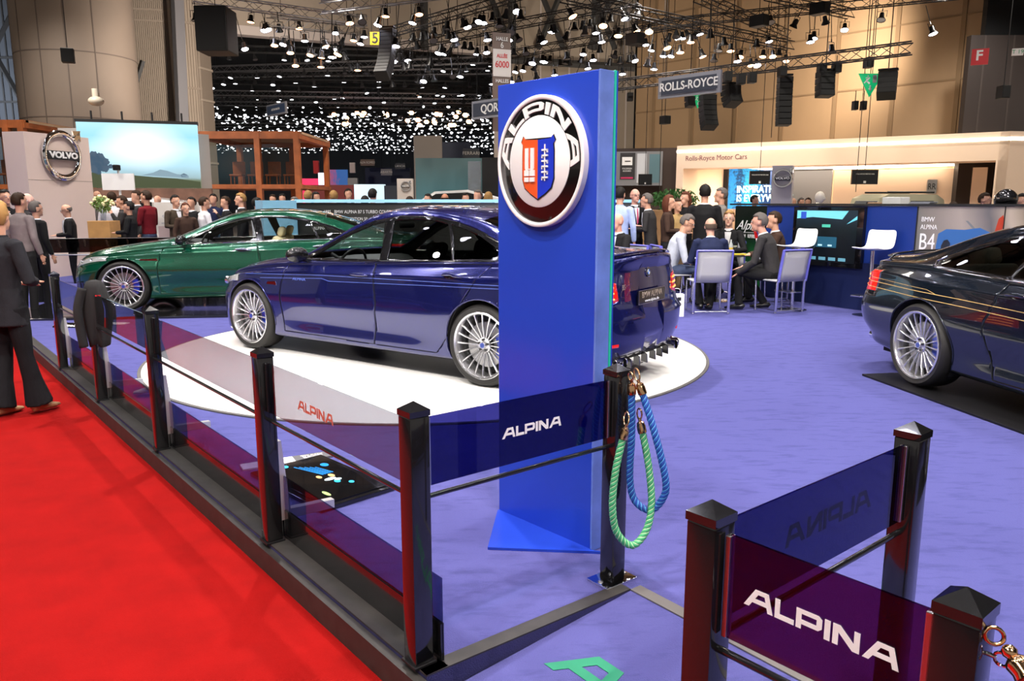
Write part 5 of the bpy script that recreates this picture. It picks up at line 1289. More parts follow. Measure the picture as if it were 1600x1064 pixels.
b = MB(); ring = [(.28*W_+.13*math.cos(R(a)), -.008, .42*H_+.13*math.sin(R(a))) for a in range(0, 361, 15)]; b.tube(ring, .008, 5); b.build('shown_steering_wheel', mat('shown_wheel', (.03, .05, .06), .4), tv)
M_b4 = ramp_mat('printed_street', 0, [(0, (.10, .13, .13)), (.2, (.25, .22, .20)), (.45, (.42, .36, .32)), (.6, (.16, .15, .16)), (.72, (.50, .42, .34)), (.86, (.18, .13, .08)), (1, (.35, .24, .12))], .4, noise=.25, nscale=2.2)
b4 = wall_seg(1431, 1690, M_b4, 'car_poster', 'wide poster showing a blue convertible and the words BMW ALPINA B4', 'poster', 1.57)
W_, H_ = o_dims[b4.name]
def b4t(s, px, py, size, sx=1.): 
    P, d0 = on_wall(px); A, d1 = on_wall(1431); v = (dp(px, py, P.y).z-S)/H_; return btext(b4, s, (d0-d1)/W_, v, size, M_wprint, sx)
b4t('BMW', 1448, 343, .085, .9); b4t('ALPINA', 1450, 355, .085, .8); b4t('B4', 1449, 379, .30, .72)
def b4poly(name, pts, col):
    A, d1 = on_wall(1431); q = []
    for px, py in pts: P, d0 = on_wall(px); q.append((d0-d1, dp(px, py, P.y).z-S))
    b = MB(); b.prism(q, .002, Matrix.Translation((0, -.001, 0)) @ Matrix.Rotation(PI/2, 4, 'X')); return b.build(name, mat('printed_'+name, col, .4), b4)
b4poly('blue_convertible', [(1464, 384), (1466, 365), (1478, 358), (1506, 359), (1530, 356), (1552, 366), (1562, 372), (1562, 392), (1464, 392)], (.04, .15, .42)); b4poly('convertible_wheel', [(1472, 384), (1475, 376), (1481, 374), (1486, 380), (1486, 392), (1472, 392)], (.03, .03, .035))
b4poly('printed_windscreen', [(1506, 345), (1510, 345), (1522, 357), (1519, 358)], (.2, .22, .24)); b4poly('red_flowers', [(1554, 362), (1558, 342), (1564, 336), (1567, 345), (1564, 362)], (.5, .05, .02))
b = MB(); b.box(-.004, .004, -.012, -.002, 0, H_); o = b.build('poster_seam', M_matte, b4); _, d0 = on_wall(1566); _, d1 = on_wall(1431); o.location = (d0-d1, 0, 0)
b = MB(); b.box(-.006, .006, -.014, -.002, 0, H_); o = b.build('poster_seam', M_matte, b4); o.location = (.0, 0, 0)

# left back wall (history wall) behind the green and blue cars
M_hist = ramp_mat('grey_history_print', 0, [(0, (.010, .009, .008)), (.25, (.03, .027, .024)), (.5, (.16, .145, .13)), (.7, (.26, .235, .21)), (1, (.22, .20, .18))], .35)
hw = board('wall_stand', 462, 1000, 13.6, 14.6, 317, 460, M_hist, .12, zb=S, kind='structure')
W_, H_ = o_dims[hw.name]
def hw_t(s, px, py, size, sx=.9):
    P = dp(px, py, 13.9); return btext(hw, s, (P.x-hw.location.x)/W_, (P.z-S)/H_, size, M_wprint, sx)
hw_t('1985   BMW ALPINA B7 S TURBO COUPE', 562, 331, .082, .78); hw_t('today, the EDITION 50', 552, 342, .075, .8); hw_t('ALPINA', 505, 356, .075, .85)
o = board('wall_capping', 460, 1000, 13.5, 14.5, 311.5, 316.5, mat('pale_blue_lit_top', (.25, .50, .70), .3, emis=(.3, .6, .85), es=.45), .35, kind='structure'); o.name = 'trim_22'
o = board('counter', 410, 463, 13.2, 13.5, 313, 420, mat('pale_blue_counter', (.22, .48, .66), .35), .5, 'pale blue counter at the left end of the dark history wall', 'counter', zb=S)

# far side barrier of the stage
def tint_barrier(pa, pb, Ya, Yb, lab):
    A = dp(pa, 376, Ya); B = dp(pb, 386, Yb); d = Vector((B.x-A.x, B.y-A.y, 0)); L = d.length; t = empty('barrier_screen', (A.x, A.y, .725), math.atan2(d.y, d.x), lab, 'barrier panel')
    b = MB(); b.bbox((L/2, 0, .125), (L, .008, .25), .001, seg=1); b.build('pane', G_farp, t)
    b = MB(); b.tube([(0, 0, -.04), (L, 0, -.04)], .012, 8); b.tube([(0, 0, .25), (L, 0, .25)], .006, 6); b.build('rail', M_steel, t)
    for k in range(4): b = MB(); b.bbox((L*k/3, .04, -.28), (.06, .06, 1.1), .004); b.build('post', M_black, t)
G_farp = glass('smoked_far_glass', (.16, .15, .15), 1, 1.6)
tint_barrier(62, 420, 14.0, 15.0, 'long smoked glass barrier panel in front of the man in the dark suit at left')

# info screen tables on the floor
def kiosk(c, rz, lw, dw, label, plates=True):
    t = empty('info_screen', (c.x, c.y, S), rz, label, 'screen')
    b = MB(); b.bbox((0, 0, .012), (lw, dw, .024), .004); b.build('frame', M_black, t)
    b = MB(); b.bbox((0, 0, .026), (lw-.07, dw-.07, .006), .001); s = b.build('display', M_scr, t)
    if plates:
        cols = [((.01, .16, .5), 1.2), ((.02, .35, .6), 1.5), ((.55, .33, .14), .6), ((.6, .8, .9), 1.6), ((.3, .5, .15), .8)]
        def shp(nm, pts, i):
            b = MB(); b.prism(pts, .0008, z0=.0293); b.build(nm, mat('screen_colour', cols[i][0], .3, emis=cols[i][0], es=cols[i][1]), s)
        el = lambda x, y, a, e: [(x+a*math.cos(R(k*30)), y+e*math.sin(R(k*30))) for k in range(12)]
        for k in range(5): shp('blue_stroke', [(-.26+.02*k, -.02+.022*k), (-.04, .035+.015*k), (-.04, .043+.015*k), (-.26+.02*k, -.014+.022*k)], 0)
        shp('blue_dot', el(-.30, -.05, .022, .018), 1); shp('blue_dot', el(.10, .04, .022, .016), 1); shp('blue_dot', el(.16, .09, .018, .014), 1); shp('blue_dot', el(-.18, .13, .03, .022), 0)
        shp('gold_patch', el(-.0, .065, .028, .016), 2); shp('gold_patch', el(-.02, -.0, .024, .014), 2); shp('white_figure', el(.045, .03, .018, .034), 3); shp('white_figure', el(.075, .06, .016, .02), 3); shp('green_marks', el(.22, -.10, .04, .012), 4)
        for k in range(14):
            y = -.17+.026*k; x0 = -.36+.03*(k % 4); shp('grey_scratch', [(x0, y), (x0+.55, y+.05*((k % 3)-1)), (x0+.55, y+.05*((k % 3)-1)+.0018), (x0, y+.0018)], 5) if False else None
    return t
ka, kb, kc_, kd = at(430, 745, S), at(505, 717, S), at(622, 768, S), at(498, 801, S)
kcen = (kb+kd)/2; kdir = (kc_-kb); krz = math.atan2(kdir.y, kdir.x)
kiosk(kcen, krz, (kc_-kb).length, (kd-kc_).length, 'black touchscreen lying on the blue stage behind the second barrier post')
pa_ = at(398, 729, S); pb_ = at(508, 712, S); pdv = (pb_-pa_); b = MB(); t = empty('info_plate', ((pa_.x+pb_.x)/2, (pa_.y+pb_.y)/2, S), math.atan2(pdv.y, pdv.x), 'white and grey label plate behind the black floor touchscreen', 'label plate')
b.bbox((-.13, 0, .006), (.30, .10, .012), .002); b.build('white_half', M_white, t); b = MB(); b.bbox((.13, 0, .006), (.22, .10, .012), .002); gh = b.build('grey_half', mat('plate_grey', (.12, .12, .13), .5), t)
for k in range(3): text('lettering', ['BMW ALPINA', 'B5 BITURBO', 'EDITION 50'][k], .022, M_wprint, Matrix.Translation((.13, .025-.022*k, .0125)), gh, .0005)
k2 = at(130, 510, S); b = MB(); t = kiosk(k2, -.1, .62, .26, 'small dark screen lying on the stage by the far left barrier', False)
o = MB(); o.bbox((0, 0, .006), (.7, .12, .012), .002); o = o.build('info_plate', M_white, loc=(k2.x+.1, k2.y+.22, S), rz=-.1); tag(o, 'white label plate behind the small dark floor screen', 'label plate')

# ------------------------------------------------------------------ chairs, table, stools
M_mesh = mat('grey_mesh_fabric', (.42, .42, .44), .8, bump=(200, .3)); M_bfr = mat('blue_lacquer_frame', (.12, .12, .50), .35); M_alu = mat('polished_aluminium', (.75, .75, .77), .18, 1)
def chair(px, py, yaw, label):
    P = at(px, py, S); t = empty('visitor_chair', (P.x, P.y, S), yaw, label, 'chair', 'mesh chairs around the meeting table')   # back towards -y
    w_ = .24
    for s in (-1, 1):
        b = MB(); b.tube([(s*w_, -.20, .03), (s*w_, -.21, .42), (s*(w_-.005), -.235, .47)], .021, 8); b.ball((s*w_, -.20, .012), .018, 8, 6); b.build('leg', M_alu, t, 60)
        b = MB(); b.tube([(s*w_, .20, .03), (s*w_, .21, .43)], .013, 8); b.ball((s*w_, .20, .012), .016, 8, 6); b.build('leg', M_alu, t, 60)
        b = MB(); b.tube([(s*w_, -.20, .04), (s*w_, .20, .04)], .009, 6); b.build('stretcher', M_alu, t, 60)
    b = MB(); b.tube([(-w_, -.20, .035), (w_, -.20, .035)], .009, 6); b.build('stretcher', M_alu, t, 60)
    b = MB(); b.bbox((0, 0, .445), (.48, .44, .022), .008); b.build('seat', M_mesh, t, 50)
    b = MB()
    for s in (-1, 1): b.tube([(s*w_, -.225, .44), (s*w_, -.25, .60), (s*w_, -.30, .87)], (.026, .013), 8)
    b.tube([(-w_, -.30, .87), (w_, -.30, .87)], (.026, .013), 8); b.build('back_frame', M_bfr, t, 60)
    b = MB(); n = 6; rws = []
    for j in range(5):
        z = .455+.40*j/4; rws.append([b.bm.verts.new((-w_+.01+(2*w_-.02)*i/n, -.228-.07*(j/4)**1.3-.018*math.sin(PI*i/n)*(1-abs(j/4-.5)), z-.02*math.sin(PI*i/n)*(1 if j in (0,) else 0))) for i in range(n+1)])
    for j in range(4):
        for i in range(n): b._f([rws[j][i], rws[j][i+1], rws[j+1][i+1], rws[j+1][i]])
    o = b.build('backrest', M_mesh, t, 180); md = o.modifiers.new('t', 'SOLIDIFY'); md.thickness = .008
    return t
TC = at(1122, 470, S)
chair(1104, 488, .02, 'mesh chair with its back to the camera under the man in the navy jacket')
chair(1216, 486, .42, 'mesh chair angled left under the man in the dark grey suit'); chair(1052, 474, -1.45, 'mesh chair under the man in the pale blue shirt by the car boot')
chair(1212, 473, R(80), 'mesh chair under the man in the brown jacket'); chair(1134, 462, R(158), 'mesh chair under the blonde woman in the black blazer')
ch_ = chair(973, 478, R(120), 'mesh chair under the bald man behind the car boot'); q_ = dp(973, 334, 11.6); ch_.location.x = q_.x; ch_.location.y = 11.6
t = empty('meeting_table', (TC.x, TC.y, S), 0, 'low round dark table between the seated visitors', 'table')
b = MB(); b.lathe([(.001, .70), (.40, .70), (.41, .71), (.40, .722), (.001, .722)], 40); b.build('tabletop', M_satin, t, 40); b = MB(); b.lathe([(.03, .02), (.03, .70)], 16); b.build('column', M_alu, t, 40)
b = MB(); b.lathe([(.001, 0), (.25, 0), (.25, .01), (.05, .025), (.001, .025)], 36); b.build('foot', M_alu, t, 40)
TZ = S+.722
G_drink = glass('drinking_glass', (.9, .92, .93), 1, 1.45)
def wineglass(P, lab):
    b = MB(); b.lathe([(.001, 0), (.034, 0), (.034, .003), (.004, .006), (.004, .085), (.020, .10), (.036, .125), (.038, .155), (.030, .20), (.029, .20), (.036, .155), (.034, .127), (.018, .104), (.001, .10)], 18); o = b.build('wine_glass', G_drink, smooth=60, loc=P); tag(o, lab, 'glass')
    w_ = MB(); w_.lathe([(.001, .103), (.018, .106), (.032, .126), (.033, .135), (.001, .135)], 16); w_.build('wine', mat('white_wine', (.75, .75, .6), .1), o)
wineglass((TC.x-.26, TC.y-.12, TZ), 'wine glass on the table left of the man in the navy jacket'); wineglass((TC.x+.20, TC.y-.08, TZ), 'wine glass on the table right of the man in the navy jacket')
b = MB(); b.lathe([(.001, 0), (.032, 0), (.034, .01), (.034, .13), (.014, .18), (.013, .22), (.001, .22)], 16); o = b.build('water_bottle', mat('clear_bottle', (.6, .65, .68), .08, .3), smooth=60, loc=(TC.x+.17, TC.y+.05, TZ)); tag(o, 'small water bottle standing among the glasses on the table', 'bottle')
b = MB(); b.lathe([(.0345, .05), (.0355, .05), (.0355, .10), (.0345, .10)], 16, close=True); b.build('label', mat('bottle_label', (.8, .55, .1), .5), o)
b = MB(); b.bbox((0, 0, .012), (.26, .07, .02), .004); o = b.build('brochure', mat('yellow_print', (.85, .62, .05), .5), loc=(TC.x+.20, TC.y-.22, TZ), rz=.1); tag(o, 'yellow leaflet on the near edge of the table', 'leaflet')
# camera on the table
t = empty('camera', (TC.x-.38+.02, TC.y-.14, TZ), .5, 'black camera on the left edge of the table with its strap hanging', 'camera')
b = MB(); b.bbox((0, 0, .05), (.14, .06, .09), .012); b.bbox((0, 0, .105), (.06, .05, .03), .01); b.build('camera_body', M_satin, t, 50); b = MB(); b.lathe([(.038, 0), (.038, .09), (.030, .095), (.001, .085)], 18, Matrix.Translation((0, -.03, .05)) @ Matrix.Rotation(PI/2, 4, 'X')); b.build('lens', M_black, t, 40)
b = MB(); b.tube(catmull([(-.07, 0, .08), (-.10, -.02, .02), (-.02, -.12, -.16), (.05, -.13, -.34), (.08, -.10, -.18), (.07, 0, .07)], 6), (.011, .002), 6); b.build('strap', M_matte, t, 60)
# carrier bag
P = at(1054, 494, S); t = empty('carrier_bag', (P.x, P.y, S), .1, 'white carrier bag with black print on the floor beside the car boot', 'bag')
b = MB(); b.prism([(-.11, -.05), (.11, -.05), (.115, .05), (-.105, .05)], .30); b.build('bag_body', M_white, t)
b = MB(); b.tube(catmull([(-.05, -.05, .30), (-.04, -.05, .37), (.04, -.05, .37), (.05, -.05, .30)], 5), .004, 5); b.build('handle', M_white, t)
b = MB()
b.bm.free()
for (x, z, a, c) in ((-.05, .20, .05, .055), (.04, .215, .05, .045), (-.05, .12, .03, .03)): b = MB(); b.box(x-a/2, x+a/2, -.0525, -.0505, z, z+c); b.build('printed_mark', M_matte, t)
b = MB()
b.lathe([(.015, 0), (.028, 0), (.028, .002), (.015, .002)], 16, Matrix.Translation((.04, -.0505, .165)) @ Matrix.Rotation(PI/2, 4, 'X'), close=True); b.build('black_print', M_matte, t)
# bar stools
def stool(px, py, rz, label, hz=.78, Y=None):
    P = at(px, py, S); t = empty('bar_stool', (P.x, P.y, S), rz, label, 'bar stool', 'white bar stools at the blue wall')
    b = MB(); b.lathe([(.001, 0), (.20, 0), (.20, .008), (.03, .02), (.001, .02)], 32); b.build('foot', M_alu, t, 40)
    b = MB(); b.lathe([(.026, .02), (.026, hz-.03)], 18); b.build('column', M_alu, t, 40)
    b = MB(); b.bbox((0, .10, .27), (.32, .20, .022), .008); b.build('footrest', M_alu, t, 40)
    rows2 = []; b = MB(); prof = [(.22, hz+.0), (.16, hz-.015), (.0, hz-.025), (-.12, hz-.015), (-.17, hz+.02), (-.195, hz+.10), (-.215, hz+.24)]
    for y, z in prof: rows2.append([b.bm.verts.new((x, y+.0, z+.012*abs(x/.2)**2)) for x in (-.20, -.12, 0, .12, .20)])
    for i in range(len(rows2)-1):
        for j in range(4): b._f([rows2[i][j], rows2[i][j+1], rows2[i+1][j+1], rows2[i+1][j]])
    o = b.build('seat_shell', M_white, t, 180); md = o.modifiers.new('t', 'SOLIDIFY'); md.thickness = .02; sb_ = o.modifiers.new('s', 'SUBSURF'); sb_.levels = 1; sb_.render_levels = 2
    return t
stool(1356, 493, 2.2, 'white bar stool standing alone left of the navy coupe', .90); stool(1237, 484, 2.0, 'white bar stool partly hidden behind the man in the dark grey suit', .90)

# ================================================================== neighbouring stands
M_cream_w = mat('cream_stand_wall', (.80, .62, .48), .7); M_led = mat('white_led_line', (1, .95, .85), .4, emis=(1, .93, .82), es=4); M_blackp = mat('black_wall_panel', (.018, .016, .018), .6, noise=(60, .3))
# Rolls-Royce room
fa_, fb_ = dp(1058, 228, 35), dp(1580, 205, 27.8); zt2 = fa_.z
fdv = Vector((fb_.x-fa_.x, fb_.y-fa_.y, 0)); Lf = fdv.length; fr = math.atan2(fdv.y, fdv.x)
def uf(px):                                # distance along the facade for a pixel column
    best = (1e9, 0)
    for i in range(0, 400):
        s_ = Lf*i/380; X = fa_.x+fdv.x/Lf*s_; Yy = fa_.y+fdv.y/Lf*s_; w_ = Yy*cp_-(3-H)*sp_; e_ = abs(800+FPX*X/w_-px)
        if e_ < best[0]: best = (e_, s_)
    return best[1]
def ud(px, dep):
    best = (1e9, 0); nx, ny = -fdv.y/Lf, fdv.x/Lf
    for i in range(-60, 480):
        s_ = Lf*i/380; X = fa_.x+fdv.x/Lf*s_+nx*dep; Yy = fa_.y+fdv.y/Lf*s_+ny*dep; w_ = Yy*cp_-(2.5-H)*sp_; e_ = abs(800+FPX*X/w_-px)
        if e_ < best[0]: best = (e_, s_)
    return best[1]
u1, u2 = uf(1068), uf(1556)
rr = empty('exhibition_stand', (fa_.x, fa_.y, 0), fr, 'large bright cream open-fronted stand reading Rolls-Royce Motor Cars', 'exhibition stand')
b = MB(); b.box(0, Lf, 0, 1.6, zt2-.98, zt2); b.box(0, u1, 0, 1.6, 0, zt2-.98); b.box(u2, Lf, 0, 1.6, 0, zt2-.98); b.box(Lf-.3, Lf, 0, 7, 0, zt2); b.build('fascia_frame', M_cream_w, rr)
b = MB(); b.box(0, Lf+.01, -.03, 0, zt2-.30, zt2-.20); b.build('led_line', M_led, rr); b = MB(); b.box(Lf, Lf+.03, 0, 7, zt2-.30, zt2-.20); b.build('led_line', M_led, rr)
b = MB(); b.prism([(Lf, 0), (Lf+3.2, 3.0), (Lf+2.9, 3.2), (Lf-.25, .25)], zt2); b.build('side_wall', M_cream_w, rr)
b = MB(); b.prism([(Lf+.015, -.015), (Lf+3.2, 2.97), (Lf+3.18, 2.99), (Lf, 0)], .10, z0=zt2-.30); b.build('led_line', M_led, rr)
b = MB(); b.box(0, Lf, 6.8, 7, 0, zt2); b.box(0, .2, 1.6, 7, 0, zt2); b.box(0, Lf, 1.6, 7, zt2-.1, zt2); b.build('inner_wall', mat('warm_cream_inner', (.84, .66, .50), .7), rr)
b = MB(); b.box(ud(1303, 2.4), ud(1541, 2.4), 2.4, 2.6, 0, zt2-1.12); b.build('partition', M_cream_w, rr)
b = MB(); b.box(uf(1135), uf(1464), 1.75, 6.6, zt2-.93, zt2-.86); b.build('light_ceiling', mat('light_ceiling', (1, .9, .75), .5, emis=(1, .86, .66), es=4.5), rr)
bpy.data.materials['light_ceiling'].cycles.emission_sampling = 'AUTO'
b = MB(); b.box(ud(1080, 5.2), ud(1137, 5.2), 5.2, 5.4, 0, 3.25); b.build('black_panel', M_blackp, rr); 
b = MB(); b.box(ud(1225, 5), ud(1299, 5), 5.0, 5.2, 0, 3.25); b.build('black_panel', M_blackp, rr)
M_sky_scr = ramp_mat('blue_led_picture', 0, [(0, (.005, .02, .06)), (.35, (.01, .22, .60)), (.5, (.004, .03, .10)), (.65, (.02, .30, .65)), (1, (.003, .02, .08))], .4, .9, .5, 14)
b = MB(); b.box(ud(1138, 4.9), ud(1212, 4.9), 4.9, 5.0, 1.3, 3.25); ls = b.build('led_screen', M_sky_scr, rr)
for k_, s_ in enumerate(('INSPIRATION', 'IS EVERYWHERE')): text('lettering', s_, .47, mat('lit_letters', (.6, 1, 1), .4, emis=(.6, 1, 1), es=1.2) if 'lit_letters' not in bpy.data.materials else bpy.data.materials['lit_letters'], Matrix.Translation((ud(1151, 4.88), 4.88, 2.22-k_*.42)) @ Matrix.Rotation(PI/2, 4, 'X'), ls, .01, 'LEFT', .80, bold=.008)
text('lettering', 'Rolls-Royce Motor Cars', .30, mat('mauve_print', (.22, .08, .10), .5), Matrix.Translation(((uf(1077)+uf(1159))/2, -.01, zt2-.56)) @ Matrix.Rotation(PI/2, 4, 'X'), rr, .005, 'CENTER', .92)
xx = ud(1457, 2.4)-1.0; b = MB(); b.box(xx-.17+1.0, xx+.17+1.0, 2.33, 2.39, 1.95, 2.5); pl_ = b.build('silver_plaque', M_steel, rr); text('lettering', 'RR', .34, M_matte, Matrix.Translation((xx+1.0, 2.32, 2.22)) @ Matrix.Rotation(PI/2, 4, 'X'), pl_, .01, 'CENTER', .7)
L_ = bpy.data.lights.new('stand_light', 'AREA'); L_.energy = 900; L_.color = (1, .86, .68); L_.shape = 'RECTANGLE'; L_.size = 8; L_.size_y = 3
lo = bpy.data.objects.new('stand_light', L_); C.objects.link(lo); mid = Matrix.Translation(rr.location) @ Matrix.Rotation(fr, 4, 'Z') @ Vector((Lf*.5, 4, zt2-1.0)); lo.location = mid; lo.rotation_euler = (0, 0, fr)
for i, (x, y, z) in enumerate([(.2, -2.5, 4.8), (.5, -2.5, 4.8), (.8, -2.5, 4.8)]):
    P = Matrix.Translation(rr.location) @ Matrix.Rotation(fr, 4, 'Z') @ Vector((Lf*x, y-1.5, z+1.2)); Tg = Matrix.Translation(rr.location) @ Matrix.Rotation(fr, 4, 'Z') @ Vector((Lf*x, 0, zt2-.6)); lamp('fascia_spot', P, Tg, 330, (1, .85, .65), 120, .8, .15)
def monitor(px0, px1, py0, py1, Y, lab, txt=None, up=3):
    o = board('hanging_monitor', px0, px1, Y, Y, py0, py1, M_scr, .08, lab, 'monitor'); W, Hh = o_dims[o.name]
    b = MB(); b.tube([(W*.5, .04, Hh), (W*.5, .04, ceil_at(Y)-o.location.z)], .012, 5); b.build('cable', M_satin, o)
    if txt: btext(o, txt, .5, .7, .06, M_wprint, .8)
    b = MB(); b.box(W*.45, W*.55, -.004, 0, .08*Hh, .24*Hh); b.build('small_emblem', M_wprint, o); return o
monitor(1172, 1204, 267, 288, 30, 'black hanging monitor in front of the blue lettered screen', 'ROLLS-ROYCE MOTOR CARS'); monitor(1332, 1373, 265, 288, 27, 'black hanging monitor in the middle of the cream stand', 'ROLLS-ROYCE MOTOR CARS'); monitor(998, 1019, 272, 289, 28, 'small black monitor in front of the glass booth', None, 5)
# dark brown wall and glass booth left of it
o = board('stand_wall', 962, 1059, 37, 36.5, 232, 300, mat('brown_stand_wall', (.05, .03, .024), .7), .4, 'dark brown stand wall right of the tall blue sign', 'stand wall', zb=0)
o = board('display_booth', 962, 1036, 36.3, 36.0, 237, 290, mat('booth_grey', (.20, .20, .21), .4), .3, 'grey framed glass booth with a white logo beside the brown wall', 'booth')
bpart(o, 'dark_panel', .1, .42, .18, .96, M_blackp, .0, .01); bpart(o, 'white_logo', .14, .36, .60, .84, M_wprint, .012, .01); bpart(o, 'logo_slot', .2, .32, .70, .73, M_blackp, .025, .01); bpart(o, 'pink_bar', .12, .38, .20, .25, mat('pink_bar', (.5, .02, .10), .5), .012, .01)
bpart(o, 'pale_panel', .46, .66, .08, .94, mat('booth_white', (.55, .57, .6), .4), .0, .01); bpart(o, 'teal_panel', .72, .95, .08, .92, mat('booth_teal', (.10, .19, .22), .3), .0, .01)
for k_, s_ in enumerate(('ITALDESIGN', 'GIUGIARO')): btext(o, s_, .25, .50-.07*k_, .10, M_wprint, .8).location.y = -.012
# car maker's roof behind the wall: cream off-roader
P = dp(1395, 310, 25.5); t = empty('offroad_car', (P.x, P.y, 0), .15, 'cream off-road car with a roof rack behind the blue stand wall', 'car'); M_offr = mat('cream_paint', (.62, .60, .42), .3, coat=.8)
b = MB(); b.bbox((0, 0, .85), (4.6, 1.9, .62), .12, seg=3); b.build('body', M_offr, t, 60)
b = MB(); b.prism([(-1.15, 1.12), (-.95, 1.75), (-.6, 1.88), (1.0, 1.86), (1.25, 1.70), (1.42, 1.12)], 1.5, Matrix.Translation((0, .75, 0)) @ Matrix.Rotation(PI/2, 4, 'X')); b.build('cabin', M_offr, t)
for x0, x1 in ((-.85, -.1), (0.0, .95)): b = MB(); b.prism([(x0, 1.2), (x0+.1, 1.66), (x1-.05, 1.66), (x1, 1.2)], .02, Matrix.Translation((0, -.745, 0)) @ Matrix.Rotation(PI/2, 4, 'X')); b.build('side_window', M_scr, t)
for y_ in (-.6, .6): b = MB(); b.tube([(-.6, y_, 1.93), (1.0, y_, 1.93)], .03, 6); b.build('roof_rail', M_satin, t)
for x in (-1.45, 1.45):
    for y in (-.85, .85): b = MB(); b.lathe([(.001, -.12), (.40, -.12), (.40, .12), (.001, .12)], 24, Matrix.Translation((x, y, .40)) @ Matrix.Rotation(PI/2, 4, 'X')); b.build('wheel', M_rub, t, 40)
# items standing on the blue wall's counter
ctr = []
def on_counter(px, Y=None, off=.35):
    P, _ = on_wall(px); q = P + Vector((-wd_.y, wd_.x, 0))*off; return Vector((q.x, q.y, 1.57))
A, _ = on_wall(1140); B, _ = on_wall(1640); L = (B-A).length
b = MB(); b.box(0, L, .12, .75, 1.50, 1.55); o = b.build('wall_shelf', M_satin); o.location = (A.x, A.y, 0); o.rotation_euler = (0, 0, math.atan2(wd_.y, wd_.x)); o.name = 'trim_23'; o['kind'] = 'structure'
for i, (px, w_, h_, m_, lab, cat) in enumerate([(1322, .26, .05, M_sdk, 'stack of dark folders on top of the stand wall above the screen', 'folders'), (1341, .22, .07, mat('box_card', (.35, .22, .13), .7), 'small brown box on top of the stand wall', 'box'), (1369, .28, .14, mat('box_white', (.6, .6, .58), .6), 'pale grey box on top of the stand wall', 'box'), (1410, .30, .04, M_sgrey, 'pile of grey papers on top of the stand wall', 'papers'), (1509, .32, .045, M_sdk, 'flat dark box on top of the wall above the convertible poster', 'box')]):
    P = on_counter(px); b = MB(); b.bbox((0, 0, h_/2), (w_, .2, h_), .006); 
    if 'pile' in lab or 'stack' in lab:
        for q in range(3): b.bbox((.01*q, 0, h_+.008+.012*q), (w_*.95, .18, .010), .002)
    o = b.build(cat if cat != 'folders' else 'folder_stack', m_, loc=(P.x, P.y, 1.55), rz=math.atan2(wd_.y, wd_.x)+.1*(i-2)); tag(o, lab, cat)
P = on_counter(1538); t = empty('bike_helmet', (P.x, P.y, 1.55), 2.6, 'glossy black helmet with a peak on top of the stand wall', 'helmet')
b = MB(); b.ball((0, 0, .10), (.13, .16, .13), 20, 12); b.build('helmet_shell', M_black, t, 180); b = MB(); b.prism([(-.10, .10), (.10, .10), (.07, .24), (-.07, .24)], .015, Matrix.Translation((0, 0, .11))); b.build('peak', M_black, t)
# mannequin bust
P = dp(1279, 320, 16.5); t = empty('mannequin_bust', (P.x, P.y, 1.30), .6, 'white mannequin head and shoulders behind the stand wall', 'mannequin'); M_bust = mat('bust_white', (.70, .64, .52), .5)
b = MB(); b.lathe([(.16, .0), (.17, .12), (.13, .20), (.06, .24), (.055, .32)], 20, Matrix.Diagonal((1.25, .7, 1, 1))); b.ball((0, -.02, .42), (.085, .11, .125), 18, 12); b.ball((0, -.125, .40), (.015, .03, .03), 8, 6); b.build('bust', M_bust, t, 180)
b = MB(); b.lathe([(.001, 0), (.25, 0), (.25, 1.3), (.001, 1.3)], 20); o = b.build('plinth', M_white, t); o.location = (0, 0, -1.3)
# potted greenery on a wooden block behind the group
P = dp(1052, 315, 19); t = empty('planter', (P.x, P.y, 0), 0, 'green leafy plant in a wooden planter behind the standing visitors', 'plant'); M_leaf = mat('leaf_green', (.06, .20, .04), .6, noise=(8, .4)); M_wood = mat('light_wood', (.48, .26, .09), .5, noise=(5, .15))
b = MB(); b.bbox((0, 0, .72), (1.5, .5, 1.44), .01); b.build('wooden_box', M_wood, t)
def leaves(b, c, rad, n, ls, rn):
    for _ in range(n):
        d = Vector((rn.gauss(0, 1), rn.gauss(0, 1), rn.gauss(0, 1))).normalized(); p = Vector(c)+Vector((d.x*rad[0], d.y*rad[1], d.z*rad[2]))*rn.uniform(.5, 1); M = Matrix.Translation(p) @ Euler((rn.uniform(0, 6), rn.uniform(0, 6), rn.uniform(0, 6))).to_matrix().to_4x4()
        q = [b.bm.verts.new(M @ Vector(v)) for v in ((-ls, 0, 0), (0, -ls*.35, ls*.1), (ls, 0, 0), (0, ls*.35, ls*.1))]; b._f(q)
rn = random.Random(5); b = MB(); leaves(b, (0, 0, 1.68), (.65, .3, .26), 500, .07, rn); b.build('foliage', M_leaf, t)

# ------------------------------------------------------------------ Volvo side
M_volvo = mat('pale_pink_panel', (.74, .60, .53), .5)
def iron_ring(o, u, v, r, txt='VOLVO'):
    W, Hh = o_dims[o.name]; M = Matrix.Translation((u*W, -.03, v*Hh)) @ Matrix.Rotation(PI/2, 4, 'X')
    b = MB(); b.lathe([(r*.76, -.01), (r, -.01), (r, .02), (r*.93, .045), (r*.83, .045), (r*.76, .02)], 56, M, close=True); b.build('chrome_ring', M_chrome, o, 40)
    b = MB(); b.prism([(r*.55, r*.62), (r*1.0, r*1.05), (r*1.02, r*.60), (r*.92, r*.74), (r*.72, r*.52)], .03, M); b.prism([(r*.62, r*1.02), (r*1.04, r*1.05), (r*.98, r*.86), (r*.66, r*.84)], .03, M); b.build('arrow', M_chrome, o)
    b = MB(); b.box(u*W-r*.80, u*W+r*.80, -.085, -.045, v*Hh-r*.17, v*Hh+r*.17); b.build('name_bar', M_matte, o)
    text('lettering', txt, r*.33, M_wprint, Matrix.Translation((u*W, -.088, v*Hh)) @ Matrix.Rotation(PI/2, 4, 'X'), o, .004, 'CENTER', 1.3, bold=.008*r*2)
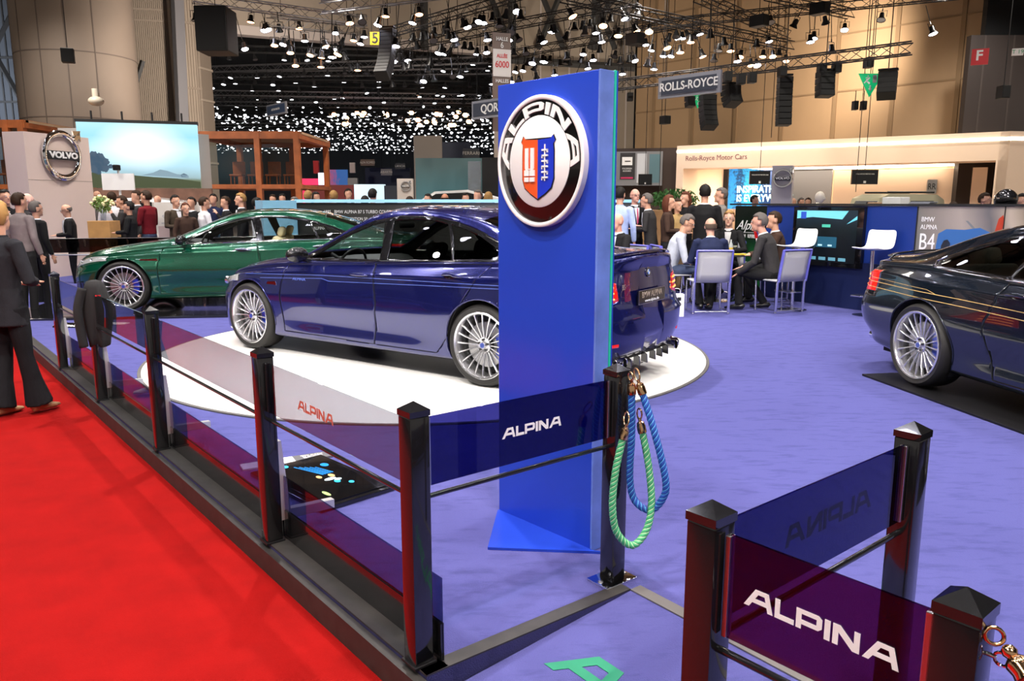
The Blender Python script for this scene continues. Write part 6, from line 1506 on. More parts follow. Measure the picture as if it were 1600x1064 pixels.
vp = board('brand_panel', 36, 137, 15.4, 17.0, 205, 420, M_volvo, .5, 'tall pale panel with a large chrome ring emblem reading VOLVO at left', 'panel', zb=0); iron_ring(vp, .52, 0, .50)
W, Hh = o_dims[vp.name]; zc_ = dp(91, 243, 16.2).z
for c in vp.children: c.location.z += zc_
b = MB(); b.box(0, W, -.003, 0, dp(88, 282, 16.2).z-.008, dp(88, 282, 16.2).z); b.build('joint', M_beige_d, vp)
vp2 = board('brand_panel', 1207, 1239, 20, 19.8, 259, 420, mat('pale_grey_panel', (.52, .50, .55), .5), .5, 'pale narrow panel with a chrome VOLVO ring in front of the cream stand', 'panel', zb=0); iron_ring(vp2, .55, 0, .235); zc_ = dp(1225, 279, 20).z
for c in vp2.children: c.location.z += zc_
vp3 = board('brand_panel', 620, 645, 34, 34, 279, 330, mat('pale_panel_far', (.66, .60, .56), .5), .3, 'small far white panel with a ring emblem', 'panel', zb=0); iron_ring(vp3, .55, 0, .22); zc_ = dp(634, 291, 34).z
for c in vp3.children: c.location.z += zc_
# big screen with a misty sky
def cloudscreen():
    m = mat('shown_sky', (.2, .5, .7), .4); nt = m.node_tree; bs = nt.nodes['Principled BSDF']; tc = nt.nodes.new('ShaderNodeTexCoord'); s = nt.nodes.new('ShaderNodeSeparateXYZ'); nt.links.new(tc.outputs['Generated'], s.inputs[0])
    r = nt.nodes.new('ShaderNodeValToRGB'); els = r.color_ramp.elements; els[0].position = 0; els[0].color = (.10, .13, .07, 1); els[1].position = 1; els[1].color = (.42, .74, .86, 1)
    for p_, c_ in ((.13, (.13, .17, .10)), (.17, (.28, .42, .46)), (.35, (.40, .66, .78)), (.6, (.50, .80, .92)), (.8, (.30, .65, .85))): e = els.new(p_); e.color = (*c_, 1)
    n = nt.nodes.new('ShaderNodeTexNoise'); n.inputs['Scale'].default_value = 3; n.inputs['Detail'].default_value = 6; nt.links.new(tc.outputs['Generated'], n.inputs['Vector'])
    a = nt.nodes.new('ShaderNodeMath'); a.operation = 'MULTIPLY_ADD'; a.inputs[1].default_value = .12; nt.links.new(n.outputs[0], a.inputs[0]); nt.links.new(s.outputs[2], a.inputs[2]); sb = nt.nodes.new('ShaderNodeMath'); sb.operation = 'SUBTRACT'; sb.inputs[1].default_value = .06; nt.links.new(a.outputs[0], sb.inputs[0]); nt.links.new(sb.outputs[0], r.inputs[0])
    vd = nt.nodes.new('ShaderNodeVectorMath'); vd.operation = 'DISTANCE'; vd.inputs[1].default_value = (.52, .5, .66); mp = nt.nodes.new('ShaderNodeCombineXYZ'); nt.links.new(s.outputs[0], mp.inputs[0]); mp.inputs[1].default_value = .5; nt.links.new(s.outputs[2], mp.inputs[2]); nt.links.new(mp.outputs[0], vd.inputs[0])
    g = nt.nodes.new('ShaderNodeMapRange'); g.inputs['From Min'].default_value = .04; g.inputs['From Max'].default_value = .42; g.inputs['To Min'].default_value = 1; g.inputs['To Max'].default_value = 0; nt.links.new(vd.outputs['Value'], g.inputs['Value'])
    mx = nt.nodes.new('ShaderNodeMix'); mx.data_type = 'RGBA'; nt.links.new(g.outputs[0], mx.inputs['Factor']); nt.links.new(r.outputs[0], mx.inputs['A']); mx.inputs['B'].default_value = (1, 1, .98, 1)
    nt.links.new(mx.outputs['Result'], bs.inputs['Emission Color']); bs.inputs['Emission Strength'].default_value = 1.0; bs.inputs['Base Color'].default_value = (.01, .01, .01, 1); m.cycles.emission_sampling = 'NONE'; return m
sc_ = board('video_wall', 118, 307, 24, 25, 190, 293, cloudscreen(), .25, 'big bright video wall showing a misty sky over a meadow', 'screen'); W, Hh = o_dims[sc_.name]
b = MB(); b.box(-.03, W+.03, -.02, .3, Hh, Hh+.09); b.build('top_frame', M_matte, sc_)
b = MB()
for k in range(4): b.tube([(W*(.12+.25*k), .15, Hh), (W*(.12+.25*k), .15, Hh+.35)], .03, 5)
b.build('hanger', M_matte, sc_)
def scr_blob(name, pts, col, es=.6):
    b = MB(); b.prism([(x*W, y*Hh) for x, y in pts], .004, Matrix.Translation((0, -.003, 0)) @ Matrix.Rotation(PI/2, 4, 'X')); m_ = mat('shown_'+name, (.01, .01, .01), .4, emis=col, es=es*1.3); m_.cycles.emission_sampling = 'NONE'; b.build('shown_'+name, m_, sc_)
for k_, (u_, v_, r_) in enumerate([(.12, .49, .07), (.17, .47, .065), (.21, .40, .06), (.15, .40, .09), (.10, .42, .08), (.25, .33, .035), (.20, .31, .07), (.13, .30, .09)]): scr_blob('tree_crown', [(u_+r_*.55*math.cos(R(a))*(1+.12*math.sin(a*.13+k_)), v_+r_*math.sin(R(a))*(1+.12*math.cos(a*.11+k_))) for a in range(0, 360, 20)], (.05, .10, .16))
scr_blob('trunk', [(.14, .2), (.145, .45), (.165, .45), (.17, .2)], (.05, .10, .16))
0 and scr_blob('tree', [(.08, .22), (.08, .54), (.12, .56), (.16, .52), (.20, .44), (.22, .36), (.27, .33), (.24, .28), (.2, .22)], (.06, .11, .17)); scr_blob('bush', [(.84, .17), (.83, .21), (.86, .235), (.89, .21), (.885, .175)], (.10, .17, .24))
scr_blob('meadow', [(0, .0), (0, .20), (.08, .24), (.2, .2), (.4, .2), (.6, .17), (.8, .15), (1, .10), (1, 0)], (.055, .075, .028)); scr_blob('far_hill', [(.5, .2), (.6, .24), (.66, .29), (.72, .27), (.8, .22), (.9, .2), (.9, .16)], (.25, .38, .46))
tower = board('stand_wall', 304, 326, 25.2, 25.5, 209, 290, mat('pale_grey_wall', (.42, .38, .36), .6), .4, 'pale narrow wall at the right edge of the big video wall', 'stand wall', zb=0)
tower2 = board('stand_wall', 90, 120, 25.5, 25.5, 200, 260, mat('pale_grey_wall_b', (.42, .38, .36), .6), .4, 'pale wall top peeking out between the VOLVO panel and the video wall', 'stand wall', zb=0)
# brick-coloured band under the screen and the stand counters
o = board('stand_wall', 143, 330, 23, 23.5, 294, 330, mat('brick_band', (.16, .08, .055), .8, noise=(3, .35)), .2, 'low brown wall below the big video wall', 'stand wall', zb=0)
wc = board('counter', 240, 312, 16.2, 16.6, 316, 380, mat('white_counter', (.72, .68, .62), .4), .8, 'white counter with grey print behind the green car', 'counter', zb=0)
for s_, u, v, z_ in (('crash', .28, .83, .10), ('worldwide', .3, .74, .07), ('V O L V O  2 0', .3, .48, .13)): btext(wc, s_, u, v, z_, M_sgrey, 1)
bpart(wc, 'pink_square', .06, .32, .55, .70, mat('pale_pink_print', (.55, .42, .40), .5), 0, .003)
# white sign board with projector on a pole
o = board('sign_board', 158, 208, 20, 20, 271, 297, M_white, .05, 'white blank board on a pole in front of the video wall', 'board'); W, Hh = o_dims[o.name]
b = MB(); b.tube([(W*.5, .07, Hh*1.3), (W*.5, .07, -(o.location.z))], .03, 8); b.build('pole', M_white, o); b = MB(); b.bbox((W*.5, 0, Hh*1.35), (.12, .2, .14), .02); b.build('camera_head', M_satin, o)
# timber framed glass rooms
M_timber = mat('orange_timber', (.40, .11, .03), .45, noise=(3, .25)); G_room = glass('room_glass', (.80, .82, .80), 1, 1.3)
def timber_room(px0, px1, Y, dep, ytop, ybot, label, mids, fl=True):
    a, c = dp(px0, ytop, Y), dp(px1, ytop, Y); z1 = a.z; zf = dp(px0, ybot, Y).z; W = c.x-a.x; t = empty('glass_pavilion', (a.x, Y, 0), 0, label, 'pavilion'); th = .26
    def bar(x0, x1, y0, y1, z0, z2, nm='beam'): b = MB(); b.box(x0, x1, y0, y1, z0, z2); b.build(nm, M_timber, t)
    for y in (0, dep): bar(0, W, y, y+th, z1-th, z1); bar(0, W, y, y+th, zf-th*.6, zf)
    for x in (0, W-th): bar(x-.01, x+th*.95, th+.002, dep-.02, z1-th+.01, z1+.01); bar(x-.01, x+th*.95, th+.002, dep-.02, zf-th*.6+.01, zf-.01)
    for x in [0, W-th]+mids: bar(x+.012, x+th*.8, -.015, th*.9, 0, z1-.012, 'post'); bar(x+.012, x+th*.8, dep-.015, dep+th*.9, 0, z1-.012, 'post')
    b = MB(); b.box(.1, W-.1, .1, dep, zf-.12, zf-.04); b.build('deck', M_timber, t); b = MB(); b.box(0, W, .1, dep, z1-.08, z1); b.build('roof', mat('roof_panel_timber', (.45, .30, .18), .7), t)
    b = MB(); b.box(th, W-th, .12, .14, zf, z1-th); b.build('glazing', G_room, t); 
    for k in range(4):
        b = MB(); M = Matrix.Translation((W*(.2+.18*k), dep*.5, zf)); b.bbox((0, 0, .40), (.5, .5, .07), .02, M); b.bbox((0, .22, .68), (.5, .06, .5), .02, M)
        for sx in (-.2, .2):
            for sy in (-.2, .2): b.tube([M @ Vector((sx, sy, 0)), M @ Vector((sx, sy, .4))], .025, 5)
        b.build('chair', M_timber, t)
    return t
timber_room(300, 468, 29, 4.5, 205, 288, 'orange timber framed glass pavilion raised above the crowd left of centre', [2.2]); timber_room(-120, 37, 27, 4.0, 187, 288, 'orange timber framed pavilion at the left edge', [2.6])
P = dp(150, 158, 30.5); t = MB(); t.ball((0, 0, 0), (.28, .28, .18), 16, 8); t.lathe([(.001, .1), (.12, .1), (.12, .45), (.001, .45)], 12); o = t.build('dome_camera', mat('pale_dome', (.55, .5, .42), .4), smooth=50, loc=P); tag(o, 'small pale dome fixed low on the round column', 'camera')
# flowers on a wooden block
P = at(168, 391, 0); P = dp(162, 345, 15.2); t = empty('flower_stand', (P.x, P.y, 0), 0, 'wooden block with a vase of yellow and white flowers by the VOLVO panel', 'flowers')
hz_ = P.z; b = MB(); b.bbox((0, 0, hz_/2), (.42, .42, hz_), .006); b.build('wooden_block', M_wood, t); b = MB(); b.lathe([(.001, hz_), (.05, hz_), (.06, hz_+.2), (.055, hz_+.2), (.045, hz_+.01)], 20); b.build('vase', G_drink, t, 50)
b = MB(); leaves(b, (0, 0, hz_+.30), (.18, .18, .16), 160, .05, rn); b.build('leaves', mat('bouquet_green', (.14, .24, .05), .6), t)
b = MB()
for k in range(34): d = Vector((rn.gauss(0, 1), rn.gauss(0, 1), abs(rn.gauss(0, 1)))).normalized(); b.ball(Vector((0, 0, hz_+.32))+Vector((d.x*.21, d.y*.21, d.z*.19-.04)), rn.uniform(.02, .035), 8, 5)
o = b.build('blossoms', mat('cream_blossom', (.85, .72, .38), .6, noise=(12, .35)), t); o['kind'] = 'stuff'
# ------------------------------------------------------------------ far stands seen in the middle
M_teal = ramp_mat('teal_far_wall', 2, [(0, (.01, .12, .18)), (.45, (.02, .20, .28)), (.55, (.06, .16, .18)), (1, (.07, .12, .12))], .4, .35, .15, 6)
far = [('stand_wall', 649, 755, 40, 40, 247, 305, M_teal, 'teal lit stand wall left of the tall blue sign'), ('stand_wall', 753, 790, 38, 38, 246, 320, M_matte, 'black wall beside the tall blue sign'),
       ('stand_column', 646, 690, 47, 47, 212, 300, mat('pale_column', (.40, .36, .34), .7), 'pale square column far back above the teal wall'), ('stand_wall', 553, 601, 44, 44, 288, 312, mat('white_lit_wall', (.7, .85, .9), .4, emis=(.7, .9, 1), es=.7), 'white glowing low wall far back'),
       ('stand_wall', 600, 622, 42, 42, 290, 312, M_sdk, 'dark cabinet with two white logos far back'), ('stand_wall', 476, 560, 46, 46, 289, 314, mat('red_far_band', (.25, .02, .02), .5), 'dark red low stand wall far back'),
       ('stand_wall', 470, 502, 50, 50, 279, 287, mat('pink_red_lit', (.8, .02, .08), .4, emis=(1, .03, .12), es=.8), 'glowing pink red band far back'), ('stand_wall', 497, 507, 49, 49, 270, 289, mat('white_lit_box', (.8, .8, 1), .4, emis=(.85, .85, 1), es=1.2), 'small glowing white panel far back'),
       ('banner', 489, 497, 55, 55, 251, 271, M_sred, 'small red hanging banner far back'), ('banner', 546, 554, 56, 56, 254, 270, M_swht, 'small white hanging banner far back'), ('stand_wall', 543, 558, 47, 47, 278, 312, mat('grey_post', (.30, .30, .32), .5), 'grey upright panel far back'),
       ('stand_wall', 507, 542, 60, 60, 265, 290, ramp_mat('blue_busy_screens', 0, [(0, (.01, .10, .25)), (.4, (.02, .25, .4)), (.6, (.3, .05, .1)), (1, (.02, .08, .25))], .4, .9, .8, 9), 'row of bluish screens far back'), ('stand_wall', 570, 640, 64, 64, 262, 290, mat('deep_blue_far', (.008, .02, .07), .6), 'deep blue wall far back'),
       ('stand_wall', 560, 640, 60, 60, 296, 312, mat('far_pale_band', (.55, .6, .65), .5), 'pale band behind the glowing white wall'), ('stand_wall', 690, 735, 60, 60, 222, 250, mat('far_haze_blue', (.13, .16, .24), .6), 'bluish upper wall behind the dark FERRARI sign')]
for nm, x0, x1, Ya, Yb, y0, y1, m_, lab in far:
    o = board(nm, x0, x1, Ya, Yb, y0, y1, m_, .3, lab, 'banner' if nm == 'banner' else 'column' if 'column' in nm else 'stand wall', zb=None if nm == 'banner' else 0)
o = board('silver_sculpture', 731, 751, 39, 39, 252, 300, mat('silver_blue_foil', (.40, .46, .50), .25, .8, bump=(3, 1.0)), .5, 'crumpled silver display shape in front of the teal wall', 'sculpture')
# white car on the far stand
t = empty('white_car', (dp(708, 312, 27).x, 27, .55), .05, 'white car roof seen over the pale blue wall top', 'car'); M_wc = mat('white_paint', (.8, .8, .8), .25, coat=.8)
b = MB(); b.prism([(-2.2, .55), (-2.1, .85), (-1.3, 1.0), (-.6, 1.42), (.5, 1.48), (1.5, 1.25), (2.2, 1.0), (2.2, .55)], 1.7, Matrix.Translation((0, .85, 0)) @ Matrix.Rotation(PI/2, 4, 'X')); o = b.build('body', M_wc, t); md = o.modifiers.new('b', 'BEVEL'); md.width = .1; md.segments = 3
b = MB(); b.prism([(-1.1, 1.02), (-.55, 1.34), (.5, 1.39), (1.3, 1.2), (1.4, 1.05)], .02, Matrix.Translation((0, -.85, 0)) @ Matrix.Rotation(PI/2, 4, 'X')); b.build('side_window', M_scr, t)
b = MB(); b.box(-2.4, 2.6, -1, 1, -.55, .28); b.build('plinth', M_sdk, t)
t = empty('white_car', (dp(205, 312, 21).x, 21, .25), .1, 'white car roof behind the people at the VOLVO stand', 'car'); b = MB(); b.prism([(-2.2, .55), (-2.1, .85), (-1.3, 1.0), (-.6, 1.42), (.5, 1.50), (1.8, 1.35), (2.2, 1.0), (2.2, .55)], 1.7, Matrix.Translation((0, .85, 0)) @ Matrix.Rotation(PI/2, 4, 'X')); o = b.build('body', M_wc, t); md = o.modifiers.new('b', 'BEVEL'); md.width = .1; md.segments = 3
b = MB(); b.prism([(-1.1, 1.02), (-.55, 1.36), (.5, 1.41), (1.6, 1.28), (1.7, 1.05)], .02, Matrix.Translation((0, -.85, 0)) @ Matrix.Rotation(PI/2, 4, 'X')); b.build('side_window', M_scr, t); b = MB(); b.box(-2.4, 2.6, -1, 1, -.25, .28); b.build('plinth', M_sdk, t)
# jacket on the post
jp = locs[3]; t = empty('hanging_jacket', (jp.x, jp.y, 0), 0, 'black jacket slung over the second barrier post from the woman', 'jacket')
b = MB(); M = Matrix.Translation((0, 0, 0))
rng = []
for k, (z, rx, ry) in enumerate([(1.045, .02, .02), (1.035, .055, .05), (.99, .075, .065), (.91, .09, .07), (.82, .105, .075), (.73, .095, .07), (.62, .08, .06), (.55, .07, .05), (.545, .03, .03)]):
    rng.append([b.bm.verts.new((.02+rx*math.cos(2*PI*j/24)*(1+.05*k**.8*math.sin(5*2*PI*j/24+k*.12)), ry*math.sin(2*PI*j/24)*(1+.05*k**.8*math.sin(6*2*PI*j/24+k*.1)), z+.015*math.sin(3*2*PI*j/24)*(k > 5))) for j in range(24)])
for k in range(len(rng)-1):
    for j in range(24): b._f([rng[k][j], rng[k][(j+1) % 24], rng[k+1][(j+1) % 24], rng[k+1][j]])
b._f(rng[0][::-1]); b.build('jacket_body', mat('black_cloth', (.012, .011, .012), .9), t, 180)
b = MB(); b.tube(catmull([(-.03, -.07, .99), (-.06, -.10, .85), (-.06, -.10, .72), (-.05, -.09, .55)], 5), (.040, .03), 10); b.build('sleeve', bpy.data.materials['black_cloth'], t, 180)
b = MB(); b.box(.085, .125, -.12, -.117, .935, .945); b.build('red_tag', M_sred, t)
# ================================================================== people
skins = {}
def M_skin(c=(.62, .33, .22)):
    k = tuple(c)
    if k not in skins: skins[k] = mat('skin', c, .55, noise=(9, .08))
    return skins[k]
cloths = {}
def cloth(c, r=.85):
    k = tuple(c)
    if k not in cloths: cloths[k] = mat('cloth', c, r, noise=(14, .12), bump=(90, .15), spec=.15)
    return cloths[k]
M_eye = mat('eye_white', (.75, .72, .70), .3); M_iris = mat('eye_iris', (.03, .02, .015), .2); M_lip = mat('lips', (.42, .13, .10), .5); M_shoe = mat('black_shoe', (.01, .01, .01), .25)
_cache = {}
def fuse(b, name, m, parent, vox, smooth=2):
    me = bpy.data.meshes.new('t'); b.bm.to_mesh(me); b.bm.free(); t = bpy.data.objects.new('t', me); C.objects.link(t)
    md = t.modifiers.new('r', 'REMESH'); md.mode = 'VOXEL'; md.voxel_size = vox; md.use_smooth_shade = True
    if smooth: s = t.modifiers.new('s', 'SMOOTH'); s.iterations = smooth; s.factor = .5
    dg = bpy.context.evaluated_depsgraph_get(); dg.update(); out = bpy.data.meshes.new_from_object(t.evaluated_get(dg)); bpy.data.objects.remove(t)
    out.materials.clear(); out.materials.append(m); out.name = name
    for p in out.polygons: p.use_smooth = True
    o = bpy.data.objects.new(name, out); C.objects.link(o)
    if parent: o.parent = parent
    return o
def person(loc, hgt, rz, pose, top, bot, hair, hcol, label, vox=.012, skin=(.62, .33, .22), lean=0., turn=0., arms=None, legs=None, suit=False, tie=None, shoes=M_shoe, long_top=.0, glasses=False, headtilt=0., collar=None, fem=False, detail=True, flare=0.):
    """faces -y at rz = 0; pose stand or sit; arms {side: (elbow, wrist)} in body units"""
    k = hgt/1.75 if pose != 'sit' else hgt/1.32
    t = empty('person', tuple(loc), rz, label, 'person')
    V = lambda x, y, z: Vector((x*k, y*k, z*k))
    if pose == 'sit': pz, dz = .50, -.43
    else: pz, dz = .93, 0.
    Lm = Matrix.Translation(V(0, 0, pz)) @ Matrix.Rotation(lean, 4, 'X') @ Matrix.Translation(V(0, 0, -pz))
    U = lambda x, y, z: Lm @ V(x, y, z+dz)
    sw = .185 if not fem else .162
    sh = {s: U(s*sw, .01, 1.43) for s in (-1, 1)}
    arms = arms or {}; hands = {}; ar = {}
    for s in (-1, 1):
        e, w_ = arms.get(s, ((.245, .02, 1.14), (.25, -.06, .90)))
        ar[s] = (sh[s], U(s*e[0], e[1], e[2]), U(s*w_[0], w_[1], w_[2]))
    lg = {}
    for s in (-1, 1):
        if legs and s in legs: kn, an = legs[s]; lg[s] = (V(s*.09, 0, pz-.02), V(*kn), V(*an))
        elif pose == 'sit': lg[s] = (V(s*.09, .0, pz-.02), V(s*.12, -.42, .50), V(s*.12, -.40, .09))
        else: lg[s] = (V(s*.09, 0, .90), V(s*.095, -.015, .50), V(s*.10, .02, .09))
    hc = U(0, -.02, 1.635); Mh = Matrix.Translation(hc) @ Matrix.Rotation(turn, 4, 'Z') @ Matrix.Rotation(lean*.25+headtilt, 4, 'X') @ Matrix.Scale(k, 4)
    b = MB()
    # trunk and limbs inside the clothes keep the figure continuous
    b.tube([V(0, 0, pz-.05), U(0, .01, 1.15), U(0, .01, 1.38), U(0, .005, 1.47)], [(.13*k, .08*k), (.12*k, .08*k), (.14*k, .085*k), (.05*k, .05*k)], 12, up=(0, 1, 0))
    b.tube([U(0, .01, 1.42), U(0, 0, 1.50), Mh @ Vector((0, .02, -.06))], [.055*k, .052*k, .054*k], 12)
    b.ball(Mh @ Vector((0, .015, .025)), (.076*k, .096*k, .098*k), 18, 14, (Matrix.Rotation(turn, 4, 'Z')))
    b.ball(Mh @ Vector((0, -.028, -.045)), (.054*k, .060*k, .070*k), 14, 10, Matrix.Rotation(turn, 4, 'Z'))
    if detail:
        b.tube([Mh @ Vector((0, -.078, .025)), Mh @ Vector((0, -.100, -.012)), Mh @ Vector((0, -.085, -.026))], [.009*k, .014*k, .010*k], 8)
        b.ball(Mh @ Vector((0, -.076, -.088)), .020*k, 8, 6)
        for s in (-1, 1): b.ball(Mh @ Vector((s*.078, .018, -.002)), (.010*k, .020*k, .032*k), 8, 6, Matrix.Rotation(turn, 4, 'Z')); b.ball(Mh @ Vector((s*.030, -.078, .040)), (.020*k, .010*k, .008*k), 8, 6, Matrix.Rotation(turn, 4, 'Z'))
    for s in (-1, 1):
        a0, a1, a2 = ar[s]; b.tube([a0, a0.lerp(a1, .5), a1, a1.lerp(a2, .4), a2], [.040*k, .040*k, .034*k, .033*k, .024*k], 8)
        d = (a2-a1).normalized(); sd = Vector((s, 0, 0)); sd = (sd-d*sd.dot(d)); sd = sd.normalized() if sd.length > .1 else Vector((0, 1, 0)); nn = d.cross(sd).normalized()
        fw = sd if abs(d.z) < .6 else Vector((0, -1, 0)); fw = (fw-d*fw.dot(d)).normalized(); nn = d.cross(fw)
        pc = a2+d*.045*k; b.tube([a2-d*.01, a2+d*.03*k, a2+d*.085*k], [(.022*k, .016*k), (.038*k, .014*k), (.036*k, .012*k)], 10, up=nn)
        curl = Vector((-s, 0, 0)); curl = (curl-d*curl.dot(d)); curl = curl.normalized()*.5 if curl.length > .1 else Vector((0, 0, -.5))
        for q, (o_, ln) in enumerate(((-.027, .060), (-.009, .075), (.009, .080), (.027, .072))):
            st = a2+d*.080*k+fw*o_*k; m1 = st+(d+curl*.35).normalized()*ln*.5*k; m2 = m1+(d+curl*1.5).normalized()*ln*.5*k; b.tube([st, m1, m2], [.0088*k, .0082*k, .0068*k], 6)
        th = a2+d*.025*k+fw*.030*k; b.tube([th, th+(d*.6+fw*.8+curl*.4).normalized()*.035*k, th+(d*.9+fw*.6+curl*.8).normalized()*.065*k], [.012*k, .010*k, .008*k], 6)
        h0, h1, h2 = lg[s]; b.tube([h0, h1, h2, h2-Vector((0, 0, .03*k))], [.06*k, .045*k, .033*k, .03*k], 8)
    fuse(b, 'body', M_skin(skin), t, vox*.75 if detail else vox)
    # garment for the upper body
    b = MB(); hem = .86 if suit or long_top else .95
    hem -= long_top
    bw = 1.0 if not fem else .88
    seq = [(hem, .165+max(0, .90-hem)*.12, .115+max(0, .90-hem)*.15), (.95, .162, .112), (1.07, .150*bw+.005, .108), (1.20, .165*bw, .118), (1.33, .182*bw, .122), (1.42, .165*bw, .095), (1.475, .085, .068)]
    if pose == 'sit': seq = [(.93, .165, .125)] + seq[2:]
    pts = []; rr = []
    for z, rx, ry in seq:
        p = U(0, .01 if z > 1.3 else .005, z) if z > 1.0 or pose != 'sit' else V(0, 0, z+dz); pts.append(p); rr.append((rx*k, ry*k))
    b.tube(pts, rr, 20, up=(0, 1, 0))
    for s in (-1, 1):
        a0, a1, a2 = ar[s]; am = a0.lerp(a1, .45); b.ball(a0-Vector((s*.012*k, 0, .02*k)), (.062*k, .066*k, .058*k), 12, 8)
        b.tube([a0, am, a1, a1.lerp(a2, .5), a2-(a2-a1)*.04], [.058*k, .056*k, .050*k, .046*k, .037*k], 12)
    nm = 'jacket' if suit else 'shirt'
    o = fuse(b, nm, cloth(top), t, vox)
    b = MB(); b.tube([U(0, -.0, 1.455), U(0, .0, 1.492)], [(.074*k, .070*k), (.060*k, .062*k)], 16, up=(0, 1, 0), cap=True); b.build('collar', cloth(collar or ((.75, .77, .82) if suit else top)), t, 60)
    if suit and detail:
        b = MB(); b.tube([U(0, -.118, 1.16), U(0, -.119, 1.30), U(0, -.086, 1.44)], [(.004*k, .012*k), (.034*k, .012*k), (.052*k, .018*k)], 10, up=(0, 1, 0)); b.build('shirt_front', cloth(collar or (.75, .77, .82)), t, 60)
        if tie: b = MB(); b.tube([U(0, -.128, 1.17), U(0, -.131, 1.28), U(0, -.108, 1.43)], [(.014*k, .006*k), (.017*k, .006*k), (.010*k, .008*k)], 8, up=(0, 1, 0)); b.build('tie', cloth(tie, .5), t, 60)
    # trousers
    b = MB(); 
    b.tube([V(0, 0, pz+.09), V(0, 0, pz), V(0, .0, pz-.09)], [(.140*k, .100*k), (.168*k, .118*k), (.13*k, .10*k)], 16, up=(0, 1, 0))
    for s in (-1, 1):
        h0, h1, h2 = lg[s]; b.tube([h0, h0.lerp(h1, .5), h1, h1.lerp(h2, .5), h2-Vector((0, 0, .015*k))], [.088*k, .080*k, .062*k, (.056+flare*.3)*k, (.052+flare)*k], 14)
    fuse(b, 'trousers', cloth(bot), t, vox)
    for s in (-1, 1):
        h0, h1, h2 = lg[s]; f_ = Vector((0, -1, 0)); 
        if pose == 'sit' and legs: f_ = Vector(((h2-h1).x*.3, -1, 0)).normalized()
        b = MB(); c0 = Vector((h2.x, h2.y, h2.z-.045*k)); b.tube([c0-f_*.075*k, c0-f_*.06*k+Vector((0, 0, .012*k)), c0+f_*.05*k+Vector((0, 0, .0)), c0+f_*.13*k-Vector((0, 0, .014*k)), c0+f_*.19*k-Vector((0, 0, .022*k))], [(.025*k, .020*k), (.036*k, .040*k), (.040*k, .036*k), (.044*k, .024*k), (.022*k, .014*k)], 12, up=(0, 0, 1))
        b.build('shoe', shoes, t, 60)
    # hair
    if hair != 'none':
        bmh = bmesh.new(); bmesh.ops.create_uvsphere(bmh, u_segments=26, v_segments=20, radius=1)
        kill = []
        for v in bmh.verts:
            x, y, z = v.co
            if hair == 'bald': keep = z < .22 and z > -.62 and y > -.12 and not (y < .2 and z < -.3)
            elif hair == 'long': keep = y > -.30 or z > .52
            elif hair == 'bun': keep = (z > -.85 and y > .0) or (z > .46 and y > -.80) or (z > -.2 and y > -.3)
            else: keep = (z > -.62 and y > .15) or (z > .46 and y > -.80) or (z > .0 and y > -.22)
            v.co = Vector((x*.083, y*.103+.016, z*.106+.026))
            if hair == 'bald': v.co = Vector((x*.080, y*.100+.016, z*.100+.024))
            if hair == 'long' and z < 0: v.co.z -= (-z)*.16; v.co.x *= 1.15; v.co.y = max(v.co.y, .0)+.01
            v.co += v.co.normalized()*.004*math.sin(v.co.x*190+v.co.y*120)*math.cos(v.co.z*140)
            if not keep: kill.append(v)
        bmesh.ops.delete(bmh, geom=kill, context='VERTS')
        if hair == 'bun':
            q = bmesh.new(); bmesh.ops.create_icosphere(q, subdivisions=3, radius=1)
            for v in q.verts: v.co = Vector((v.co.x*.058, v.co.y*.05+.09, v.co.z*.06+.11))+v.co*.010*math.sin(v.co.x*14+v.co.z*9)
            m2 = bpy.data.meshes.new('q'); q.to_mesh(m2); q.free(); bmh.from_mesh(m2)
        me = bpy.data.meshes.new('hair'); bmh.to_mesh(me); bmh.free(); me.transform(Mh); me.materials.append(cloth(hcol, .6))
        for p in me.polygons: p.use_smooth = True
        o = bpy.data.objects.new('hair', me); C.objects.link(o); o.parent = t; md = o.modifiers.new('t', 'SOLIDIFY'); md.thickness = .008*k; md.offset = 1
    if detail:
        for s in (-1, 1):
            b = MB(); b.ball(Mh @ Vector((s*.030, -.083, .022)), (.013*k, .008*k, .008*k), 10, 8, Matrix.Rotation(turn, 4, 'Z')); o = b.build('eye', M_eye, t, 180)
            b = MB(); b.ball(Mh @ Vector((s*.030, -.0895, .022)), (.006*k, .004*k, .006*k), 8, 6, Matrix.Rotation(turn, 4, 'Z')); b.build('iris', M_iris, o, 180)
        b = MB(); b.ball(Mh @ Vector((0, -.084, -.050)), (.022*k, .007*k, .006*k), 10, 6, Matrix.Rotation(turn, 4, 'Z')); b.build('mouth', M_lip, t, 180)
        if glasses:
            b = MB()
            for s in (-1, 1):
                b.tube([Mh @ Vector((s*.032+.023*math.cos(R(a)), -.100, .020+.017*math.sin(R(a)))) for a in range(0, 361, 30)], .0022*k, 5, cap=False); b.tube([Mh @ Vector((s*.055, -.10, .024)), Mh @ Vector((s*.080, .01, .02))], .002*k, 4)
            b.tube([Mh @ Vector((-.009, -.100, .022)), Mh @ Vector((.009, -.100, .022))], .002*k, 4); b.build('spectacles', M_satin, t)
    return t
def at_head(px, ptop, Y, gz): 
    P = dp(px, ptop, Y); return Vector((P.x, P.y, gz)), P.z-gz
BLK, NAVY, DGR, GREY, WHT = (.012, .012, .013), (.016, .022, .06), (.035, .033, .034), (.22, .21, .21), (.70, .68, .70)
JEAN, BRN, OLV = (.045, .06, .11), (.05, .028, .02), (.055, .04, .028)
HB, HG, HD, HBL, HR = (.030, .015, .008), (.105, .092, .085), (.010, .008, .007), (.30, .17, .06), (.10, .03, .015)
front = lambda a=.06: {s: ((.25, -.02, 1.15), (.10, -.26, 1.14)) for s in (-1, 1)}
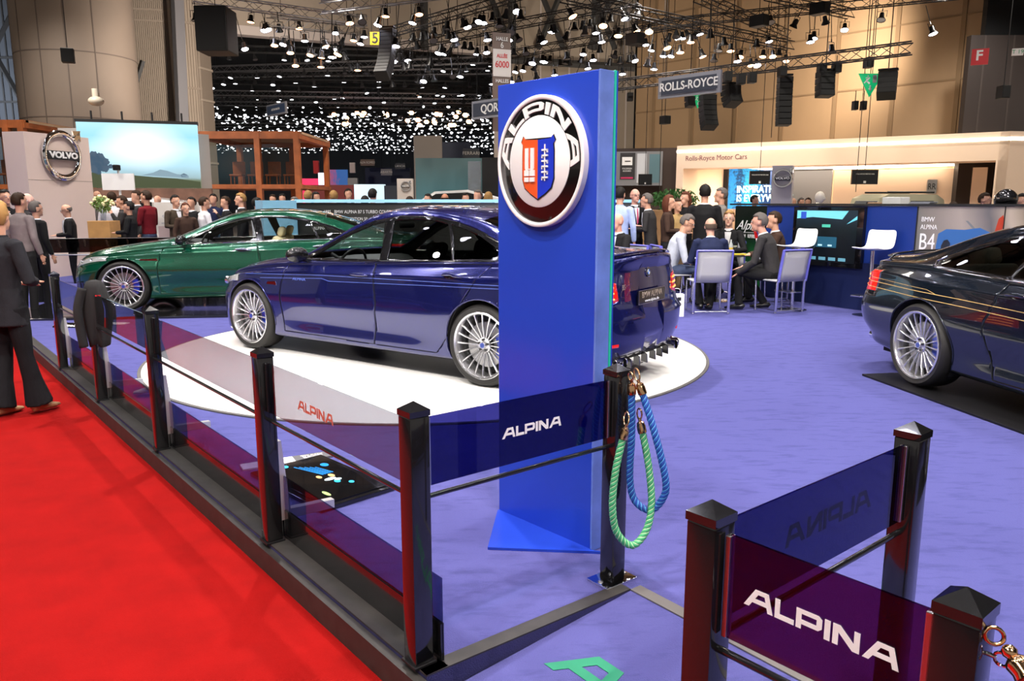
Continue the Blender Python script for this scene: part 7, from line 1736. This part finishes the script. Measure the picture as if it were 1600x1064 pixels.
onehand = lambda: {1: ((.25, -.02, 1.14), (.08, -.27, 1.18)), -1: ((.245, .02, 1.14), (.24, -.05, .90))}
chin = lambda: {1: ((.24, -.06, 1.16), (.05, -.20, 1.42)), -1: ((.24, -.03, 1.14), (.0, -.22, 1.12))}
# --- standing visitors on the stage, right of the sign
P5 = [
 (969, 294, 12.4, S, 150, (.36, .45, .72), DGR, 'short', HD, 'man in a pale blue shirt at the right edge of the tall blue sign', dict(arms=onehand())),
 (992, 296, 13.4, S, 20, BLK, BLK, 'bald', HG, 'balding man with glasses and a pink tie among the standing guests', dict(suit=True, tie=(.6, .08, .18), glasses=True, arms=front(), skin=(.66, .34, .26))),
 (1019, 303, 12.9, S, -115, DGR, DGR, 'short', HG, 'man in a dark grey suit leaning in profile by the pink tie man', dict(suit=True, lean=.12, arms=onehand())),
 (1045, 306, 12.6, S, 75, BRN, BLK, 'long', HR, 'woman with long auburn hair and a brown jacket facing right', dict(fem=True, arms=front())),
 (1058, 312, 13.2, S, 30, (.42, .28, .12), (.30, .2, .1), 'long', HB, 'woman in a gold beige coat behind the auburn haired woman', dict(fem=True, arms=front(), long_top=.15)),
 (1072, 301, 13.6, S, -60, BLK, BLK, 'long', HR, 'woman with brown hair holding a white sheet left of the tall man in black', dict(fem=True, arms=front())),
 (1102, 290, 11.9, S, 172, BLK, BLK, 'short', HD, 'tall man in a black suit standing with his back to the camera', dict(suit=True, arms=front())),
 (1128, 295, 12.9, S, -100, (.19, .175, .16), DGR, 'short', HG, 'grey haired man in a grey sweater facing left beside the green poster', dict(arms=onehand())),
]
for px, pt, Y, gz, rz, top, bot, hair, hcol, lab, kw in P5:
    P, h = at_head(px, pt, Y, gz); person(P, h, R(rz), 'stand', top, bot, hair, hcol, lab, .013, **kw)
# --- seated visitors
def seat_at(px, py, ptop, label, rz, top, bot, hair, hcol, dy=0, **kw):
    P = at(px, py, S); P.y += dy; z = dp(px, ptop, P.y).z; return person(P, kw.pop('hh', z-S), R(rz), 'sit', top, bot, hair, hcol, label, .010, suit=kw.pop('suit', True), **kw)
tb = {s: ((.26, -.14, 1.17), (.10, -.38, 1.18)) for s in (-1, 1)}
seat_at(1108, 486, 354, 'bald man in a navy jacket seated with his back to the camera', 178, NAVY, BLK, 'bald', (.10, .07, .05), lean=.22, arms=tb, skin=(.55, .30, .22), hh=1.30,
        legs={1: ((.14, -.36, .49), (.10, -.14, .09)), -1: ((-.14, -.36, .49), (-.02, -.10, .09))})
seat_at(1205, 485, 348, 'man in a dark grey suit leaning forward on the right mesh chair', -118, DGR, BLK, 'short', HG, lean=.30, arms={1: ((.26, -.16, 1.14), (.18, -.42, 1.05)), -1: ((.26, -.14, 1.14), (.12, -.40, 1.12))}, skin=(.58, .30, .22), hh=1.38,
        legs={1: ((.14, -.44, .50), (.16, -.40, .09)), -1: ((-.12, -.42, .50), (-.14, -.12, .09))})
seat_at(1212, 473, 346, 'man in a brown jacket seated behind the man in the dark grey suit', -100, BRN, BLK, 'short', HB, lean=.12, arms=tb, hh=1.36)
seat_at(1042, 474, 344, 'seated man in pale shirt and jeans looking down beside the car boot', 78, (.46, .49, .56), JEAN, 'short', HG, lean=.34, arms={s: ((.22, -.18, 1.14), (.06, -.40, 1.20)) for s in (-1, 1)}, suit=False, glasses=True, headtilt=.35, hh=1.36)
seat_at(1134, 462, 341, 'blonde woman in a black blazer seated facing the camera', -22, BLK, BLK, 'short', HBL, lean=.05, arms=tb, fem=True, collar=(.75, .75, .75), skin=(.66, .38, .27), hh=1.36)
P, h = at_head(973, 334, 11.6, S); person(P, 1.34, R(-60), 'sit', BLK, BLK, 'none', HG, 'bald man in a black jacket with a green badge seated behind the car boot', .010, suit=True, lean=.12, arms=tb, skin=(.66, .32, .23), collar=(.6, .68, .8))
b = MB(); b.lathe([(.001, 0), (.17, 0), (.17, .012), (.001, .012)], 8); 
o = MB(); P = dp(1184, 373, 11.2); o.lathe([(.001, -.02), (.14, -.02), (.15, 0), (.14, .02), (.001, .02)], 28, Matrix.Translation(P) @ Matrix.Rotation(R(70), 4, 'Y') @ Matrix.Rotation(R(20), 4, 'X')); b.bm.free()
o.box(P.x-.02, P.x+.02, P.y-.02, P.y+.02, TZ, P.z-.1); o = o.build('red_display_disc', mat('red_gloss', (.5, .01, .012), .15, coat=1), smooth=40); tag(o, 'red glossy disc with a white rim beside the seated man in dark grey', 'disc')
# --- people at the far left and behind the walls
P6 = [
 (28, 303, 10.9, 0, 160, (.20, .17, .17), BLK, 'short', HB, 'man in a grey shirt just behind the woman in the dark suit', {}),
 (54, 316, 11.8, 0, 150, BLK, BLK, 'short', HG, 'man in a black jacket standing against the VOLVO panel edge', dict(suit=True)),
 (41, 303, 13.0, 0, 150, DGR, DGR, 'none', HG, 'bald man behind the man in the black jacket at left', dict(skin=(.7, .42, .33))),
 (6, 298, 13.5, 0, 60, BLK, BLK, 'short', HD, 'dark haired man at the extreme left edge', {}),
 (107, 320, 14.7, 0, -62, BLK, BLK, 'bald', HG, 'man in a black suit with glasses looking down in front of the VOLVO panel', dict(suit=True, glasses=True, headtilt=.3, tie=(.3, .3, .35), arms=front(), lean=.05)),
 (151, 299, 17.5, 0, 10, GREY, DGR, 'none', HG, 'bald man behind the vase of flowers', {}),
 (174, 301, 16.3, 0, -150, WHT, BLK, 'short', HB, 'man in a white shirt standing behind the flowers', dict(arms=front())),
 (190, 307, 15.7, 0, -70, DGR, BLK, 'short', HB, 'man with a hand at his mouth left of the burgundy shirt', dict(arms=chin())),
 (201, 316, 14.9, 0, -80, BLK, BLK, 'short', HD, 'short person in a black coat facing left near the flowers', dict(arms=front())),
 (213, 299, 16.6, 0, -50, DGR, DGR, 'short', HB, 'man in a dark suit directly left of the burgundy shirt', dict(suit=True)),
 (228, 299, 15.5, 0, -100, (.14, .008, .014), JEAN, 'short', HB, 'man in a burgundy shirt and grey jeans facing left', dict(arms=front())),
 (273, 306, 15.8, 0, 60, OLV, OLV, 'short', HD, 'man in a brown suit facing right in front of the white counter', dict(suit=True, arms=front())),
 (289, 318, 15.2, 0, 40, BRN, BLK, 'short', HR, 'short person with reddish hair beside the brown suit', dict(fem=True)),
 (299, 309, 16.4, 0, -20, BLK, BLK, 'short', HD, 'man in a black suit left of the white shirt at the green car', dict(suit=True)),
 (318, 309, 15.4, 0, 130, WHT, BLK, 'short', HB, 'man in a white shirt seen from behind above the green car bonnet', dict(arms=front())),
 (333, 304, 18.0, 0, 0, NAVY, BLK, 'short', HD, 'person in dark navy behind the white shirt', {}),
 (352, 308, 16.4, 0, -60, BLK, BLK, 'short', HB, 'man in a black suit gesturing above the green car roof', dict(suit=True, arms=chin())),
 (376, 303, 15.8, 0, -70, BLK, BLK, 'short', HBL, 'fair haired man in a black suit above the green car roof', dict(suit=True)),
 (401, 310, 15.6, 0, 120, WHT, BLK, 'short', HD, 'person in a white shirt left of the pale blue counter', {}),
 (460, 309, 14.35, S, -10, DGR, DGR, 'short', HG, 'grey haired man standing between the pale blue counter and the dark wall', dict(suit=True)),
 (246, 306, 19.0, 0, -10, GREY, DGR, 'none', HG, 'person in a pale top by the low brown wall', {}), (441, 304, 18.6, 0, 10, (.3, .4, .55), DGR, 'short', HD, 'person in a blue shirt behind the pale blue counter', {}),
 (426, 305, 19.6, 0, 0, DGR, DGR, 'short', HB, 'person in grey far behind the pale blue counter', {}),
 (481, 299, 17.4, 0, 170, BLK, BLK, 'short', HBL, 'fair haired man just over the left end of the dark wall', {}), (493, 301, 18.2, 0, 60, BLK, BLK, 'long', HD, 'dark haired woman over the dark wall', dict(fem=True)),
 (521, 299, 17.6, 0, -150, GREY, DGR, 'short', HBL, 'grey blond man over the dark wall', {}), (544, 296, 19.0, 0, 20, BLK, BLK, 'short', HD, 'man in a black suit before the grey upright panel', dict(suit=True)),
 (570, 307, 16.6, 0, 180, BLK, BLK, 'short', HD, 'dark haired person low behind the dark wall', {}), (582, 296, 16.4, 0, 170, BLK, BLK, 'short', HD, 'broad man in black standing highest over the dark wall', dict(suit=True)),
 (640, 308, 17.2, 0, 180, DGR, DGR, 'short', HB, 'person whose brown hair shows below the small ring emblem', {}), (669, 304, 18.0, 0, -40, WHT, DGR, 'short', HD, 'person in a dark cap before the white car', {}),
 (695, 303, 16.4, 0, 180, BRN, BLK, 'bald', HB, 'tanned balding man before the white car', dict(skin=(.42, .17, .09))), (727, 303, 18.0, 0, 30, GREY, DGR, 'short', HD, 'person left of the grey haired pair by the sign', {}),
 (747, 298, 17.0, 0, -40, (.22, .26, .36), DGR, 'short', HG, 'grey haired man left of the tall blue sign', {}), (763, 301, 17.4, 0, 160, BRN, BLK, 'long', HBL, 'blonde woman at the left edge of the tall blue sign', dict(fem=True)),
 (1179, 306, 19.5, 0, 60, BLK, BLK, 'short', HD, 'dark haired person above the green poster', {}), (1240, 310, 22, 0, 0, WHT, DGR, 'none', HG, 'distant pale haired person left of the mannequin', {}),
 (1252, 310, 22.5, 0, 30, GREY, DGR, 'short', HG, 'distant grey haired person beside the mannequin', {}), (1263, 310, 21, 0, -30, DGR, DGR, 'short', HB, 'distant person directly left of the mannequin head', {}),
 (1539, 303, 14.2, 0, 40, WHT, DGR, 'short', HB, 'brown haired person in white over the convertible poster', {}), (1598, 304, 13.2, 0, 0, BLK, BLK, 'short', HD, 'dark haired person at the extreme right edge', {}),
 (1490, 317, 13.6, 0, 170, DGR, DGR, 'short', HB, 'person whose brown hair just tops the wall left of the helmet', {}),
]
for px, pt, Y, gz, rz, top, bot, hair, hcol, lab, kw in P6:
    P, h = at_head(px, pt, Y, gz); person(P, h, R(rz), 'stand', top, bot, hair, hcol, lab, .016 if Y < 16 else .020, detail=(Y < 16), **kw)
# --- woman in the foreground
wp = at(44, 648, 0); wz = dp(30, 312, wp.y).z
SU = (.018, .018, .022)
wm = person((wp.x-.07, wp.y, 0), wz-.02, R(165), 'stand', SU, (.010, .010, .012), 'bun', (.36, .20, .07), 'woman in a dark suit with pinned up blonde hair walking on the red carpet', .009, suit=True, fem=True, turn=.2, lean=.0, long_top=.10, flare=.055,
     arms={1: ((.24, -.04, 1.13), (.10, -.24, 1.08)), -1: ((.255, .0, 1.13), (.08, -.22, 1.10))}, legs={1: ((.10, -.02, .50), (.10, .06, .09)), -1: ((-.10, -.03, .50), (-.12, -.10, .10))}, shoes=mat('tan_shoe', (.35, .2, .1), .5), collar=SU)
b = MB(); b.tube([Vector((0, 0, .76)), Vector((0, .0, .705))], [(.150, .11), (.160, .12)], 24, up=(0, 1, 0)); b.build('blouse_hem', cloth((.75, .50, .46)), wm, 60)
t = empty('shoulder_bag', (wp.x-.34, wp.y-.10, 0), R(165), 'black shoulder bag hanging at the left hip of the woman in the dark suit', 'bag')
b = MB(); b.bbox((0, 0, .86), (.14, .34, .30), .04, seg=3); b.build('bag_body', M_matte, t, 60)
b = MB(); b.tube(catmull([(0, .12, 1.0), (-.06, .10, 1.25), (-.16, .03, 1.47), (-.18, -.06, 1.3), (-.06, -.12, 1.0)], 6), (.012, .004), 6); b.build('strap', M_matte, t, 60)
